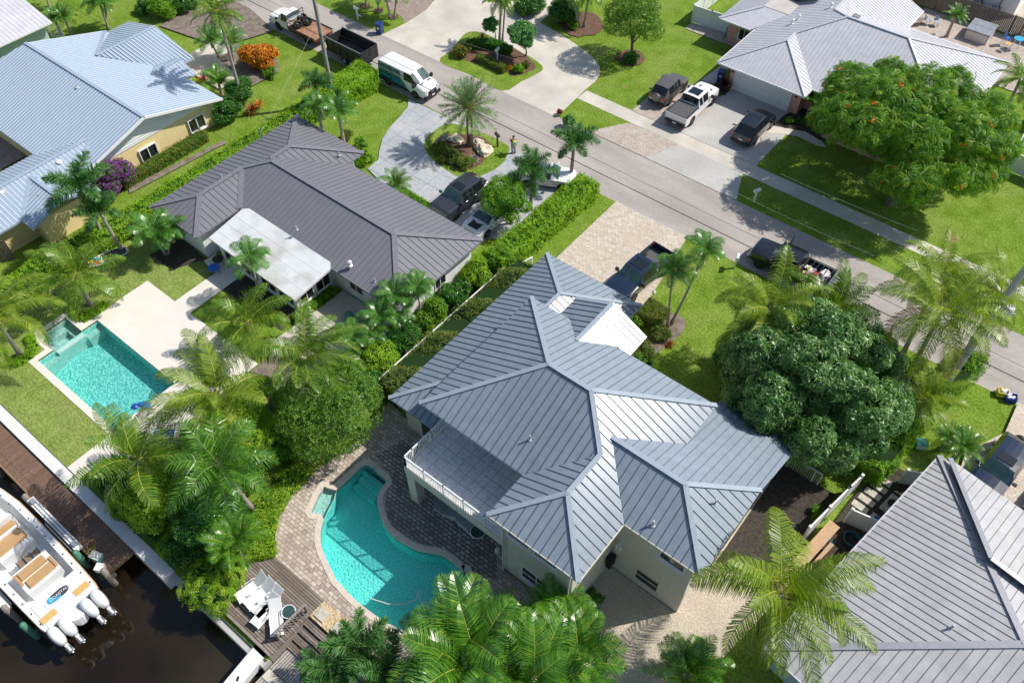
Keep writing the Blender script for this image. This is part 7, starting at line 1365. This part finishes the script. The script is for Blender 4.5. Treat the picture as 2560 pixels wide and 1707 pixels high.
# pool gear
b = MB(); c = [G('v', x, y, .1) for x, y in [(945, 190), (895, 225)]]
t = thing('pool_handrail', 'steel handrail arching into the steps of the kidney pool', 'handrail', tuple(G('v', 925, 200, .1)))
for dx in (-.2, .2):
    o = Vector(t.location); a0 = G('v', 945 + dx * 60, 190 - dx * 10, .1) - o; b = MB(); e = G('v', 765 + dx * 60, 340 + dx * 10, -.6) - o; b.tube([tuple(a0), tuple(a0 + Vector((0, 0, .75))), tuple(a0 * .8 + e * .2 + Vector((0, 0, .75))), tuple(a0 * .25 + e * .75 + Vector((0, 0, .1))), tuple(e)], .024, 6); b.build('rail', 'chrome', t)
def curve_thing(name, label, cat, pts, r, m, n=4):
    q = smooth_poly(pts, n)[:-(n * 1)]; b = MB(); b.tube(q, r, 6); tag(b.build(name, m), label, cat)
hp = [G('8', x, y, -.1) for x, y in [(210, 980), (330, 1018), (440, 1020), (520, 985), (560, 940), (545, 925), (525, 955), (560, 1000), (640, 1018), (800, 1022)]]; b = MB(); b.tube([tuple(p) for p in hp], .03, 6); tag(b.build('pool_hose', 'offwhite'), 'pale vacuum hose looping across the kidney pool', 'hose')
b = MB(); b.tube([tuple(G('8', 0, 990, .13)), tuple(G('8', 480, 1470, .13))], .02, 6); tag(b.build('pool_pole', 'steel_grey'), 'long pole lying on the pavers below the kidney pool', 'pole'); b = MB(); b.tube([tuple(G('7', 2225, 890, .13)), tuple(G('7', 2352, 1015, .13))], .02, 6); tag(b.build('net_handle', 'steel_grey'), 'short pole on the pavers near the gravel bed', 'pole')
for i, (x, y) in enumerate([(2210, 1100), (2320, 1195)]): c = G('7', x, y); b = MB(); b.box((0, 0, .03), (.62, .62, .06)); o = b.build('stepping_stone', 'stone', None, False, (c.x, c.y, _zl[0] + .005)); tag(o, ['square stepping stone in the gravel nearest the deck', 'square stepping stone in the gravel nearest the palm'][i], 'stone')
c = G('z2', 1900, 195); t = thing('pool_float', 'bright blue inflatable float lying on the terrace edge of the rectangular pool', 'float', (c.x, c.y, .1), .4); b = MB(); b.lathe([(.0, 0), (.32, .02), (.42, .14), (.3, .26), (0, .28)], 14); o = b.build('cushion', 'blue_plastic', t); o.scale = (1.1, .6, 1); b = MB(); b.lathe([(.0, 0), (.2, .03), (.24, .14), (.1, .24), (0, .25)], 12, (-.5, -.25, 0)); b.build('pillow', 'royal_blue', t)
c = G('z2', 2110, 550, .4); t = thing('sun_lounger', 'blue cushioned white lounger under the palm fronds at the pool', 'lounger', (c.x, c.y, .08), R(45)); b = MB(); b.b2((-.8, -.33, .2), (.8, .33, .32)); b.build('frame', 'white', t); b = MB(); b.b2((-.45, -.26, .322), (.78, .26, .4)); b.build('cushion', 'royal_blue', t)
c = G('z5', 190, 915, .4); t = thing('patio_chair', 'bright blue round chair on the terrace beside the sunroom', 'chair', (c.x, c.y, .08), .5); b = MB(); b.lathe([(.05, .36), (.3, .4), (.42, .58), (.4, .6)], 16); b.build('seat', 'blue_plastic', t)
for k in range(3): a = k * 2.09; b = MB(); b.tube([(.3 * math.cos(a), .3 * math.sin(a), .4), (.38 * math.cos(a), .38 * math.sin(a), 0)], .018, 6); b.build('leg', 'black_trim', t)
c = G('z5', 245, 800, .4); t = thing('patio_chair', 'dark round chair beside the blue one', 'chair', (c.x, c.y, .08), .5); b = MB(); b.lathe([(.05, .36), (.3, .4), (.42, .58), (.4, .6)], 16); b.build('seat', 'black_trim', t)
for k in range(3): a = k * 2.09; b = MB(); b.tube([(.3 * math.cos(a), .3 * math.sin(a), .4), (.38 * math.cos(a), .38 * math.sin(a), 0)], .018, 6); b.build('leg', 'black_trim', t)
# paddle board
a, c = G('d', 1200, 920, .5), G('d', 1790, 680, .5); m_ = (a + c) / 2; ang = math.atan2(c.y - a.y, c.x - a.x); L = (c - a).length
t = thing('paddle_board', 'paddle board with colourful nose and dark deck pad beside the hedge', 'paddle board', (m_.x, m_.y, .45), ang); t.rotation_euler = (R(18), 0, ang); ol = [(-L / 2, 0), (-L / 2 + .15, -.14), (-L * .33, -.32), (-L * .1, -.42), (L * .2, -.42), (L * .42, -.3), (L / 2, -.16), (L / 2 - .1, 0), (L / 2, .16), (L * .42, .3), (L * .2, .42), (-L * .1, .42), (-L * .33, .32), (-L / 2 + .15, .14)]
b = MB(); b.prism(ol, -.06, .06); b.build('board', 'white', t); i2 = offset(ol, -.05); b = MB(); b.prism([p for p in i2 if p[0] > -L * .16] + [(-L * .14, .25), (-L * .2, 0), (-L * .14, -.25)][0:0], .062, .075); b.build('deck_pad', 'board_dark', t)
for k, (x, y, r, m) in enumerate([(-L * .42, 0.02, .14, 'tail_red'), (-L * .34, .14, .15, 'yellow'), (-L * .33, -.13, .15, 'turq'), (-L * .25, .2, .16, 'sky_blue'), (-L * .24, -.18, .17, 'tail_red'), (-L * .27, 0.0, .14, 'orange'), (-L * .18, .05, .13, 'turq')]): b = MB(); b.prism(oval(x, y, r, r * .8, 12), .0621 + .001 * k, .066 + .001 * k); b.build('nose_art', m, t)
for i in range(2): b = MB(); b.b2((-.3 + .9 * i, -.3, -.42), (-.25 + .9 * i, .3, -.061)); b.build('stand', 'black_trim', t)
# pink house yard
for i, (x, y) in enumerate([(545, 520), (720, 570)]):
    c = G('m', x, y + 40); t = thing('garden_chair', ['turquoise slatted garden chair by the pink wall, left one', 'turquoise slatted garden chair half under the silver eave'][i], 'chair', (c.x, c.y, 0.05), R(-70), 'turquoise garden chairs')
    b = MB()
    for k in range(5): b.box((.05, -.24 + .12 * k, .36), (.5, .1, .03), 0, tilt=Matrix.Rotation(R(12), 3, 'Y'))
    b.build('seat', 'turq', t); b = MB()
    for k in range(5): b.box((-.35, -.24 + .12 * k, .68 + .05 * (2 - abs(k - 2))), (.03, .1, .7), 0, tilt=Matrix.Rotation(R(-20), 3, 'Y'))
    b.build('backrest', 'turq', t)
    for s in (-1, 1):
        bxp(t, 'armrest', 'turq', (-.3, s * .3 - .06, .55), (.35, s * .3 + .06, .58)); bxp(t, 'leg', 'turq', (.25, s * .3 - .03, 0), (.32, s * .3 + .03, .549)); bxp(t, 'leg', 'turq', (-.3, s * .3 - .03, 0), (-.23, s * .3 + .03, .549))
c = G('m', 640, 555, .3); t = thing('garden_table', 'small turquoise table between the garden chairs', 'table', (c.x, c.y, .05)); bxp(t, 'top', 'turq', (-.25, -.25, .42), (.25, .25, .45)); bxp(t, 'pedestal', 'turq', (-.08, -.08, 0), (.08, .08, .419))
t = thing('hot_tub', 'square hot tub with a grey folding cover on the shaded back patio', 'hot tub', (-10.55, 84.6, .05)); b = MB(); b.b2((-1.05, -1.15, 0), (1.05, 1.15, .85)); b.build('cabinet', 'offwhite', t); b = MB(); b.prism(offset(rect(-1.12, -1.22, 1.12, 1.22), 0), .86, 1.0); b.b2((-1.1, -.02, 1.001), (1.1, .02, 1.02)); b.build('cover', 'pool_cover', t)
for s in (-1, 1): bxp(t, 'cover_lifter', 'black_trim', (s * 1.14, -.3, .3), (s * 1.18, .3, .4))
for sx in (-1, 1):
    for sy in (-1, 1): bxp(t, 'corner_trim', 'pool_cover', (sx * 1.0, sy * 1.1, 0), (sx * 1.07, sy * 1.17, .855))
def bistro(label, pos, m, lab2):
    c = G(*pos); t = thing('bar_table', label, 'table', (c.x, c.y, .05)); b = MB(); b.lathe([(.45, 1.0), (.45, 1.04)], 16); b.build('tabletop', m, t)
    for s in (-1, 1):
        for q in (-1, 1): b = MB(); b.tube([(s * .2, q * .2, 1.0), (s * .3, q * .3, 0)], .025, 6); b.build('leg', 'white', t)
bistro('tall table with a bright blue top on the back patio', ('n', 2210, 690), 'sky_blue', '')
for i, (x, y, m, l) in enumerate([(2065, 640, 'blue_plastic', 'tall white chair with blue sling seat at the bar table'), (2080, 720, 'teak', 'tall stool with a tan seat in front of the bar table')]):
    c = G('n', x, y); t = thing('bar_chair', l, 'chair', (c.x, c.y, .05), .6 + i); bxp(t, 'seat', m, (-.24, -.24, .72), (.24, .24, .76))
    if i == 0: bxp(t, 'backrest', m, (-.27, -.24, .77), (-.24, .24, 1.35))
    for s in (-1, 1):
        for q in (-1, 1): bxp(t, 'leg', 'white', (s * .22 - .02, q * .22 - .02, 0), (s * .22 + .02, q * .22 + .02, .719))
c = G('n', 2290, 480, .0); b = MB(); b.box((0, 0, 1.0), (.14, .35, 2.1), 0, tilt=Matrix.Rotation(R(14), 3, 'X')); b.box((0, 0, .25), (.16, .45, .3)); tag(b.build('kayak', 'orange', None, False, (c.x, c.y - .3, .05)), 'orange board standing upright against the wooden fence', 'board')
for i, (x, y) in enumerate([(1130, 320), (1000, 290), (900, 300)]):
    c = G('n', x, y, .4); t = thing('patio_chair', ['rounded grey wicker chair in the shade of the wooden fence', 'grey metal chair left of the wicker chair', 'white metal chair nearest the white roof edge'][i], 'chair', (c.x, c.y, .05), i); b = MB(); b.lathe([(.25, .38), (.33, .42), (.36, .46)], 14); b.build('seat', 'sling_grey' if i < 2 else 'white', t); b = MB(); b.raw([(.36 * math.cos(a), .36 * math.sin(a), z) for z in (.46, .9) for a in [1.6 + .25 * k for k in range(9)]], [(k, k + 1, 10 + k, 9 + k) for k in range(8)]); b.build('backrest', 'sling_grey' if i < 2 else 'white', t)
    for k in range(4): a = .8 + k * 1.57; b = MB(); b.tube([(.25 * math.cos(a), .25 * math.sin(a), .38), (.28 * math.cos(a), .28 * math.sin(a), 0)], .018, 5); b.build('leg', 'black_trim', t)
# side yard of the grey roofed house
for i, (x, y) in enumerate([(916, 172), (873, 236), (815, 296), (757, 355), (696, 415)]):
    c = G('e', x, y); b = MB(); b.box((0, 0, .02), (.42, .95, .05), 0, R(85)); o = b.build('stepping_stone', 'stone', None, False, (c.x, c.y, _zl[0] + .01)); tag(o, ['pale paver slab in the dark side yard, farthest of the row', 'pale paver slab second from the far end of the row', 'middle pale paver slab of the side yard row', 'pale paver slab second from the fence', 'pale paver slab nearest the short white fence'][i], 'paver', 'paver slabs in the side yard')
q0, q1 = G('e', 470, 560, .95), G('e', 200, 860, .95); d_ = (q1 - q0); m_ = (q0 + q1) / 2; t = thing('wood_bench', 'long tan wooden workbench inside the white fence', 'bench', (m_.x, m_.y, 0), math.atan2(d_.y, d_.x)); L = d_.length + 2.4; bxp(t, 'top', 'lumber', (-L / 2 + 1.1, -.32, .82), (L / 2 + 1.1, .32, .9))
for x in (-L / 2 + 1.2, L / 2 + 1.0): bxp(t, 'support', 'lumber', (x - .06, -.28, 0), (x + .06, .28, .819))
c = G('e', 330, 800, .6); t = thing('wood_bench', 'second tan plank bench beside the workbench', 'bench', (c.x + .35, c.y - .5, 0), math.atan2(d_.y, d_.x)); bxp(t, 'top', 'lumber', (-1.2, -.25, .68), (1.2, .25, .75)); bxp(t, 'support', 'lumber', (-1.1, -.2, 0), (-1.0, .2, .679)); bxp(t, 'support', 'lumber', (1.0, -.2, 0), (1.1, .2, .679))
c = G('e', 625, 705, .3); t = thing('planter_tub', 'dark teal round tub between fence and grey roof', 'tub', (c.x, c.y, .02)); b = MB(); b.lathe([(.36, 0), (.46, .45), (.48, .47), (.42, .47), (.36, .12), (.02, .1)], 20); b.build('tub', 'teal_plastic', t)
c = G('e', 850, 540, .2); t = thing('storage_bin', 'pale plastic bin with blue contents beside the eave', 'bin', (c.x, c.y, .02), R(-10)); bxp(t, 'box', 'stone', (-.4, -.3, 0), (.4, .3, .45)); b = MB(); b.lathe([(.2, .451), (.2, .55)], 14); b.build('bucket', 'royal_blue', t)
c = G('e', 1010, 380, .4); t = thing('cooling_unit', 'grey cooling unit tucked under the edge of the grey roof', 'air conditioner', (c.x, c.y, .02), R(-10)); bxp(t, 'case', 'stone', (-.42, -.6, 0), (.42, .6, .5)); b = MB(); b.lathe([(.32, .501), (.3, .54)], 16); b.build('fan_guard', 'black_trim', t)
curve_pts = [tuple(G('e', x, y, .4)) for x, y in [(400, 680), (440, 720), (480, 760), (440, 790), (480, 720), (420, 700), (490, 700), (450, 780)]]; b = MB(); b.tube(curve_pts, .02, 5); tag(b.build('garden_hose', 'turq'), 'turquoise garden hose heaped beside the workbench', 'hose')
# canal side things
t = thing('boat_lift', 'white boat lift beam with rails alongside the white boat', 'boat lift', (-36.0, .62, 0)); b = MB(); b.b2((0, -.22, .3), (4.9, .2, .48)); b.build('beam', 'white', t)
for y in (-.1, .08): b = MB(); b.tube([(.1, y, .5), (4.7, y, .5)], .025, 6); b.build('rail', 'steel_grey', t)
b = MB(); b.box((.35, 0, .56), (.35, .25, .12)); b.box((4.5, 0, .56), (.35, .25, .12)); b.build('motor', 'pool_cover', t)
gp = 'pilings beside the boat'
for i, (x, y, m) in enumerate([(-36.35, .5, 'weathered_wood'), (-31.0, .35, 'green_cover'), (-28.9, .7, 'weathered_wood'), (-31.2, -3.75, 'weathered_wood'), (-29.6, -3.65, 'green_cover'), (-40.2, .45, 'weathered_wood')]):
    b = MB(); b.lathe([(.17, -2.2), (.17, .55), (.1, .62), (.02, .66)], 12, (0, 0, 0)); tag(b.build('piling', m, None, True, (x, y, 0)), ['wooden piling with pale cap at the end of the lift beam', 'green covered piling at the lower end of the lift beam', 'short piling at the corner of the brown dock', 'wooden piling on the far side of the boat', 'green covered piling near the far engine', 'wooden piling at the left edge of the dock'][i], 'piling', gp)
t = thing('boat_lift', 'second lift beam on the open water side of the boat', 'boat lift', (-34, -3.7, 0)); b = MB(); b.b2((-2, -.2, .2), (2.9, .2, .38)); b.build('beam', 'white', t)
rp = []
for k in range(60): a = k * .5; r_ = .16 + .1 * math.sin(k * .23); rp.append((-31.2 + .0 * k + r_ * 1.2 * math.cos(a) + (k / 60) * 1.0, 1.25 + r_ * math.sin(a) - .5 * (k / 60), -.06 + .0008 * k))
b = MB(); b.tube(rp, .014, 5); tag(b.build('dock_rope', 'rope_yellow'), 'yellow rope coiled loosely on the brown dock', 'rope')
c = G('k', 1370, 1200, -.1); t = thing('fish_cooler', 'small pale box and gear at the end of the brown dock', 'box', (c.x, c.y, -.12), .3); bxp(t, 'box', 'turq', (-.3, -.2, 0), (.3, .2, .35)); bxp(t, 'lid', 'offwhite', (-.32, -.22, .351), (.32, .22, .4))
c = G('k', 1390, 1330, .2); t = thing('dock_bucket', 'white square bucket beside the green piling', 'bucket', (c.x, c.y, -.12), .5); b = MB(); b.box((0, 0, .2), (.38, .38, .4), 0, taper=1.15); b.build('bucket', 'white', t)
c0 = G('o', 160, 800, -.2); t = thing('dinghy', 'white flat-topped skiff or dock box at the edge of the pale platform', 'boat', (c0.x, c0.y, -.55), R(-84)); b = MB(); b.prism([(-1.2, -.42), (1.1, -.42), (1.3, -.3), (1.3, .3), (1.1, .42), (-1.2, .42)], 0, .55); b.build('hull', 'white_gloss', t); b = MB(); b.box((.55, .05, .57), (.22, .1, .03), 0, .5); b.build('cleat', 'black_trim', t)
# garden lamp, manhole, sprinkler
c = G('z8', 1445, 900); t = thing('garden_lamp', 'small white post lamp beside the square clipped bush', 'lamp', (c.x, c.y, 0)); b = MB(); b.tube([(0, 0, 0), (0, 0, 1.5)], .035, 8); b.build('post', 'white', t); b = MB(); b.lathe([(.06, 1.5), (.13, 1.62), (.13, 1.75), (.03, 1.86)], 10); b.build('lantern', 'offwhite', t)
c = G('6', 1865, 75); b = MB(); b.lathe([(.42, 0), (.42, .03), (.36, .035)], 20); tag(b.build('manhole_cover', 'rust', None, False, (c.x, c.y, .0)), 'round rusty manhole cover in the far lawn', 'manhole cover')
c = G('2', 1940, 600); b = MB(); b.lathe([(.14, 0), (.14, .03)], 14); tag(b.build('valve_cover', 'rust', None, False, (c.x, c.y, .0)), 'small rusty valve cover in the lawn left of the parked cars', 'valve cover')
c = G('6', 1640, 1490); t = thing('utility_box', 'small pale green utility box on the lawn by the grey roof', 'utility box', (c.x, c.y, 0), .5); bxp(t, 'box', 'stucco_teal', (-.3, -.25, 0), (.3, .25, .4)); bxp(t, 'lid', 'turq', (-.33, -.28, .401), (.33, .28, .45))
c = G('5', 60, 610, .4); t = thing('storage_drum', 'dark green round drum on the side patio', 'drum', (c.x, c.y, .06)); b = MB(); b.lathe([(.3, 0), (.34, .1), (.34, .6), (.3, .66), (.02, .68)], 14); b.build('drum', 'green_cover', t)
# tarp heap on the far lawn, wood board at the white end wall
c = G('5', 690, 450); b = MB(); b.b2((-.35, -2.2, .02), (.35, 1.6, .14)); tag(b.build('wood_walkway', 'brown_paint', None, False, (c.x, c.y, .05)), 'narrow brown plank walkway along the white end wall', 'walkway')
# person
def person():
    c = G('q', 580, 672); t = thing('person', 'person standing at the road edge with raised hands, grey clothes and a yellow backpack', 'person', (c.x, c.y, 0.06), R(150))
    J = [(0, 0, .95), (0, 0, 1.12), (0, 0, 1.32), (0, 0, 1.46), (.01, 0, 1.54), (.02, 0, 1.64), (.02, 0, 1.73)]; r = [.15, .14, .16, .09, .055, .088, .06]; E = [(i, i + 1) for i in range(6)]
    def add(p, rr, pr): J.append(p); r.append(rr); E.append((pr, len(J) - 1)); return len(J) - 1
    for s in (-1, 1):
        k = add((0, s * .1, .9), .1, 0); k = add((.03, s * .11, .5), .07, k); k = add((-.02, s * .12, .1), .05, k); add((.14, s * .13, .05), .045, k)
        k = add((0, s * .19, 1.40), .065, 3); k = add((.1, s * .24, 1.2), .05, k); k = add((.34, s * .15, 1.38), .042, k); hp_ = add((.41, s * .12, 1.43), .035, k)
        for q in range(5): add((.47 + .01 * (q % 3), s * (.09 + .02 * q), 1.44 + .02 * (q % 2)), .012, hp_)
    me = bpy.data.meshes.new('body'); me.from_pydata(J, E, []); o = link('body', me, t); sk = o.modifiers.new('Skin', 'SKIN')
    for i, v in enumerate(me.skin_vertices[0].data): v.radius = (r[i], r[i] * (1.15 if i in (1, 2) else 1)); v.use_root = i == 0
    o.modifiers.new('Sub', 'SUBSURF').levels = 1; o.modifiers[-1].render_levels = 2
    for m in ('skin',): me.materials.append(MATS[m])
    b = MB(); b.lathe([(.155, .86), (.185, .96), (.18, 1.1), (.205, 1.28), (.17, 1.42), (.07, 1.47)], 14); sh = b.build('shirt', 'shirt_grey', t, True); sh.scale = (.86, 1.12, 1)
    for s in (-1, 1):
        b = MB(); b.tube([(0, s * .1, .92), (.03, s * .11, .5), (-.02, s * .12, .1)], [.125, .095, .075], 10); b.build('trousers', 'trouser_grey', t, True); b = MB(); b.tube([(0, s * .17, 1.41), (.06, s * .22, 1.28)], [.085, .075], 8); b.build('sleeve', 'shirt_grey', t, True)
        b = MB(); b.box((.06, s * .125, .045), (.28, .1, .09), 0, taper=.85); b.build('shoe', 'black_trim', t)
    b = MB(); b.lathe([(.05, 1.60), (.1, 1.66), (.1, 1.72), (.07, 1.77), (.01, 1.785)], 12, (.0, 0, 0)); b.build('hair', 'hair', t, True)
    f = MB(); f.lathe([(.003, 0), (.018, .02), (.012, .05)], 6, (.11, 0, 1.645)); f.build('nose', 'skin', t)
    for s in (-1, 1): f = MB(); f.lathe([(.002, -.008), (.011, 0), (.002, .008)], 6, (.1, s * .033, 1.68)); f.build('eye', 'black_trim', t)
    bp = thing('backpack', 'yellow backpack with blue pocket worn by the standing person', 'backpack', (c.x, c.y, .06), R(150)); b = MB(); b.box((-.26, 0, 1.2), (.18, .32, .42), 0, taper=.85); b.build('bag', 'yellow', bp); b = MB(); b.box((-.37, .02, 1.22), (.05, .16, .24)); b.build('pocket', 'sky_blue', bp)
    for s in (-1, 1): b = MB(); b.tube([(-.17, s * .1, 1.38), (0, s * .12, 1.47), (.17, s * .12, 1.32), (.1, s * .14, 1.1)], .02, 6); b.build('strap', 'yellow', bp)
person()
